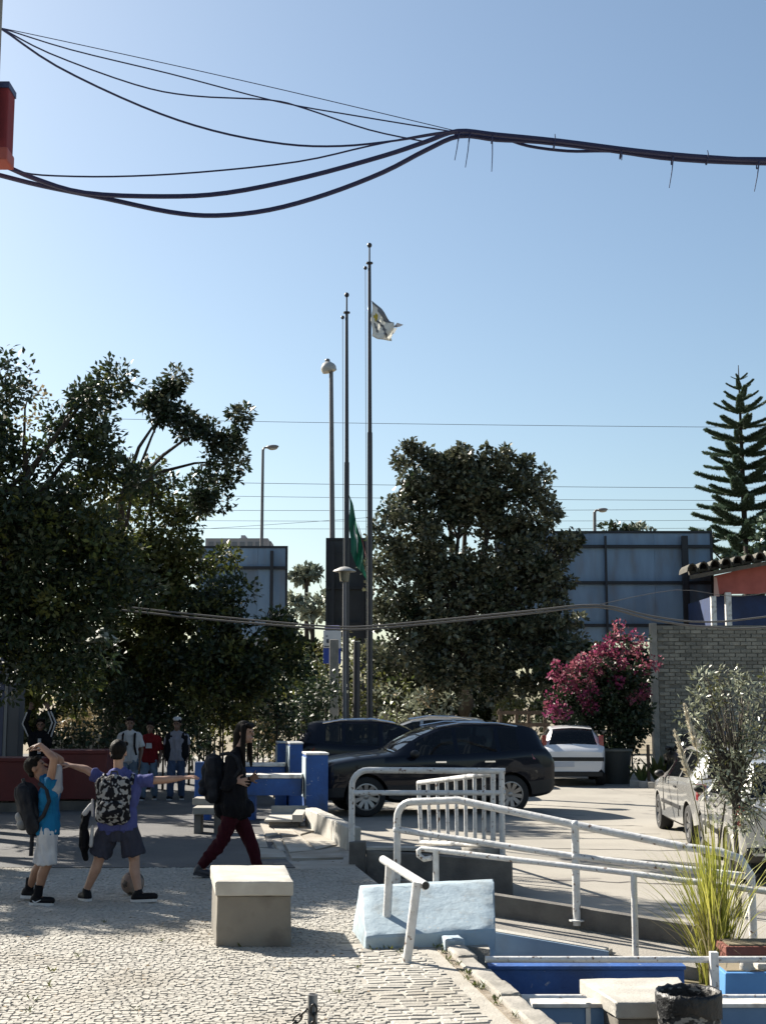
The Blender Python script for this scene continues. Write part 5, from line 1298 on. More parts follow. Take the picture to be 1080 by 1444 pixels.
def backpack(label, c, f, up_, w, h, d, m, m2, straps=(), pocket=True, cat='backpack'):
    f = Vector(f).normalized(); u = Vector(up_).normalized(); s_ = f.cross(u).normalized(); u = s_.cross(f)
    R = Matrix((s_, f, u)).transposed()
    t = thing('backpack', label, cat, c)
    b = MB(); b.ell(c, (w / 2, d / 2, h / 2), R, 16, 10)
    for sx in (-1, 1):
        for z0 in (-1, 1): b.cap(c + R @ Vector((sx * w * 0.33, 0, z0 * h * 0.32)), c + R @ Vector((sx * w * 0.30, 0, -z0 * h * 0.30)), w * 0.2, w * 0.2)
    b.cap(c + R @ Vector((-w * 0.3, 0, h * 0.30)), c + R @ Vector((w * 0.3, 0, h * 0.30)), w * 0.2, w * 0.2); b.cap(c + R @ Vector((-w * 0.3, 0, -h * 0.32)), c + R @ Vector((w * 0.3, 0, -h * 0.32)), w * 0.22, w * 0.22)
    blob('bag', MB_off(b, t), m, t, 0.009, 4, 0.03)
    if pocket:
        p = MB(); k = -d * 0.42
        p.cap(c + R @ Vector((-w * 0.2, k, -h * 0.22)), c + R @ Vector((w * 0.2, k, -h * 0.22)), w * 0.17, w * 0.17); p.cap(c + R @ Vector((-w * 0.2, k, -h * 0.08)), c + R @ Vector((w * 0.2, k, -h * 0.08)), w * 0.15, w * 0.15)
        blob('pocket', MB_off(p, t), m2, t, 0.009, 4)
    hd = MB(); hd.tube([c + R @ Vector((-0.035, 0.01, h * 0.46)), c + R @ Vector((-0.025, 0.01, h * 0.46 + 0.04)), c + R @ Vector((0.025, 0.01, h * 0.46 + 0.04)), c + R @ Vector((0.035, 0.01, h * 0.46))], 0.009, 6); hd.build('handle', M_black, t, smooth=True)
    for st in straps:
        sb = MB(); st = [Vector(p) for p in st]; sb.tube(st, 0.019, 7); sb.build('strap', m, t, smooth=True)
    return t

# boy with outstretched arms, seen from behind
o2 = G(163, 1271); y2 = o2.y
J2 = lambda u, v, dy=0.0: at(u, v, y2 + dy)
jb = dict(head=J2(168, 1061, 0.0), neck=J2(168, 1087), sh_l=J2(147, 1101), sh_r=J2(194, 1101), el_l=J2(122, 1085, 0.03), wr_l=J2(103, 1080, 0.06), el_r=J2(230, 1100, 0.02), wr_r=J2(258, 1097, 0.04),
          hip_l=J2(153, 1165), hip_r=J2(181, 1165), kn_l=J2(140, 1212, 0.03), kn_r=J2(190, 1212, 0.02), an_l=J2(122, 1256, 0.05), an_r=J2(196, 1258, -0.03), toe_l=J2(115, 1264, 0.12), toe_r=J2(218, 1265, -0.08), face=(0.1, 1, 0.0), palm_l=(0, 0.3, -1), palm_r=(0, 0.3, -1))
person('boy in violet blue shirt and charcoal shorts with both arms stretched out', o2, jb, 0.97, dict(skin=M_skin, shirt=C_viol, legs=C_navy, shoe=M_shoe), 0.0075, 0.62, 'short', 0.82, flare=0.025)
cb = J2(160, 1128, -0.15)
backpack('black and white patterned backpack on the back of the boy with stretched arms', cb, (0, 1, 0.05), (0.02, 0, 1), 0.30, 0.46, 0.20, M_patt, M_patt,
         [[J2(147, 1105, -0.10), J2(148, 1093, -0.03), J2(149, 1093, 0.06), J2(150, 1110, 0.11)], [J2(186, 1105, -0.10), J2(188, 1093, -0.03), J2(188, 1093, 0.06), J2(187, 1110, 0.11)]])
p = J2(158, 1157, -0.16); mb = MB(); mb.cap(p + Vector((-0.10, 0, 0)), p + Vector((0.10, 0, 0)), 0.06, 0.06)
# jacket tied at his hip
jt = thing('jacket', 'black and white jacket hanging at the hip of the boy with stretched arms', 'jacket', J2(124, 1165, 0.0))
b = MB()
for (u0, v0, u1, v1, r0, r1, dy) in ((126, 1140, 119, 1165, 0.028, 0.04, 0), (120, 1150, 119, 1195, 0.03, 0.045, 0.02), (118, 1190, 121, 1212, 0.035, 0.018, 0.02)): b.cap(J2(u0, v0, dy), J2(u1, v1, dy), r0, r1)
blob('cloth', MB_off(b, jt), C_blk, jt, 0.008, 3, 0.03)
b = MB()
for (u0, v0, u1, v1, r0, r1, dy) in ((131, 1128, 131, 1150, 0.012, 0.014, -0.05), (129, 1135, 120, 1147, 0.02, 0.026, -0.04), (131, 1165, 129, 1192, 0.014, 0.022, -0.03)): b.cap(J2(u0, v0, dy), J2(u1, v1, dy), r0, r1)
blob('lining', MB_off(b, jt), C_wht, jt, 0.007, 2)
# football
fb = thing('football', 'worn brown and white football behind the foot of the boy', 'football', G(187, 1262) + Vector((0, 0, 0)))
pb = G(187, 1262); pb = Vector((pb.x, pb.y, 0.0)); rad = 0.108
M_ball = mat('worn_leather', (0.20, 0.12, 0.09), 0.6, (0.34, 0.27, 0.22), 7, bump=0.3, coords='Object'); M_ballw = mat('ball_panel', (0.05, 0.035, 0.03), 0.6)
import itertools
ico = []
ph = (1 + 5 ** 0.5) / 2
for a_, b_ in itertools.product((-1, 1), repeat=2): ico += [Vector((0, a_, b_ * ph)), Vector((a_, b_ * ph, 0)), Vector((b_ * ph, 0, a_))]
mb = MB(); mb.ell((0, 0, rad + 0.002), (rad, rad, rad), None, 24, 16); mb.build('ball_skin', M_ball, fb, local=True, smooth=True)
for q in ico:
    q = q.normalized(); a, b_ = basis(q); mb = MB(); c = Vector((0, 0, rad + 0.002))
    ring = [c + (q + (a * math.cos(2 * math.pi * i / 5) + b_ * math.sin(2 * math.pi * i / 5)) * 0.36).normalized() * (rad + 0.0015) for i in range(5)]
    mb.add([c + q * (rad + 0.003)] + ring, [(0, i + 1, (i + 1) % 5 + 1) for i in range(5)]); mb.build('panel', M_ballw, fb, local=True)

# boy in bright blue, arms folded over his head, facing right
o1 = G(55, 1274); y1 = o1.y
J1 = lambda u, v, dy=0.0: at(u, v, y1 + dy)
ja = dict(head=J1(52, 1083, 0.02), neck=J1(63, 1099, 0.0), sh_l=J1(72, 1109, 0.15), sh_r=J1(70, 1109, -0.15), el_l=J1(86, 1072, 0.22), wr_l=J1(66, 1058, 0.10), el_r=J1(77, 1070, -0.20), wr_r=J1(57, 1050, -0.10), hd_r=(-1, 0.35, -0.25), hd_l=(-1, -0.3, 0.1),
          hip_l=J1(68, 1171, 0.09), hip_r=J1(68, 1171, -0.09), kn_l=J1(60, 1216, 0.12), kn_r=J1(67, 1218, -0.09), an_l=J1(42, 1252, 0.20), an_r=J1(54, 1262, -0.08), toe_l=J1(54, 1261, 0.20), toe_r=J1(73, 1271, -0.10), face=(0.85, 0.0, 0.45), up=(-0.45, 0, 0.85), palm_l=(0, 0, -1), palm_r=(0, 0.3, -1))
pe1 = person('boy in bright blue shirt and pale shorts bending back with arms over head', o1, ja, 0.95, dict(skin=M_skin2, shirt=C_cyan, legs=C_whites, shoe=M_shoe), 0.0075, 0.30, 'short', 0.98, flare=0.005)
# grey yoke of his shirt
b = MB(); b.cap(J1(82, 1084, -0.12), J1(77, 1108, -0.11), 0.043, 0.068); b.cap(J1(77, 1108, -0.11), J1(75, 1132, -0.10), 0.072, 0.04); b.cap(J1(82, 1090, 0.10), J1(78, 1112, 0.10), 0.045, 0.07); b.cap(J1(78, 1110, -0.1), J1(79, 1112, 0.1), 0.07, 0.07)
blob('shirt_yoke', MB_off(b, pe1), C_lgrey, pe1, 0.008, 4)
b = MB(); sw = [J1(46, 1270, -0.137), J1(50, 1273, -0.143), J1(58, 1269, -0.14)]; b.tube(sw, [0.004, 0.008, 0.002], 6); b.build('shoe_mark', M_sole, pe1)
for q in (-0.09, 0.10):
    b = MB(); a_ = J1(54 if q < 0 else 42, 1256 if q < 0 else 1246, q * (1 if q < 0 else 2)); b.tube([a_ + Vector((0, 0, -0.05)), a_ + Vector((0.01, 0, 0.05))], [0.041, 0.040], 12); b.build('sock', C_blk, pe1, smooth=True)
cb = J1(44, 1140, -0.02)
backpack('black and grey backpack slipping low off the back of the leaning boy', cb, (1, 0, 0.35), (-0.35, 0, 1), 0.34, 0.50, 0.22, M_pack, M_gpack,
         [[J1(56, 1105, -0.14), J1(66, 1112, -0.19), J1(70, 1130, -0.20), J1(62, 1150, -0.18), J1(52, 1160, -0.14)], [J1(46, 1175, -0.12), J1(45, 1192, -0.12), J1(44, 1207, -0.12)]])

# girl walking right
o3 = G(325, 1236); y3 = o3.y
J3 = lambda u, v, dy=0.0: at(u, v, y3 + dy)
jc = dict(head=J3(346, 1033, 0), neck=J3(336, 1060), sh_l=J3(331, 1074, 0.15), sh_r=J3(329, 1074, -0.15), el_l=J3(340, 1108, 0.18), wr_l=J3(352, 1100, 0.12), el_r=J3(320, 1110, -0.20), wr_r=J3(331, 1101, -0.19), hd_r=(1, 0, -0.1),
          hip_l=J3(332, 1142, 0.075), hip_r=J3(330, 1142, -0.075), kn_l=J3(352, 1182, 0.07), kn_r=J3(313, 1186, -0.08), an_l=J3(364, 1222, 0.07), an_r=J3(289, 1216, -0.09), toe_l=J3(382, 1229, 0.07), toe_r=J3(279, 1232, -0.09) if False else J3(300, 1232, -0.09), face=(1, -0.42, -0.02), palm_l=(0, -1, 0), palm_r=(0, 1, 0))
jc['an_r'] = J3(284, 1221, -0.09); jc['toe_r'] = J3(297, 1233, -0.09)
pe3 = person('girl with long black hair in black jacket and maroon trousers striding right', o3, jc, 1.0, dict(skin=M_skin, shirt=C_blk, legs=C_mar, shoe=M_shoe2, jacket=True, sole=M_shoe2), 0.0075, 1.92, 'slim', hairspec='long', fem=True)
b = MB(); b.cap(J3(331, 1100, 0.06), J3(331, 1138, 0.08), 0.13, 0.135); b.cap(J3(331, 1100, -0.06), J3(329, 1138, -0.08), 0.13, 0.135); b.cap(J3(318, 1140, 0), J3(342, 1140, 0), 0.12, 0.12)
blob('jacket_hem', MB_off(b, pe3), C_blk, pe3, 0.01, 4, 0.03)
backpack('large black backpack on the back of the walking girl', J3(302, 1098, 0.0), (1, 0, 0.05), (0.05, 0, 1), 0.32, 0.52, 0.26, M_pack, M_pack,
         [[J3(312, 1064, -0.12), J3(322, 1062, -0.16), J3(333, 1068, -0.19), J3(338, 1085, -0.19), J3(326, 1102, -0.20), J3(312, 1112, -0.15)]])
mb = MB(); p = J3(340, 1099, -0.19); mb.box(p, (0.015, 0.07, 0.13), 0.3)

# the children coming along the path at the back
def back_child(u, v, s, face, label, mats, sleeve, legs='long', dy=0.0, lean=0, pose=0):
    o = G(u, v); y = o.y + dy; o.y = y; o.x = at(u, v, y).x
    k = 1.0; 
    P = lambda x, z, d=0.0: Vector((o.x + x * s, y + d, z * s))
    f = 1 if face > 0 else -1
    J = dict(head=P(0, 1.405), neck=P(0, 1.245), sh_l=P(-0.165, 1.19), sh_r=P(0.165, 1.19), el_l=P(-0.215, 0.94, 0.02), el_r=P(0.215, 0.94, 0.02), wr_l=P(-0.20, 0.73, -0.05), wr_r=P(0.20, 0.73, -0.05),
             hip_l=P(-0.08, 0.76), hip_r=P(0.08, 0.76), kn_l=P(-0.09, 0.42, -0.06 - 0.05 * pose), kn_r=P(0.09, 0.42, 0.0), an_l=P(-0.10, 0.075, -0.03 - 0.10 * pose), an_r=P(0.10, 0.075, 0.07), toe_l=P(-0.12, 0.045, -0.15 - 0.1 * pose), toe_r=P(0.12, 0.045, -0.06), face=(0.15 * lean, -f, -0.05), palm_l=(1, 0, 0), palm_r=(-1, 0, 0))
    if pose == 2: J['el_r'] = P(0.20, 0.95, -0.05); J['wr_r'] = P(0.06, 1.02, -0.20)
    return person(label, o, J, s, mats, 0.011, sleeve, legs), P
pa, P = back_child(181, 1133, 0.99, 1, 'child in white shirt with dark bag straps behind the outstretched arms', dict(skin=M_skin3, shirt=C_wht, legs=C_jean, shoe=M_shoe), 0.8, lean=1)
for sx in (-1, 1):
    b = MB(); b.tube([P(sx * 0.10, 1.25, 0.02), P(sx * 0.105, 1.2, -0.09), P(sx * 0.11, 1.0, -0.115), P(sx * 0.135, 0.85, -0.06)], 0.02, 7); b.build('bag_strap', C_blk, pa, smooth=True)
pb_, P = back_child(210, 1128, 0.93, 1, 'child in dark red printed shirt and light jeans on the path', dict(skin=M_skin3, shirt=C_red, legs=C_jean, shoe=M_shoe), 0.9, pose=1)
b = MB(); b.hexa([P(-0.06, 1.00, -0.122), P(0.06, 1.00, -0.122), P(0.06, 1.00, -0.10), P(-0.06, 1.00, -0.10)], [P(-0.05, 1.10, -0.120), P(0.05, 1.10, -0.120), P(0.05, 1.10, -0.10), P(-0.05, 1.10, -0.10)]); b.build('shirt_print', C_wht, pb_)
pc, P = back_child(248, 1128, 0.97, 1, 'child in grey shirt and open black waistcoat on the path', dict(skin=M_skin3, shirt=C_gry, legs=C_djean, shoe=M_shoe), 0.7, lean=-1)
b = MB()
for sx in (-1, 1): b.cap(P(sx * 0.135, 1.17, 0.0), P(sx * 0.14, 0.80, 0.0), 0.085, 0.10)
b.cap(P(0, 1.17, 0.06), P(0, 0.8, 0.06), 0.10, 0.11)
blob('waistcoat', MB_off(b, pc), C_blk, pc, 0.012, 3)
b = MB(); b.ell(P(0, 1.50, -0.01), (0.082, 0.095, 0.045)); b.cap(P(-0.03, 1.485, -0.13), P(0.03, 1.485, -0.13), 0.022, 0.022); blob('cap', MB_off(b, pc), C_wht, pc, 0.01, 2)
# student behind the red bench with both arms up
o = G(54, 1131); P = lambda x, z, d=0.0: Vector((o.x + x, o.y + d, z))
J = dict(head=P(0, 1.36), neck=P(0, 1.21), sh_l=P(-0.165, 1.15), sh_r=P(0.165, 1.15), el_l=P(-0.27, 1.38, -0.04), el_r=P(0.25, 1.40, -0.04), wr_l=P(-0.20, 1.62, -0.02), wr_r=P(0.14, 1.63, -0.02), hip_l=P(-0.08, 0.74), hip_r=P(0.08, 0.74), kn_l=P(-0.09, 0.42, -0.05), kn_r=P(0.09, 0.42), an_l=P(-0.10, 0.075), an_r=P(0.10, 0.075, 0.05), toe_l=P(-0.12, 0.045, -0.14), toe_r=P(0.12, 0.045, -0.08), face=(0.2, -1, 0.0), palm_l=(0, -1, 0), palm_r=(0, -1, 0))
pd = person('student in black jacket with pale sleeve stripes raising both arms behind the red bench', o, J, 1.0, dict(skin=M_skin3, shirt=C_blk, legs=C_djean, shoe=M_shoe, jacket=True), 0.011, 1.9)
for a, e, w in (('sh_l', 'el_l', 'wr_l'), ('sh_r', 'el_r', 'wr_r')):
    for off in ((-0.03,) if a == 'sh_l' else (0.04, -0.02)):
        b = MB(); d = Vector((off, -0.045, 0)); b.tube([J[a] + d, J[e] + d, J[e].lerp(J[w], 0.85) + d * 0.8], 0.016, 7); b.build('sleeve_stripe', C_wht, pd, smooth=True)
b = MB(); b.tube([P(0.02, 1.12, -0.125), P(0.02, 0.85, -0.13)], 0.03, 7); b.build('zip_edge', C_wht, pd, smooth=True)
# ------------------------------------------------------------------ flagpoles, lamps, billboards
M_pole = mat('dark_pole_paint', (0.030, 0.030, 0.042), 0.45, (0.05, 0.048, 0.05), 6, coords='World')
M_galv = mat('galvanised_pole', (0.22, 0.215, 0.225), 0.55, (0.17, 0.165, 0.17), 3, coords='World')
def flagpole(label, u_top, v_top, u_bot, y, v_step):
    b = at(u_bot, 1010, y); b = Vector((b.x, y, LOT)); tp = at(u_top, v_top, y); k = kpx(y)
    t = thing('flagpole', label, 'flagpole', b, 0, 'flagpoles by the car park')
    st = at((u_top + u_bot) / 2, v_step, y)
    hi = tp + Vector((0, 0, -0.45))
    mb = MB(); mb.tube([b + Vector((0, 0, -.2)), st], [0.068, 0.062], 12); mb.build('lower_shaft', M_pole, t, smooth=True)
    mb = MB(); mb.tube([st + Vector((0, 0, 0.002)), hi], [0.05, 0.038], 12); mb.build('upper_shaft', M_pole, t, smooth=True)
    mb = MB(); mb.tube([hi + Vector((0, 0, 0.001)), tp], [0.022, 0.020], 10); mb.build('spike', M_pole, t, smooth=True)
    mb = MB(); mb.ell(tp + Vector((0, 0, 0.02)), (0.06, 0.06, 0.065)); mb.build('finial', M_pole, t, smooth=True)
    mb = MB(); mb.lathe([(0.0, 0), (0.085, 0), (0.085, 0.03), (0, 0.03)], hi, 14); mb.build('truck_ring', M_pole, t)
    mb = MB(); mb.ell(hi + Vector((-0.10, 0, -0.11)), (0.045, 0.03, 0.05)); mb.build('pulley', M_pole, t, smooth=True)
    mb = MB(); mb.tube([hi + Vector((-0.10, 0, -0.14)), hi.lerp(b, 0.5) + Vector((-0.085, 0, 0)), b + Vector((-0.08, 0, 1.2))], 0.007, 5); mb.build('halyard', mat('halyard_rope', (0.45, 0.43, 0.4), 0.8), t)
    return t, tp
yP = 32.0
flagpole('taller dark flagpole flying the white flag at half mast', 521, 347, 522, yP, 610)
flagpole('shorter dark flagpole with the limp green flag', 489, 417, 489, yP + 0.6, 652)
def flag(name, label, U, nu, nv, m, fold=0.10, freq=2.2):
    # U: four pixel corners hoist-top, hoist-bottom, fly-bottom, fly-top with depth offset; a cloth sheet with folds
    c = [at(u, v, y) for u, v, y in U]
    vs = []; fs = []
    for i in range(nu + 1):
        for j in range(nv + 1):
            a, b = i / nu, j / nv
            p = c[0].lerp(c[3], a).lerp(c[1].lerp(c[2], a), b)
            p += Vector((0.02 * math.sin(9 * b + 5 * a), fold * a * math.sin(freq * 6.28 * (a * 0.7 + b * 0.45)) , 0.05 * a * math.sin(6.28 * (b * 1.4 + a))))
            vs.append(p)
    for i in range(nu):
        for j in range(nv): fs.append((i * (nv + 1) + j, i * (nv + 1) + j + 1, (i + 1) * (nv + 1) + j + 1, (i + 1) * (nv + 1) + j))
    t = thing(name, label, 'flag', c[0])
    mb = MB(); mb.add(vs, fs); o = mb.build('cloth', m, t, smooth=True, ang=180)
    s = o.modifiers.new('thick', 'SOLIDIFY'); s.thickness = 0.004
    return t, vs
M_fl = mat('flag_white', (0.85, 0.84, 0.80), 0.8, (0.74, 0.74, 0.71), 2.0, trans=0.5, coords='World')
M_flg = mat('flag_grey', (0.22, 0.23, 0.26), 0.8, trans=0.3); M_fly = mat('flag_yellow', (0.55, 0.42, 0.05), 0.8, trans=0.3)
ft, fv = flag('flag', 'white flag with grey bars and yellow crest on the taller pole', [(524, 424, yP - 0.08), (524, 474, yP - 0.08), (551, 483, yP - 0.25), (556, 455, yP - 0.25)], 16, 12, M_fl)
NV = 13
def flag_patch(nm, cells, m, off=-0.014):
    mb = MB()
    for i, j in cells:
        q = [fv[i * NV + j], fv[i * NV + j + 1], fv[(i + 1) * NV + j + 1], fv[(i + 1) * NV + j]]
        mb.add([p + Vector((0, off, 0)) for p in q] + [p + Vector((0, -off, 0)) for p in q], [(0, 1, 2, 3), (7, 6, 5, 4)])
    mb.build(nm, m, ft, smooth=True)
flag_patch('border', [(i, 0) for i in range(0, 15)] + [(i, 1) for i in range(4, 15)] + [(i, 2) for i in range(9, 14)], M_flg)
flag_patch('crest', [(3, 3), (3, 4), (4, 3), (4, 4), (3, 5), (2, 4)], M_fly)
flag_patch('bar', [(4 + i, 5 + i // 2) for i in range(9)] + [(5 + i, 5 + i // 2) for i in range(8)] + [(2, 7), (3, 8), (2, 8), (4, 9), (3, 9)], M_flg)
p = [at(554, 462, yP - 0.25), at(560, 455, yP - 0.3), at(569, 458, yP - 0.35), at(563, 461, yP - 0.3)]
mb = MB(); mb.add(p, [(0, 1, 2, 3)]); mb.build('torn_corner', M_flg, ft)
mb = MB(); mb.add([at(553, 463, yP - 0.25), at(560, 462, yP - 0.3), at(556, 470, yP - 0.28), at(552, 472, yP - 0.25)], [(0, 1, 2, 3)]); mb.build('torn_edge', M_fl, ft)
M_gfl = mat('flag_green', (0.02, 0.17, 0.105), 0.7, (0.03, 0.23, 0.15), 4, trans=0.45, coords='World')
gt_, gv = flag('flag', 'limp green flag with pale stripe hanging from the shorter pole', [(492, 697, yP + 0.5), (494, 778, yP + 0.5), (518, 824, yP + 0.3), (506, 745, yP + 0.3)], 14, 20, M_gfl, 0.16, 3.0)
mb = MB(); NG = 21
for i in range(5, 8):
    for j in range(5, 15):
        q = [gv[i * NG + j], gv[i * NG + j + 1], gv[(i + 1) * NG + j + 1], gv[(i + 1) * NG + j]]
        if (i == 6) or j in (8, 9, 10): mb.add([p + Vector((0, -0.012, 0)) for p in q], [(0, 1, 2, 3)])
mb.build('pale_stripe', mat('flag_pale', (0.55, 0.60, 0.58), 0.8, trans=0.3), gt_, smooth=True)
mb = MB()
q = [at(504, 735, yP + 0.35), at(514, 770, yP + 0.32), at(517, 790, yP + 0.42), at(506, 745, yP + 0.5)]; mb.add(q, [(0, 1, 2, 3)]); mb.build('red_fold', mat('flag_dull_red', (0.16, 0.05, 0.05), 0.8, trans=0.3), gt_)

def street_lamp(label, u, v_head, y, r, head, u_bot=None):
    b = at(u_bot or u, 990, y); b = Vector((b.x, y, LOT)); tp = at(u, v_head, y)
    t = thing('street_lamp', label, 'street lamp', b, 0, 'street lamps along the road')
    mb = MB(); mb.tube([b + Vector((0, 0, -.2)), b + Vector((0, 0, 1.6)), b.lerp(tp, 0.5), tp], [r * 1.35, r * 1.25, r * 1.0, r * 0.72], 12); mb.build('pole', M_galv, t, smooth=True)
    M_lh = mat('lamp_head', (0.26, 0.25, 0.25), 0.4, metal=0.2); M_ll = mat('lamp_lens', (0.55, 0.54, 0.50), 0.2)
    if head == 'drum':
        mb = MB(); mb.lathe([(0.0, 0.30), (0.12, 0.27), (0.27, 0.12), (0.30, 0.0), (0.26, -0.12), (0.0, -0.14)], tp + Vector((-0.10, 0, 0.0)), 18, axis=(-0.25, 0, 1)); mb.build('lamp_head', M_ll, t, smooth=True)
        mb = MB(); mb.lathe([(0.0, 0.10), (0.13, 0.08), (0.16, -0.08), (0.0, -0.10)], tp + Vector((0.05, 0.1, 0.06)), 14); mb.build('lamp_mount', M_lh, t, smooth=True)
        mb = MB(); mb.ell(tp + Vector((-0.14, 0, 0.32)), (0.10, 0.10, 0.08)); mb.build('lamp_cap', M_lh, t, smooth=True)
    else:
        sx = head
        mb = MB(); mb.tube([tp + Vector((0, 0, -0.05)), tp + Vector((0.06 * sx, 0, 0.08)), tp + Vector((0.25 * sx, 0, 0.12))], [r * 0.7, r * 0.55, r * 0.5], 9); mb.build('arm', M_galv, t, smooth=True)
        mb = MB(); mb.ell(tp + Vector((0.42 * sx, 0, 0.12)), (0.30, 0.15, 0.10), Matrix.Rotation(-0.08 * sx, 3, 'Y')); mb.build('lamp_head', M_lh, t, smooth=True)
        mb = MB(); mb.ell(tp + Vector((0.45 * sx, 0, 0.05)), (0.21, 0.11, 0.075), Matrix.Rotation(-0.08 * sx, 3, 'Y')); mb.build('lamp_lens', M_ll, t, smooth=True)
    return t
street_lamp('tallest street lamp with drum shaped head left of the flagpoles', 467, 520, 50, 0.105, 'drum', 471)
street_lamp('street lamp with oval head rising above the left billboard', 371, 634, 60, 0.085, 1, 366)
street_lamp('street lamp just peeping over the right billboard', 838, 722, 72, 0.12, 1, 838)
# low mushroom lamp by the flagpole
yq = 31.0; tp = at(486, 806, yq); b = Vector((at(486, 1000, yq).x, yq, LOT))
t = thing('garden_lamp', 'garden lamp with flat disc hood beside the shorter flagpole', 'garden lamp', b)
mb = MB(); mb.tube([b + Vector((0, 0, -.1)), tp], [0.055, 0.045], 10); mb.build('pole', M_galv, t, smooth=True)
mb = MB(); mb.lathe([(0.0, 0.12), (0.10, 0.10), (0.25, 0.03), (0.27, 0.0), (0.0, -0.005)], tp, 20); mb.build('hood', mat('lamp_hood', (0.50, 0.49, 0.46), 0.5), t, smooth=True)
mb = MB(); mb.lathe([(0.0, 0.0), (0.13, 0.0), (0.10, -0.22), (0.0, -0.24)], tp + Vector((0, 0, -0.008)), 16); mb.build('lantern', mat('lantern_glass', (0.20, 0.20, 0.15), 0.2), t, smooth=True)
# lamp arm among the leaves on the left
yq = 20.7; p0, p1 = at(84, 906, yq), at(160, 903, yq)
t = thing('hanging_lamp', 'pale flat hooded lamp on a long arm among the left tree boughs', 'lamp', Vector((at(20, 905, 24.5).x, 24.5, at(20, 905, 24.5).z)))
mb = MB(); mb.tube([at(20, 905, 24.5), at(70, 906, 22), at(135, 904, yq)], [0.035, 0.03, 0.025], 9); mb.build('arm', M_galv, t, smooth=True)
mb = MB(); c = at(146, 903, yq); mb.lathe([(0.0, 0.20), (0.10, 0.17), (0.15, 0.07), (0.24, 0.02), (0.25, -0.02), (0.0, -0.02)], c, 18); mb.build('hood', mat('pale_green_hood', (0.42, 0.45, 0.38), 0.6, (0.34, 0.36, 0.30), 8, coords='World'), t, smooth=True)

M_bb = mat('billboard_sheet', (0.19, 0.275, 0.38), 0.55, (0.13, 0.19, 0.27), 1.6, coords='World', rand=0.14, stretch=(1, 1, 0.25), stain=((0.15, 0.16, 0.18), 2.0)); M_bbd = mat('billboard_dark', (0.045, 0.05, 0.06), 0.6, (0.035, 0.035, 0.04), 2, coords='World')
M_frame = mat('billboard_frame', (0.022, 0.024, 0.032), 0.6)
def billboard(label, y, us, vs, posts, bars, m, footv=None):
    a, b = at(us[0], vs[0], y), at(us[-1], vs[-1], y)
    t = thing('billboard', label, 'billboard', ((a.x + b.x) / 2, y, LOT), 0, 'backs of the billboards beyond the trees')
    X = [at(u, vs[0], y).x for u in us]; Z = [at(540, v, y).z for v in vs]
    for i in range(len(X) - 1):
        for j in range(len(Z) - 1):
            mb = MB(); mb.box(((X[i] + X[i + 1]) / 2, y, (Z[j] + Z[j + 1]) / 2), (X[i + 1] - X[i] - 0.006, 0.05, Z[j] - Z[j + 1] - 0.006)); mb.build('panel', m, t)
    mb = MB(); mb.box(((X[0] + X[-1]) / 2, y + 0.05, (Z[0] + Z[-1]) / 2), (X[-1] - X[0], 0.03, Z[0] - Z[-1])); mb.build('backing', M_frame, t)
    for z in [at(540, v, y).z for v in bars]:
        mb = MB(); mb.box(((X[0] + X[-1]) / 2, y - 0.085, z), (X[-1] - X[0] + 0.1, 0.10, 0.11)); mb.build('rail', M_frame, t)
    for u, w in posts:
        x = at(u, vs[1], y).x; mb = MB(); mb.box((x, y - 0.21, (Z[0] + LOT) / 2 - 0.06), (w, 0.13, Z[0] - LOT - 0.12)); mb.build('post', M_frame, t)
    for z, nm in ((Z[0] + 0.04, 'top_edge'),):
        mb = MB(); mb.box(((X[0] + X[-1]) / 2, y, z), (X[-1] - X[0], 0.12, 0.08)); mb.build(nm, M_frame, t)
    for xx in (X[0] - 0.04, X[-1] + 0.04):
        mb = MB(); mb.box((xx, y, (Z[0] + Z[-1]) / 2 + 0.04), (0.08, 0.12, Z[0] - Z[-1] + 0.08)); mb.build('side_edge', M_frame, t)
billboard('wide blue grey billboard back between the large tree and the Norfolk pine', 48, [700, 742, 792, 850, 921, 962, 1000], [752, 771, 822, 882, 905], [(963, 0.22), (852, 0.07), (780, 0.2)], [771, 822, 882], M_bb)
billboard('smaller blue grey billboard back behind the round tree on the left', 50, [283, 325, 364, 403], [773, 801, 870, 900], [(384, 0.12), (300, 0.2)], [801], M_bb)
billboard('narrow dark billboard back behind the two flagpoles', 46, [463, 518], [762, 780, 829, 882, 900], [(470, 0.1), (512, 0.1)], [829, 880], M_bbd)

# small round topped blue and white sign
ys = 36.4; c = at(468, 912, ys)
t = thing('road_sign', 'small white over blue sign behind the lamp post', 'sign', Vector((c.x, ys, LOT)))
x0, x1 = at(456, 912, ys).x, at(481, 912, ys).x; z0, z1, z2, z3 = at(468, 936, ys).z, at(468, 914, ys).z, at(468, 889, ys).z, at(468, 882, ys).z
M_sb = mat('sign_blue', (0.02, 0.075, 0.48), 0.4); M_sw = mat('sign_white', (0.85, 0.85, 0.86), 0.4); M_sl = mat('sign_lavender', (0.16, 0.15, 0.38), 0.5)
mb = MB(); mb.box(((x0 + x1) / 2, ys, (z0 + z1) / 2), (x1 - x0, 0.06, z1 - z0 - 0.004)); mb.build('blue_panel', M_sb, t, bevel=0.01)
mb = MB(); mb.box(((x0 + x1) / 2, ys, (z1 + z2) / 2), (x1 - x0, 0.06, z2 - z1 - 0.004)); mb.build('white_panel', M_sw, t, bevel=0.01)
mb = MB(); mb.box(((x0 + x1) / 2, ys, (z2 + z3) / 2), (x1 - x0 - 0.06, 0.06, z3 - z2)); mb.build('top_panel', M_sl, t, bevel=0.03)
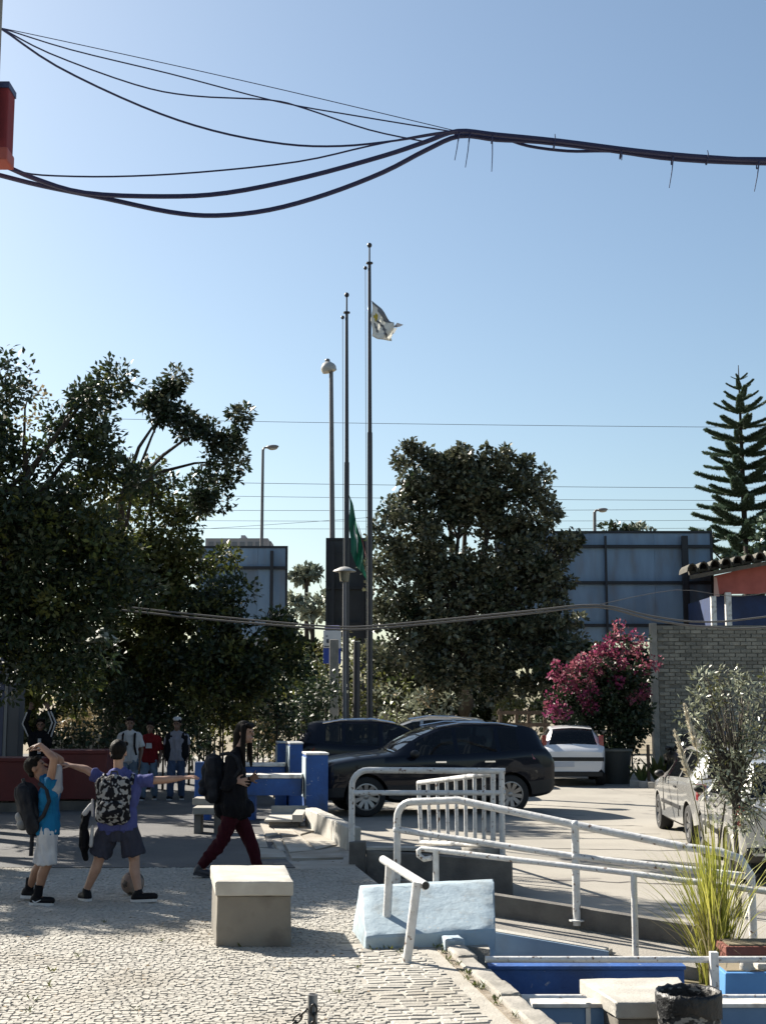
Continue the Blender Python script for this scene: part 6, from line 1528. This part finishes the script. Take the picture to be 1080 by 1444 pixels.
for (u, v, w, h) in ((461, 897, 0.05, 0.03), (462.3, 904, 0.07, 0.10), (461, 911.5, 0.14, 0.025)):
    p = at(u, v, ys - 0.035); mb = MB(); mb.box((p.x, ys - 0.035, p.z), (w, 0.006, h)); mb.build('mark', mat('sign_mark', (0.06, 0.07, 0.10), 0.6), t)
mb = MB(); mb.box(((x0 + x1) / 2, ys + 0.06, (z3 + LOT) / 2), (0.08, 0.05, z3 - LOT)); mb.build('post', M_galv, t)
# concrete post and third dark pole
mb = MB(); c = Vector((at(471, 960, 36).x, 36, LOT)); zt_ = at(471, 902, 36).z
mb.box((c.x, 36, (zt_ + LOT) / 2), (0.24, 0.24, zt_ - LOT)); solid('concrete_post', mb, M_conc, 'square pale concrete post under the narrow dark billboard', 'post', c, bevel=0.03)
mb = MB(); c = Vector((at(503, 960, 34).x, 34, LOT)); zt_ = at(503, 905, 34).z
mb.lathe([(0.09, -0.1), (0.085, zt_ - LOT), (0.0, zt_ - LOT + 0.02)], c, 12); solid('dark_post', mb, M_pole, 'short dark post standing between the two flagpoles', 'post', c, smooth=True)

# ------------------------------------------------------------------ wires in the distance
M_wire = mat('wire', (0.07, 0.07, 0.085), 0.6)
def wire(label, y, u0, v0, u1, v1, r, drop=0.0, name='power_line', group='power lines across the sky'):
    a, b = at(u0, v0, y), at(u1, v1, y)
    mb = MB(); mb.tube(sag(a, b, drop, 12), r, 5); return solid(name, mb, M_wire, label, 'cable', a, group)
for (v0, v1, r, lab) in ((584, 601, 0.016, 'highest thin power line crossing the whole sky above the trees'), (672, 686, 0.016, 'upper of the pair of power lines passing behind the lamp posts'), (692, 703, 0.014, 'lower of the pair of power lines passing behind the lamp posts'), (719, 711, 0.014, 'power line level with the right lamp head'),
                         (733, 727, 0.012, 'faint power line just above the right billboard edge'), (744, 738, 0.012, 'lowest faint power line skimming the billboard tops')):
    wire(lab, 85, -300, v0 - 4, 1400, v1 + 3, r, 0.25)
wire('faint slanting power line left of the drum lamp', 85, -200, 768, 700, 715, 0.012, 0.3)
# near droopy cables in front of the trees
def cable_px(name, label, y, pts, r, m=None, group=None, n=3):
    P = [at(p[0], p[1], y + (p[2] if len(p) > 2 else 0)) for p in pts]; Q = []
    for i in range(len(P) - 1):
        p0, p1, p2, p3 = P[max(i - 1, 0)], P[i], P[i + 1], P[min(i + 2, len(P) - 1)]
        for q in range(4):
            t = q / 4; Q.append(0.5 * ((2 * p1) + (p2 - p0) * t + (2 * p0 - 5 * p1 + 4 * p2 - p3) * t * t + (3 * p1 - p0 - 3 * p2 + p3) * t ** 3))
    Q.append(P[-1])
    mb = MB(); mb.tube(Q, r, 8); return solid(name, mb, m or M_wire, label, 'cable', P[0], group, smooth=True)
M_gcab = mat('grey_cable', (0.16, 0.15, 0.14), 0.7)
g_ = 'slack cables hung between the trees'
cable_px('cable', 'upper of two slack grey cables hung across the trees and flagpoles', 24, [(-40, 835), (150, 853), (280, 867), (420, 880), (500, 884), (600, 876), (740, 862), (842, 853), (920, 869), (1000, 877), (1130, 864), (1700, 800)], 0.016, M_gcab, g_)
cable_px('cable', 'thin faint cable branching up to the right from the slack pair', 24, [(842, 853), (953, 832), (1040, 853 - 12), (1130, 826)], 0.005, M_gcab)
cable_px('cable', 'lower of two slack grey cables hung across the trees and flagpoles', 24, [(-40, 840), (150, 858), (280, 872), (420, 884), (500, 888), (600, 880), (740, 866), (842, 856), (920, 874), (1000, 884), (1130, 880), (1700, 815)], 0.018, M_gcab, g_)

# near cable bundle overhead
M_cab = mat('blue_black_cable', (0.030, 0.033, 0.11), 0.5); gn = 'overhead cables near the viewer'
cable_px('overhead_cable', 'thick upper loop of the overhead cable bundle hanging from the left', 6.3, [(-60, 212), (0, 231), (50, 252), (120, 272), (230, 277), (320, 272), (430, 250), (540, 220), (600, 200), (645, 185), (700, 190), (790, 199), (900, 213), (1000, 222), (1120, 227), (1500, 232), (2100, 190)], 0.0125, M_cab, gn)
cable_px('overhead_cable', 'thick lower loop of the overhead cable bundle hanging from the left', 6.33, [(-60, 232), (0, 247), (60, 262), (150, 280), (240, 299), (305, 304), (380, 296), (460, 274), (540, 243), (600, 212), (648, 192), (700, 197), (760, 200), (860, 212), (960, 225), (1120, 231), (1500, 236), (2100, 192)], 0.0125, M_cab, gn)
cable_px('overhead_cable', 'third strand sagging slightly below the overhead bundle at right', 6.36, [(640, 190), (700, 193), (745, 206), (800, 213), (850, 213), (900, 215), (960, 222), (1120, 224), (1500, 229), (2100, 188)], 0.008, M_cab, gn)
for i, (lab, r, pts) in enumerate((('topmost thin wire running straight from upper left to the bundle', 0.0022, [(-30, 36), (0, 39), (200, 82), (400, 127), (640, 184)]), ('second thin wire from upper left merging with the looped wire', 0.0036, [(-30, 34), (0, 39), (100, 70), (240, 104), (390, 143), (500, 163), (640, 186)]),
                                  ('looped wire that flattens halfway below the two straight wires', 0.0040, [(-30, 30), (0, 39), (70, 75), (190, 119), (270, 135), (380, 141), (430, 153), (520, 183), (600, 200)]), ('longest sagging thin wire from upper left to the bundle', 0.0055, [(-30, 28), (0, 39), (80, 93), (200, 150), (300, 184), (400, 203), (480, 206), (560, 198), (640, 185)]),
                                  ('thin wire rising from the thick loops at left to the bundle', 0.0045, [(20, 240), (60, 247), (160, 249), (280, 243), (420, 228), (520, 206), (600, 190), (645, 184)]))):
    cable_px('overhead_wire', lab, 6.2 - 0.03 * i, pts, r, M_cab, 'thin wires joining the overhead bundle')
ties = thing('cable_ties', 'long loose tails of cable ties hanging below the overhead bundle', 'cable ties', at(645, 190, 6.28))
for (u, v, du, dv) in ((647, 188, -6, 38), (662, 190, -6, 46), (694, 192, -1, 50), (949, 222, -6, 43), (1070, 228, -7, 42), (876, 214, 0, 12), (782, 200, 0, -11), (998, 222, -1, -10)):
    a = at(u, v, 6.28); e = at(u + du, v + dv, 6.28); mb = MB(); mb.tube([a, a.lerp(e, 0.5) + Vector((0.002, 0, 0)), e], [0.003, 0.0026, 0.002], 6); mb.build('tie_tail', M_cab, ties)
    d_ = (at(u + 6, v + 0.6, 6.28) - a); mb = MB(); mb.lathe([(0.021, -0.003), (0.0225, 0), (0.021, 0.003)], a + Vector((0, 0.03, -0.004)), 12, axis=d_); mb.build('tie_band', M_cab, ties)

# ------------------------------------------------------------------ buildings
# school building at the left of the viewer: only the end of its red eave shows
sb = thing('school_building', 'red eave end of the school building at the upper left edge', 'building', (-2.6, 3, 0))
yb = 6.0
e0 = at(11, 170, yb); zt_, zb_ = at(10, 122, yb).z, at(10, 222, yb).z; xr = e0.x
mb = MB(); mb.box((-2.75, 1.0, zt_ / 2 - 0.3), (1.5, 9.8, zt_ - 0.6)); mb.build('wall', mat('cream_render', (0.62, 0.58, 0.50), 0.85, (0.5, 0.46, 0.4), 1.5, coords='World'), sb)
mb = MB(); mb.box((xr - 0.5, yb + 0.06, (zt_ + zb_) / 2 + 0.02), (1.0, 0.12, zt_ - zb_ - 0.04)); mb.build('fascia', mat('eave_red', (0.27, 0.026, 0.03), 0.8, (0.22, 0.022, 0.026), 4, coords='World'), sb, bevel=0.012)
mb = MB(); mb.box((xr - 0.5, yb + 0.06, zb_ + 0.02), (1.012, 0.132, 0.065)); mb.build('drip_edge', mat('eave_orange', (0.45, 0.09, 0.06), 0.6), sb, bevel=0.01)
mb = MB(); mb.box((xr - 0.5, yb + 0.06, zt_ + 0.01), (1.005, 0.125, 0.03)); mb.build('gutter_cap', mat('eave_cap', (0.05, 0.06, 0.15), 0.5), sb)
mb = MB(); p = at(0.5, 100, yb); mb.box((p.x - 0.02, yb - 0.03, p.z + 0.2), (0.045, 0.045, 1.1)); mb.build('mast', M_conc, sb)
# blue grey column by the left edge
yc = 24.6
t = thing('shelter_column', 'dark blue grey column with pale stripe at the left edge', 'column', Vector((at(8, 1070, yc).x, yc, 0)))
for (u0, u1, m, nm, dy) in ((-14, 7, mat('column_blue', (0.06, 0.075, 0.14), 0.6), 'blue_face', 0), (7.4, 12, mat('column_pale', (0.24, 0.25, 0.26), 0.6), 'pale_stripe', 0.01), (12.4, 28, mat('column_grey', (0.12, 0.125, 0.14), 0.7), 'grey_face', 0.03)):
    a, b = at(u0, 960, yc), at(u1, 960, yc); zz = at(0, 872, yc).z
    mb = MB(); mb.box(((a.x + b.x) / 2, yc + 0.2 + dy, zz / 2), (b.x - a.x, 0.4, zz)); mb.build(nm, m, t)

# brick wall on the right
M_brick = mat('grey_brick', (0.20, 0.185, 0.15), 0.92, (0.15, 0.14, 0.115), 6, bump=0.5, bscale=25, coords='World', rand=0.26, stain=((0.10, 0.095, 0.08), 0.9)); M_mort = mat('old_mortar', (0.115, 0.108, 0.09), 0.95, (0.16, 0.15, 0.125), 2.0, coords='World')
ybw = 38.0
X0, X1 = at(928, 980, ybw).x, at(1180, 980, ybw).x; ZT = at(980, 882, ybw).z
bw = thing('brick_wall', 'tall grey brick wall with pale end pier behind the olive sapling', 'wall', ((X0 + X1) / 2, ybw, LOT))
mb = MB(); mb.box(((X0 + X1) / 2, ybw + 0.125, (ZT + LOT) / 2 - 0.3), (X1 - X0, 0.21, ZT - LOT + 0.6)); mb.build('core', M_mort, bw)
mb = MB(); mb.box((X0 - 0.09, ybw + 0.09, (ZT + LOT) / 2 - 0.28), (0.17, 0.3, ZT - LOT + 0.7)); mb.build('end_pier', mat('pale_render', (0.46, 0.43, 0.37), 0.9, (0.30, 0.28, 0.24), 2.5, bump=0.5, bscale=14, coords='World'), bw, bevel=0.02)
bh, bl2 = 0.108, 0.31; rs = random.Random(5); cnt = 0; rest = MB()
bme = []
for i in range(6):
    mb = MB(); mb.box((0, 0, 0), (bl2 - 0.018 - 0.006 * (i % 3), 0.05, bh - 0.016 - 0.004 * (i % 2))); bme.append(mb.mesh('brick', bevel=0.006)); bme[-1].materials.append(M_brick)
row = 0; z = ZT - bh / 2 - 0.02
while z > LOT:
    x = X0 + 0.01 + (0 if row % 2 else -bl2 / 2) + bl2 / 2
    while x + bl2 / 2 < X1 + 0.1:
        if x - bl2 / 2 > X0 - 0.02 and not (rs.random() < (0.09 if row < 6 else 0.03)):
            yy = ybw + 0.012 + rs.uniform(-0.008, 0.008)
            if cnt < 290 and x < X0 + 3.9:
                link('brick', rs.choice(bme), None, bw, Vector((x, yy, z + rs.uniform(-0.006, 0.006))) - Vector(bw.location)); cnt += 1
            else: rest.box((x, yy, z), (bl2 - 0.02, 0.05, bh - 0.02))
        x += bl2
    z -= bh; row += 1
tag(rest.build('far_bricks', M_brick, bw), kind='stuff')

# house with red gable and blue wall behind the brick wall
yh = 43.0
hs = thing('red_gabled_house', 'red gabled house with dark tiled roof edge and blue wall behind the brick wall', 'house', Vector((at(1090, 900, yh).x, yh, LOT)))
H = lambda u, v, dy=0.0: at(u, v, yh + dy)
M_hred = mat('house_red', (0.44, 0.115, 0.09), 0.75, (0.36, 0.09, 0.07), 3, coords='World'); M_hpink = mat('house_pink', (0.72, 0.45, 0.38), 0.7); M_tile = mat('roof_tile', (0.075, 0.068, 0.052), 0.9, (0.12, 0.11, 0.085), 5, bump=0.4, coords='World', rand=0.2)
mb = MB()
lo = [H(1010, 838), H(1200, 836), H(1200, 836, 4), H(1010, 838, 4)]; hi = [H(1006, 812), H(1200, 768), H(1200, 768, 4), H(1006, 812, 4)]
mb.hexa(lo, hi); mb.build('gable', M_hred, hs)
mb = MB(); mb.hexa([H(1006, 838.5, 0.05), H(1200, 836.5, 0.05), H(1200, 836.5, 4), H(1006, 838.5, 4)][0:4], [H(1006, 838, 0.05), H(1200, 836, 0.05), H(1200, 836, 4), H(1006, 838, 4)]); 
a, b = H(1009, 839, 0.3), H(1200, 839, 0.3)
mb = MB(); mb.box(((a.x + b.x) / 2, yh + 2.3, (a.z + LOT) / 2 - 0.01), (b.x - a.x, 4, a.z - LOT)); mb.build('wall', mat('house_navy', (0.012, 0.04, 0.14), 0.7, (0.010, 0.03, 0.10), 3, coords='World'), hs)
for (u0, u1, v) in ((1000, 1007, 841), (1020, 1028, 836)):
    a, b = H(u0, v), H(u1, v); mb = MB(); mb.box(((a.x + b.x) / 2, yh - 0.12, (a.z + LOT) / 2), (b.x - a.x, 0.16, a.z - LOT)); mb.build('white_post', M_white, hs)
mb = MB(); q = [H(1006, 841, -0.15), H(1014, 841, -0.15), H(1014, 841, 0.02), H(1006, 841, 0.02)]; q2 = [H(1006, 814, -0.15), H(1010, 814, -0.15), H(1010, 814, 0.02), H(1006, 814, 0.02)]; mb.hexa(q, q2); mb.build('corner_board', M_hpink, hs)
# eave board and tiles
mb = MB(); lo = [H(972, 817, -0.5), H(1200, 781 - 6, -0.5), H(1200, 775, 4), H(972, 817, 4)]; hi = [p + Vector((0, 0, 0.13)) for p in lo]; mb.hexa(lo, hi); mb.build('eave_board', mat('eave_timber', (0.16, 0.13, 0.10), 0.85, (0.10, 0.085, 0.065), 6, coords='World'), hs)
e0, e1 = H(976, 803, -0.62), H(1200, 765, -0.62); n = 15
tm = MB(); R = 0.19
prof = []
for i in range(7):
    a = math.pi * i / 6; prof.append((R * math.cos(a) * 0.92, R * math.sin(a) * 1.45 - 0.07))
inner = [(x * 0.80, z * 0.84 - 0.01) for x, z in prof]
vs = []
for yy in (0.0, 1.2): vs += [(x, yy, z) for x, z in prof] + [(x, yy, z) for x, z in inner]
fs = []
for i in range(6):
    fs += [(i, i + 1, 14 + i + 1, 14 + i), (7 + i + 1, 7 + i, 21 + i, 21 + i + 1), (i + 1, i, 7 + i, 7 + i + 1), (14 + i, 14 + i + 1, 21 + i + 1, 21 + i)]
fs += [(0, 14, 21, 7), (6, 13, 27, 20)]
tm.add(vs, fs); tme = tm.mesh('roof_tile'); tme.materials.append(M_tile)
for i in range(n):
    p = e0.lerp(e1, i / (n - 1)); link('roof_tile', tme, None, hs, p - Vector(hs.location))
mb = MB(); lo = [H(974, 806, -0.4), H(1200, 768, -0.4), H(1200, 768, 5), H(974, 806, 5)]; mb.hexa([p + Vector((0, 0, -0.06)) for p in lo], [p + Vector((0, 0, 0.02)) for p in lo]); mb.build('roof_deck', M_tile, hs)

# pale far building above the left billboard
yf = 120.0
fb_ = thing('far_building', 'pale flat roofed building far beyond the left billboard', 'building', Vector((at(335, 990, yf).x, yf, LOT)))
M_far = mat('far_render', (0.46, 0.45, 0.47), 0.9, (0.40, 0.39, 0.41), 0.6, coords='World')
for (u0, u1, v, dy, nm) in ((290, 378, 759, 0, 'main_block'), (336, 342, 750, 1, 'chimney'), (334, 345, 754, 2, 'roof_room'), (366, 379, 758.5, -1, 'end_tower')):
    a, b = at(u0, v, yf + dy), at(u1, v, yf + dy); mb = MB(); mb.box(((a.x + b.x) / 2, yf + dy + 4, (a.z + LOT) / 2), (b.x - a.x, 8 if nm == 'main_block' else 3, a.z - LOT)); mb.build(nm, M_far, fb_)
for i in range(7):
    p = at(298 + i * 11, 768, yf - 0.02); mb = MB(); mb.box((p.x, yf - 0.02, p.z), (0.45, 0.05, 0.5)); mb.build('window', mat('far_window', (0.2, 0.21, 0.24), 0.3), fb_)

# far low walls glimpsed below the great tree
def low(name, label, cat, u0, u1, v0, y, m, h0=LOT, d=0.3):
    a, b = at(u0, v0, y), at(u1, v0, y); mb = MB(); mb.box(((a.x + b.x) / 2, y + d / 2, (a.z + h0) / 2 - 0.05), (b.x - a.x, d, a.z - h0 + 0.1)); return solid(name, mb, m, label, cat, ((a.x + b.x) / 2, y, h0), bevel=0.02)
low('garden_wall', 'long pale wall glimpsed far behind the large tree trunks', 'wall', 520, 700, 975, 60, mat('far_wall', (0.50, 0.48, 0.44), 0.9, (0.40, 0.385, 0.35), 1.0, coords='World'))
low('garden_wall', 'straw coloured strip standing in for sunny ground far behind the back children', 'wall', 60, 190, 1010, 46, mat('sun_patch_tone', (0.44, 0.38, 0.28), 0.9, (0.32, 0.27, 0.2), 1.2, coords='World'))  # bright strip put in for patches of sunny ground beyond the trees
# timber fence beside the white hatchback, posts and rails
fnc = thing('timber_fence', 'low brown timber fence behind the white hatchback', 'fence', Vector((at(735, 1010, 37.5).x, 37.5, LOT)))
M_tim = mat('weathered_timber', (0.20, 0.14, 0.095), 0.9, (0.13, 0.09, 0.06), 8, bump=0.4, coords='World')
for u in (705, 728, 745, 768):
    p = at(u, 1000, 37.5); mb = MB(); mb.box((p.x, 37.5, (p.z + LOT) / 2), (0.09, 0.09, p.z - LOT)); mb.build('post', M_tim, fnc)
for v in (1005, 1022):
    a, b = at(700, v, 37.5), at(775, v, 37.5); mb = MB(); mb.box(((a.x + b.x) / 2, 37.43, a.z), (b.x - a.x, 0.04, 0.10)); mb.build('rail', M_tim, fnc)
fnc = thing('slat_fence', 'short pale slatted fence behind the dark bin and the bougainvillea', 'fence', Vector((at(865, 1040, 37.2).x, 37.2, LOT)))
for v in (1032, 1041, 1050):
    a, b = at(843, v, 37.2), at(885, v, 37.2); mb = MB(); mb.box(((a.x + b.x) / 2, 37.2, a.z), (b.x - a.x, 0.04, 0.12)); mb.build('slat', M_slab, fnc)
for u in (858, 875):
    p = at(u, 1026, 37.1); mb = MB(); mb.box((p.x, 37.1, (p.z + LOT) / 2), (0.10, 0.08, p.z - LOT)); mb.build('post', M_tim, fnc)
# dark tub behind the hatchback
c = G(872, 1098, LOT); c = Vector((at(868, 1080, 34.8).x, 34.8, LOT)); zz = at(868, 1056, 34.8).z - LOT
t = thing('garden_tub', 'large dark round tub beside the white hatchback', 'tub', c)
mb = MB(); mb.lathe([(0.0, 0.0), (0.33, 0.0), (0.40, zz - 0.06), (0.0, zz - 0.06)], (0, 0, 0), 20); mb.build('tub', mat('tub_dark', (0.045, 0.05, 0.045), 0.7), t, local=True, smooth=True)
mb = MB(); mb.lathe([(0.36, zz - 0.06), (0.43, zz - 0.05), (0.43, zz), (0.36, zz), (0.36, zz - 0.06)], (0, 0, 0), 20); mb.build('rim', mat('tub_rim', (0.20, 0.20, 0.17), 0.7), t, local=True, smooth=True)
# broken kerb stones and a stake at the foot of the wall
kb = thing('border_kerb', 'short row of pale kerb stones before the agaves', 'kerb', Vector((at(915, 1100, 33.3).x, 33.3, LOT)))
for i in range(4):
    a = at(895 + i * 13, 1099 + i * 1.5, 33.6 - i * 0.35); mb = MB(); mb.box((a.x, a.y, LOT + 0.07), (0.24, 0.14, 0.16), rz=-0.5 + random.uniform(-.1, .1)); mb.build('kerb_stone', M_slab, kb, bevel=0.02)
mb = MB(); p = at(913, 1050, 34.0); mb.box((p.x, 34.0, (p.z + LOT) / 2), (0.07, 0.06, p.z - LOT), 0.2); solid('stake', mb, M_tim, 'grey wooden stake standing between the agaves', 'stake', (p.x, 34.0, LOT), bevel=0.01)

# ------------------------------------------------------------------ black barrel bin and chain bollard in the foreground
yb_ = 8.35; cc = at(970, 1400, yb_); rt = 45.5 / kpx(yb_, 1400); zt_ = at(970, 1396, yb_).z; zb_ = -0.52
bn = thing('barrel_bin', 'black barrel bin with peeling pale patches at the bottom right', 'bin', (cc.x, yb_, zb_))
M_peel = mat('peeling_barrel', (0.010, 0.010, 0.011), 0.55, (0.34, 0.32, 0.29), 16, 3.0, contrast=(0.50, 0.55), coords='World', stretch=(1, 1, 1.8), bump=0.4)
M_bag = mat('bin_bag', (0.008, 0.008, 0.009), 0.5, bump=0.8, bscale=22, coords='World')
zz = zt_ - zb_
mb = MB(); mb.lathe([(0.0, 0.0), (rt * 0.90, 0.0), (rt * 0.95, 0.03), (rt * 0.93, zz * 0.33), (rt * 0.97, zz * 0.36), (rt * 0.93, zz * 0.39), (rt * 0.94, zz * 0.68), (rt * 0.97, zz * 0.70), (rt * 0.95, zz * 0.73), (rt * 0.95, zz * 0.97), (rt * 0.90, zz * 0.97), (rt * 0.88, 0.08), (0, 0.08)], (0, 0, 0), 32); mb.build('barrel', M_peel, bn, local=True, smooth=True)
mb = MB(); n = 40; prof = []
rs = random.Random(2)
vs = []; ring_z = [zz * 0.80, zz * 0.86, zz * 0.96, zz * 1.0, zz * 0.985, zz * 0.7, zz * 0.4]; ring_r = [1.0, 1.015, 1.02, 0.99, 0.93, 0.86, 0.80]
for q, (z_, r_q) in enumerate(zip(ring_z, ring_r)):
    for i in range(n):
        a = 2 * math.pi * i / n; w = rt * (r_q + 0.012 * math.sin(i * 2.7 + q) + rs.uniform(-0.01, 0.01)); dz = (rs.uniform(-0.03, 0.02) + 0.025 * math.sin(a * 3)) if q == 0 else rs.uniform(-0.006, 0.006)
        vs.append((w * math.cos(a), w * math.sin(a), z_ + dz))
mb.add(vs, [(q * n + i, q * n + (i + 1) % n, (q + 1) * n + (i + 1) % n, (q + 1) * n + i) for q in range(6) for i in range(n)]); mb.build('bin_bag', M_bag, bn, local=True, smooth=True, ang=180)
mb = MB(); 
for i in range(8): mb.tube([(rt * 0.96 * math.cos(-2.0 + i * 0.16), rt * 0.96 * math.sin(-2.0 + i * 0.16) - 0.0, zz * 0.99), (rt * 0.99 * math.cos(-1.9 + i * 0.16), rt * 0.99 * math.sin(-1.9 + i * 0.16), zz * 1.005)], 0.006, 5)
# chain bollard
ybo = 5.1; pb0 = at(441, 1402, ybo); zt_ = pb0.z; rb = 7 / kpx(ybo, 1420)
bo = thing('chain_post', 'short grey steel post holding a chain at the bottom edge', 'bollard', (pb0.x, ybo, 0))
mb = MB(); mb.lathe([(rb, 0.0), (rb, zt_), (rb * 0.82, zt_ + 0.001), (rb * 0.8, zt_ - 0.03), (0, zt_ - 0.03)], (0, 0, -0.0), 20); mb.build('pipe', M_steel, bo, local=True, smooth=True, ang=50)
M_chain = mat('chain_steel', (0.10, 0.095, 0.09), 0.4, metal=0.7)
lk = MB(); rl = 0.0042; n1, n2 = 14, 6; a_, b_ = 0.011, 0.020
pts = []
for i in range(n1):
    t = 2 * math.pi * i / n1; pts.append(Vector((a_ * math.cos(t), 0, b_ * math.sin(t))))
vs = []
for i in range(n1):
    d = (pts[(i + 1) % n1] - pts[i - 1]).normalized(); s = Vector((0, 1, 0)); q = d.cross(s)
    for k in range(n2):
        t = 2 * math.pi * k / n2; vs.append(pts[i] + (s * math.cos(t) + q * math.sin(t)) * rl)
lk.add(vs, [(i * n2 + k, i * n2 + (k + 1) % n2, ((i + 1) % n1) * n2 + (k + 1) % n2, ((i + 1) % n1) * n2 + k) for i in range(n1) for k in range(n2)])
lme = lk.mesh('chain_link', smooth=True, ang=180); lme.materials.append(M_chain)
ch = thing('chain', 'steel chain drooping from the post down to the left', 'chain', (pb0.x, ybo, 0))
A = Vector((-rb - 0.006, 0, zt_ - 0.055)); B = Vector((-0.95, 0.12, zt_ - 0.16))
P = sag(A, B, 0.22, 36); L_ = 0; q = 0; stepL = 0.031
acc = [0]
for i in range(36): acc.append(acc[-1] + (P[i + 1] - P[i]).length)
s = 0.012; i_ = 0
while s < acc[-1] - 0.01:
    j = max(k for k in range(36) if acc[k] <= s); f = (s - acc[j]) / (acc[j + 1] - acc[j]); p = P[j].lerp(P[j + 1], f); d = (P[j + 1] - P[j]).normalized()
    o = link('chain_link', lme, None, ch, p); o.rotation_mode = 'QUATERNION'; qd = d.to_track_quat('Z', 'Y'); o.rotation_quaternion = qd @ Matrix.Rotation(math.pi / 2 * (i_ % 2), 3, 'Z').to_quaternion(); s += stepL; i_ += 1
for k in range(6):
    o = link('chain_link', lme, None, ch, Vector((0.006 + 0.003 * (k % 2), -rb - 0.006, zt_ - 0.05 - 0.030 * k))); o.rotation_euler = (0, 0, math.pi / 2 * (k % 2))
# fallen leaves scattered on the cobbles
M_leaf = mat('fallen_leaf', (0.16, 0.10, 0.05), 0.8, (0.24, 0.17, 0.08), 20, rand=0.3, coords='World')
rng = np.random.default_rng(9); n = 160
Vs = []
for i in range(n):
    y = rng.uniform(7.6, 16); x = rng.uniform(-0.3 * y, 0.2); a = rng.uniform(0, 6.28); l = rng.uniform(0.02, 0.045); w = l * 0.35
    d = np.array([math.cos(a), math.sin(a), 0]); sd = np.array([-d[1], d[0], 0]); p = np.array([x, y, 0.014 + rng.uniform(0, 0.004)])
    Vs.append([p, p + d * l * .5 + sd * w + [0, 0, .006], p + d * l, p + d * l * .5 - sd * w + [0, 0, .006]])
tag(link('leaf_litter', quadmesh('leaf_litter', np.array(Vs)), M_leaf), kind='stuff', label='small brown fallen leaves scattered on the pale cobbles', cat='leaf litter')

# weeds in the joints by the kerb and the wedge
rng = np.random.default_rng(19); Vs = []
for i in range(46):
    f = rng.uniform(0, 1)
    if i < 26: c = K0 + KD * (0.25 + 2.9 * f) - side * rng.uniform(0.0, 0.06)
    elif i < 30: c = B0.lerp(Vector((0.45, B0.y, 0)), f) + Vector((0, -0.02, 0))
    else: c = Vector((rng.uniform(-2.5, 0.2), rng.uniform(8, 12), 0))
    for q in range(9):
        a = rng.uniform(0, 6.28); l = rng.uniform(0.015, 0.05); d = np.array([math.cos(a) * 0.8, math.sin(a) * 0.8, rng.uniform(0.3, 1.0)]); sd = np.array([-math.sin(a), math.cos(a), 0]) * l * 0.16; p = np.array([c.x + rng.normal() * 0.015, c.y + rng.normal() * 0.015, 0.0])
        Vs.append([p, p + d * l * .5 + sd, p + d * l, p + d * l * .5 - sd])
tag(link('weeds', quadmesh('weeds', np.array(Vs)), L_mid), kind='stuff', label='tiny weeds growing in the joints along the kerb and wedge', cat='weeds')
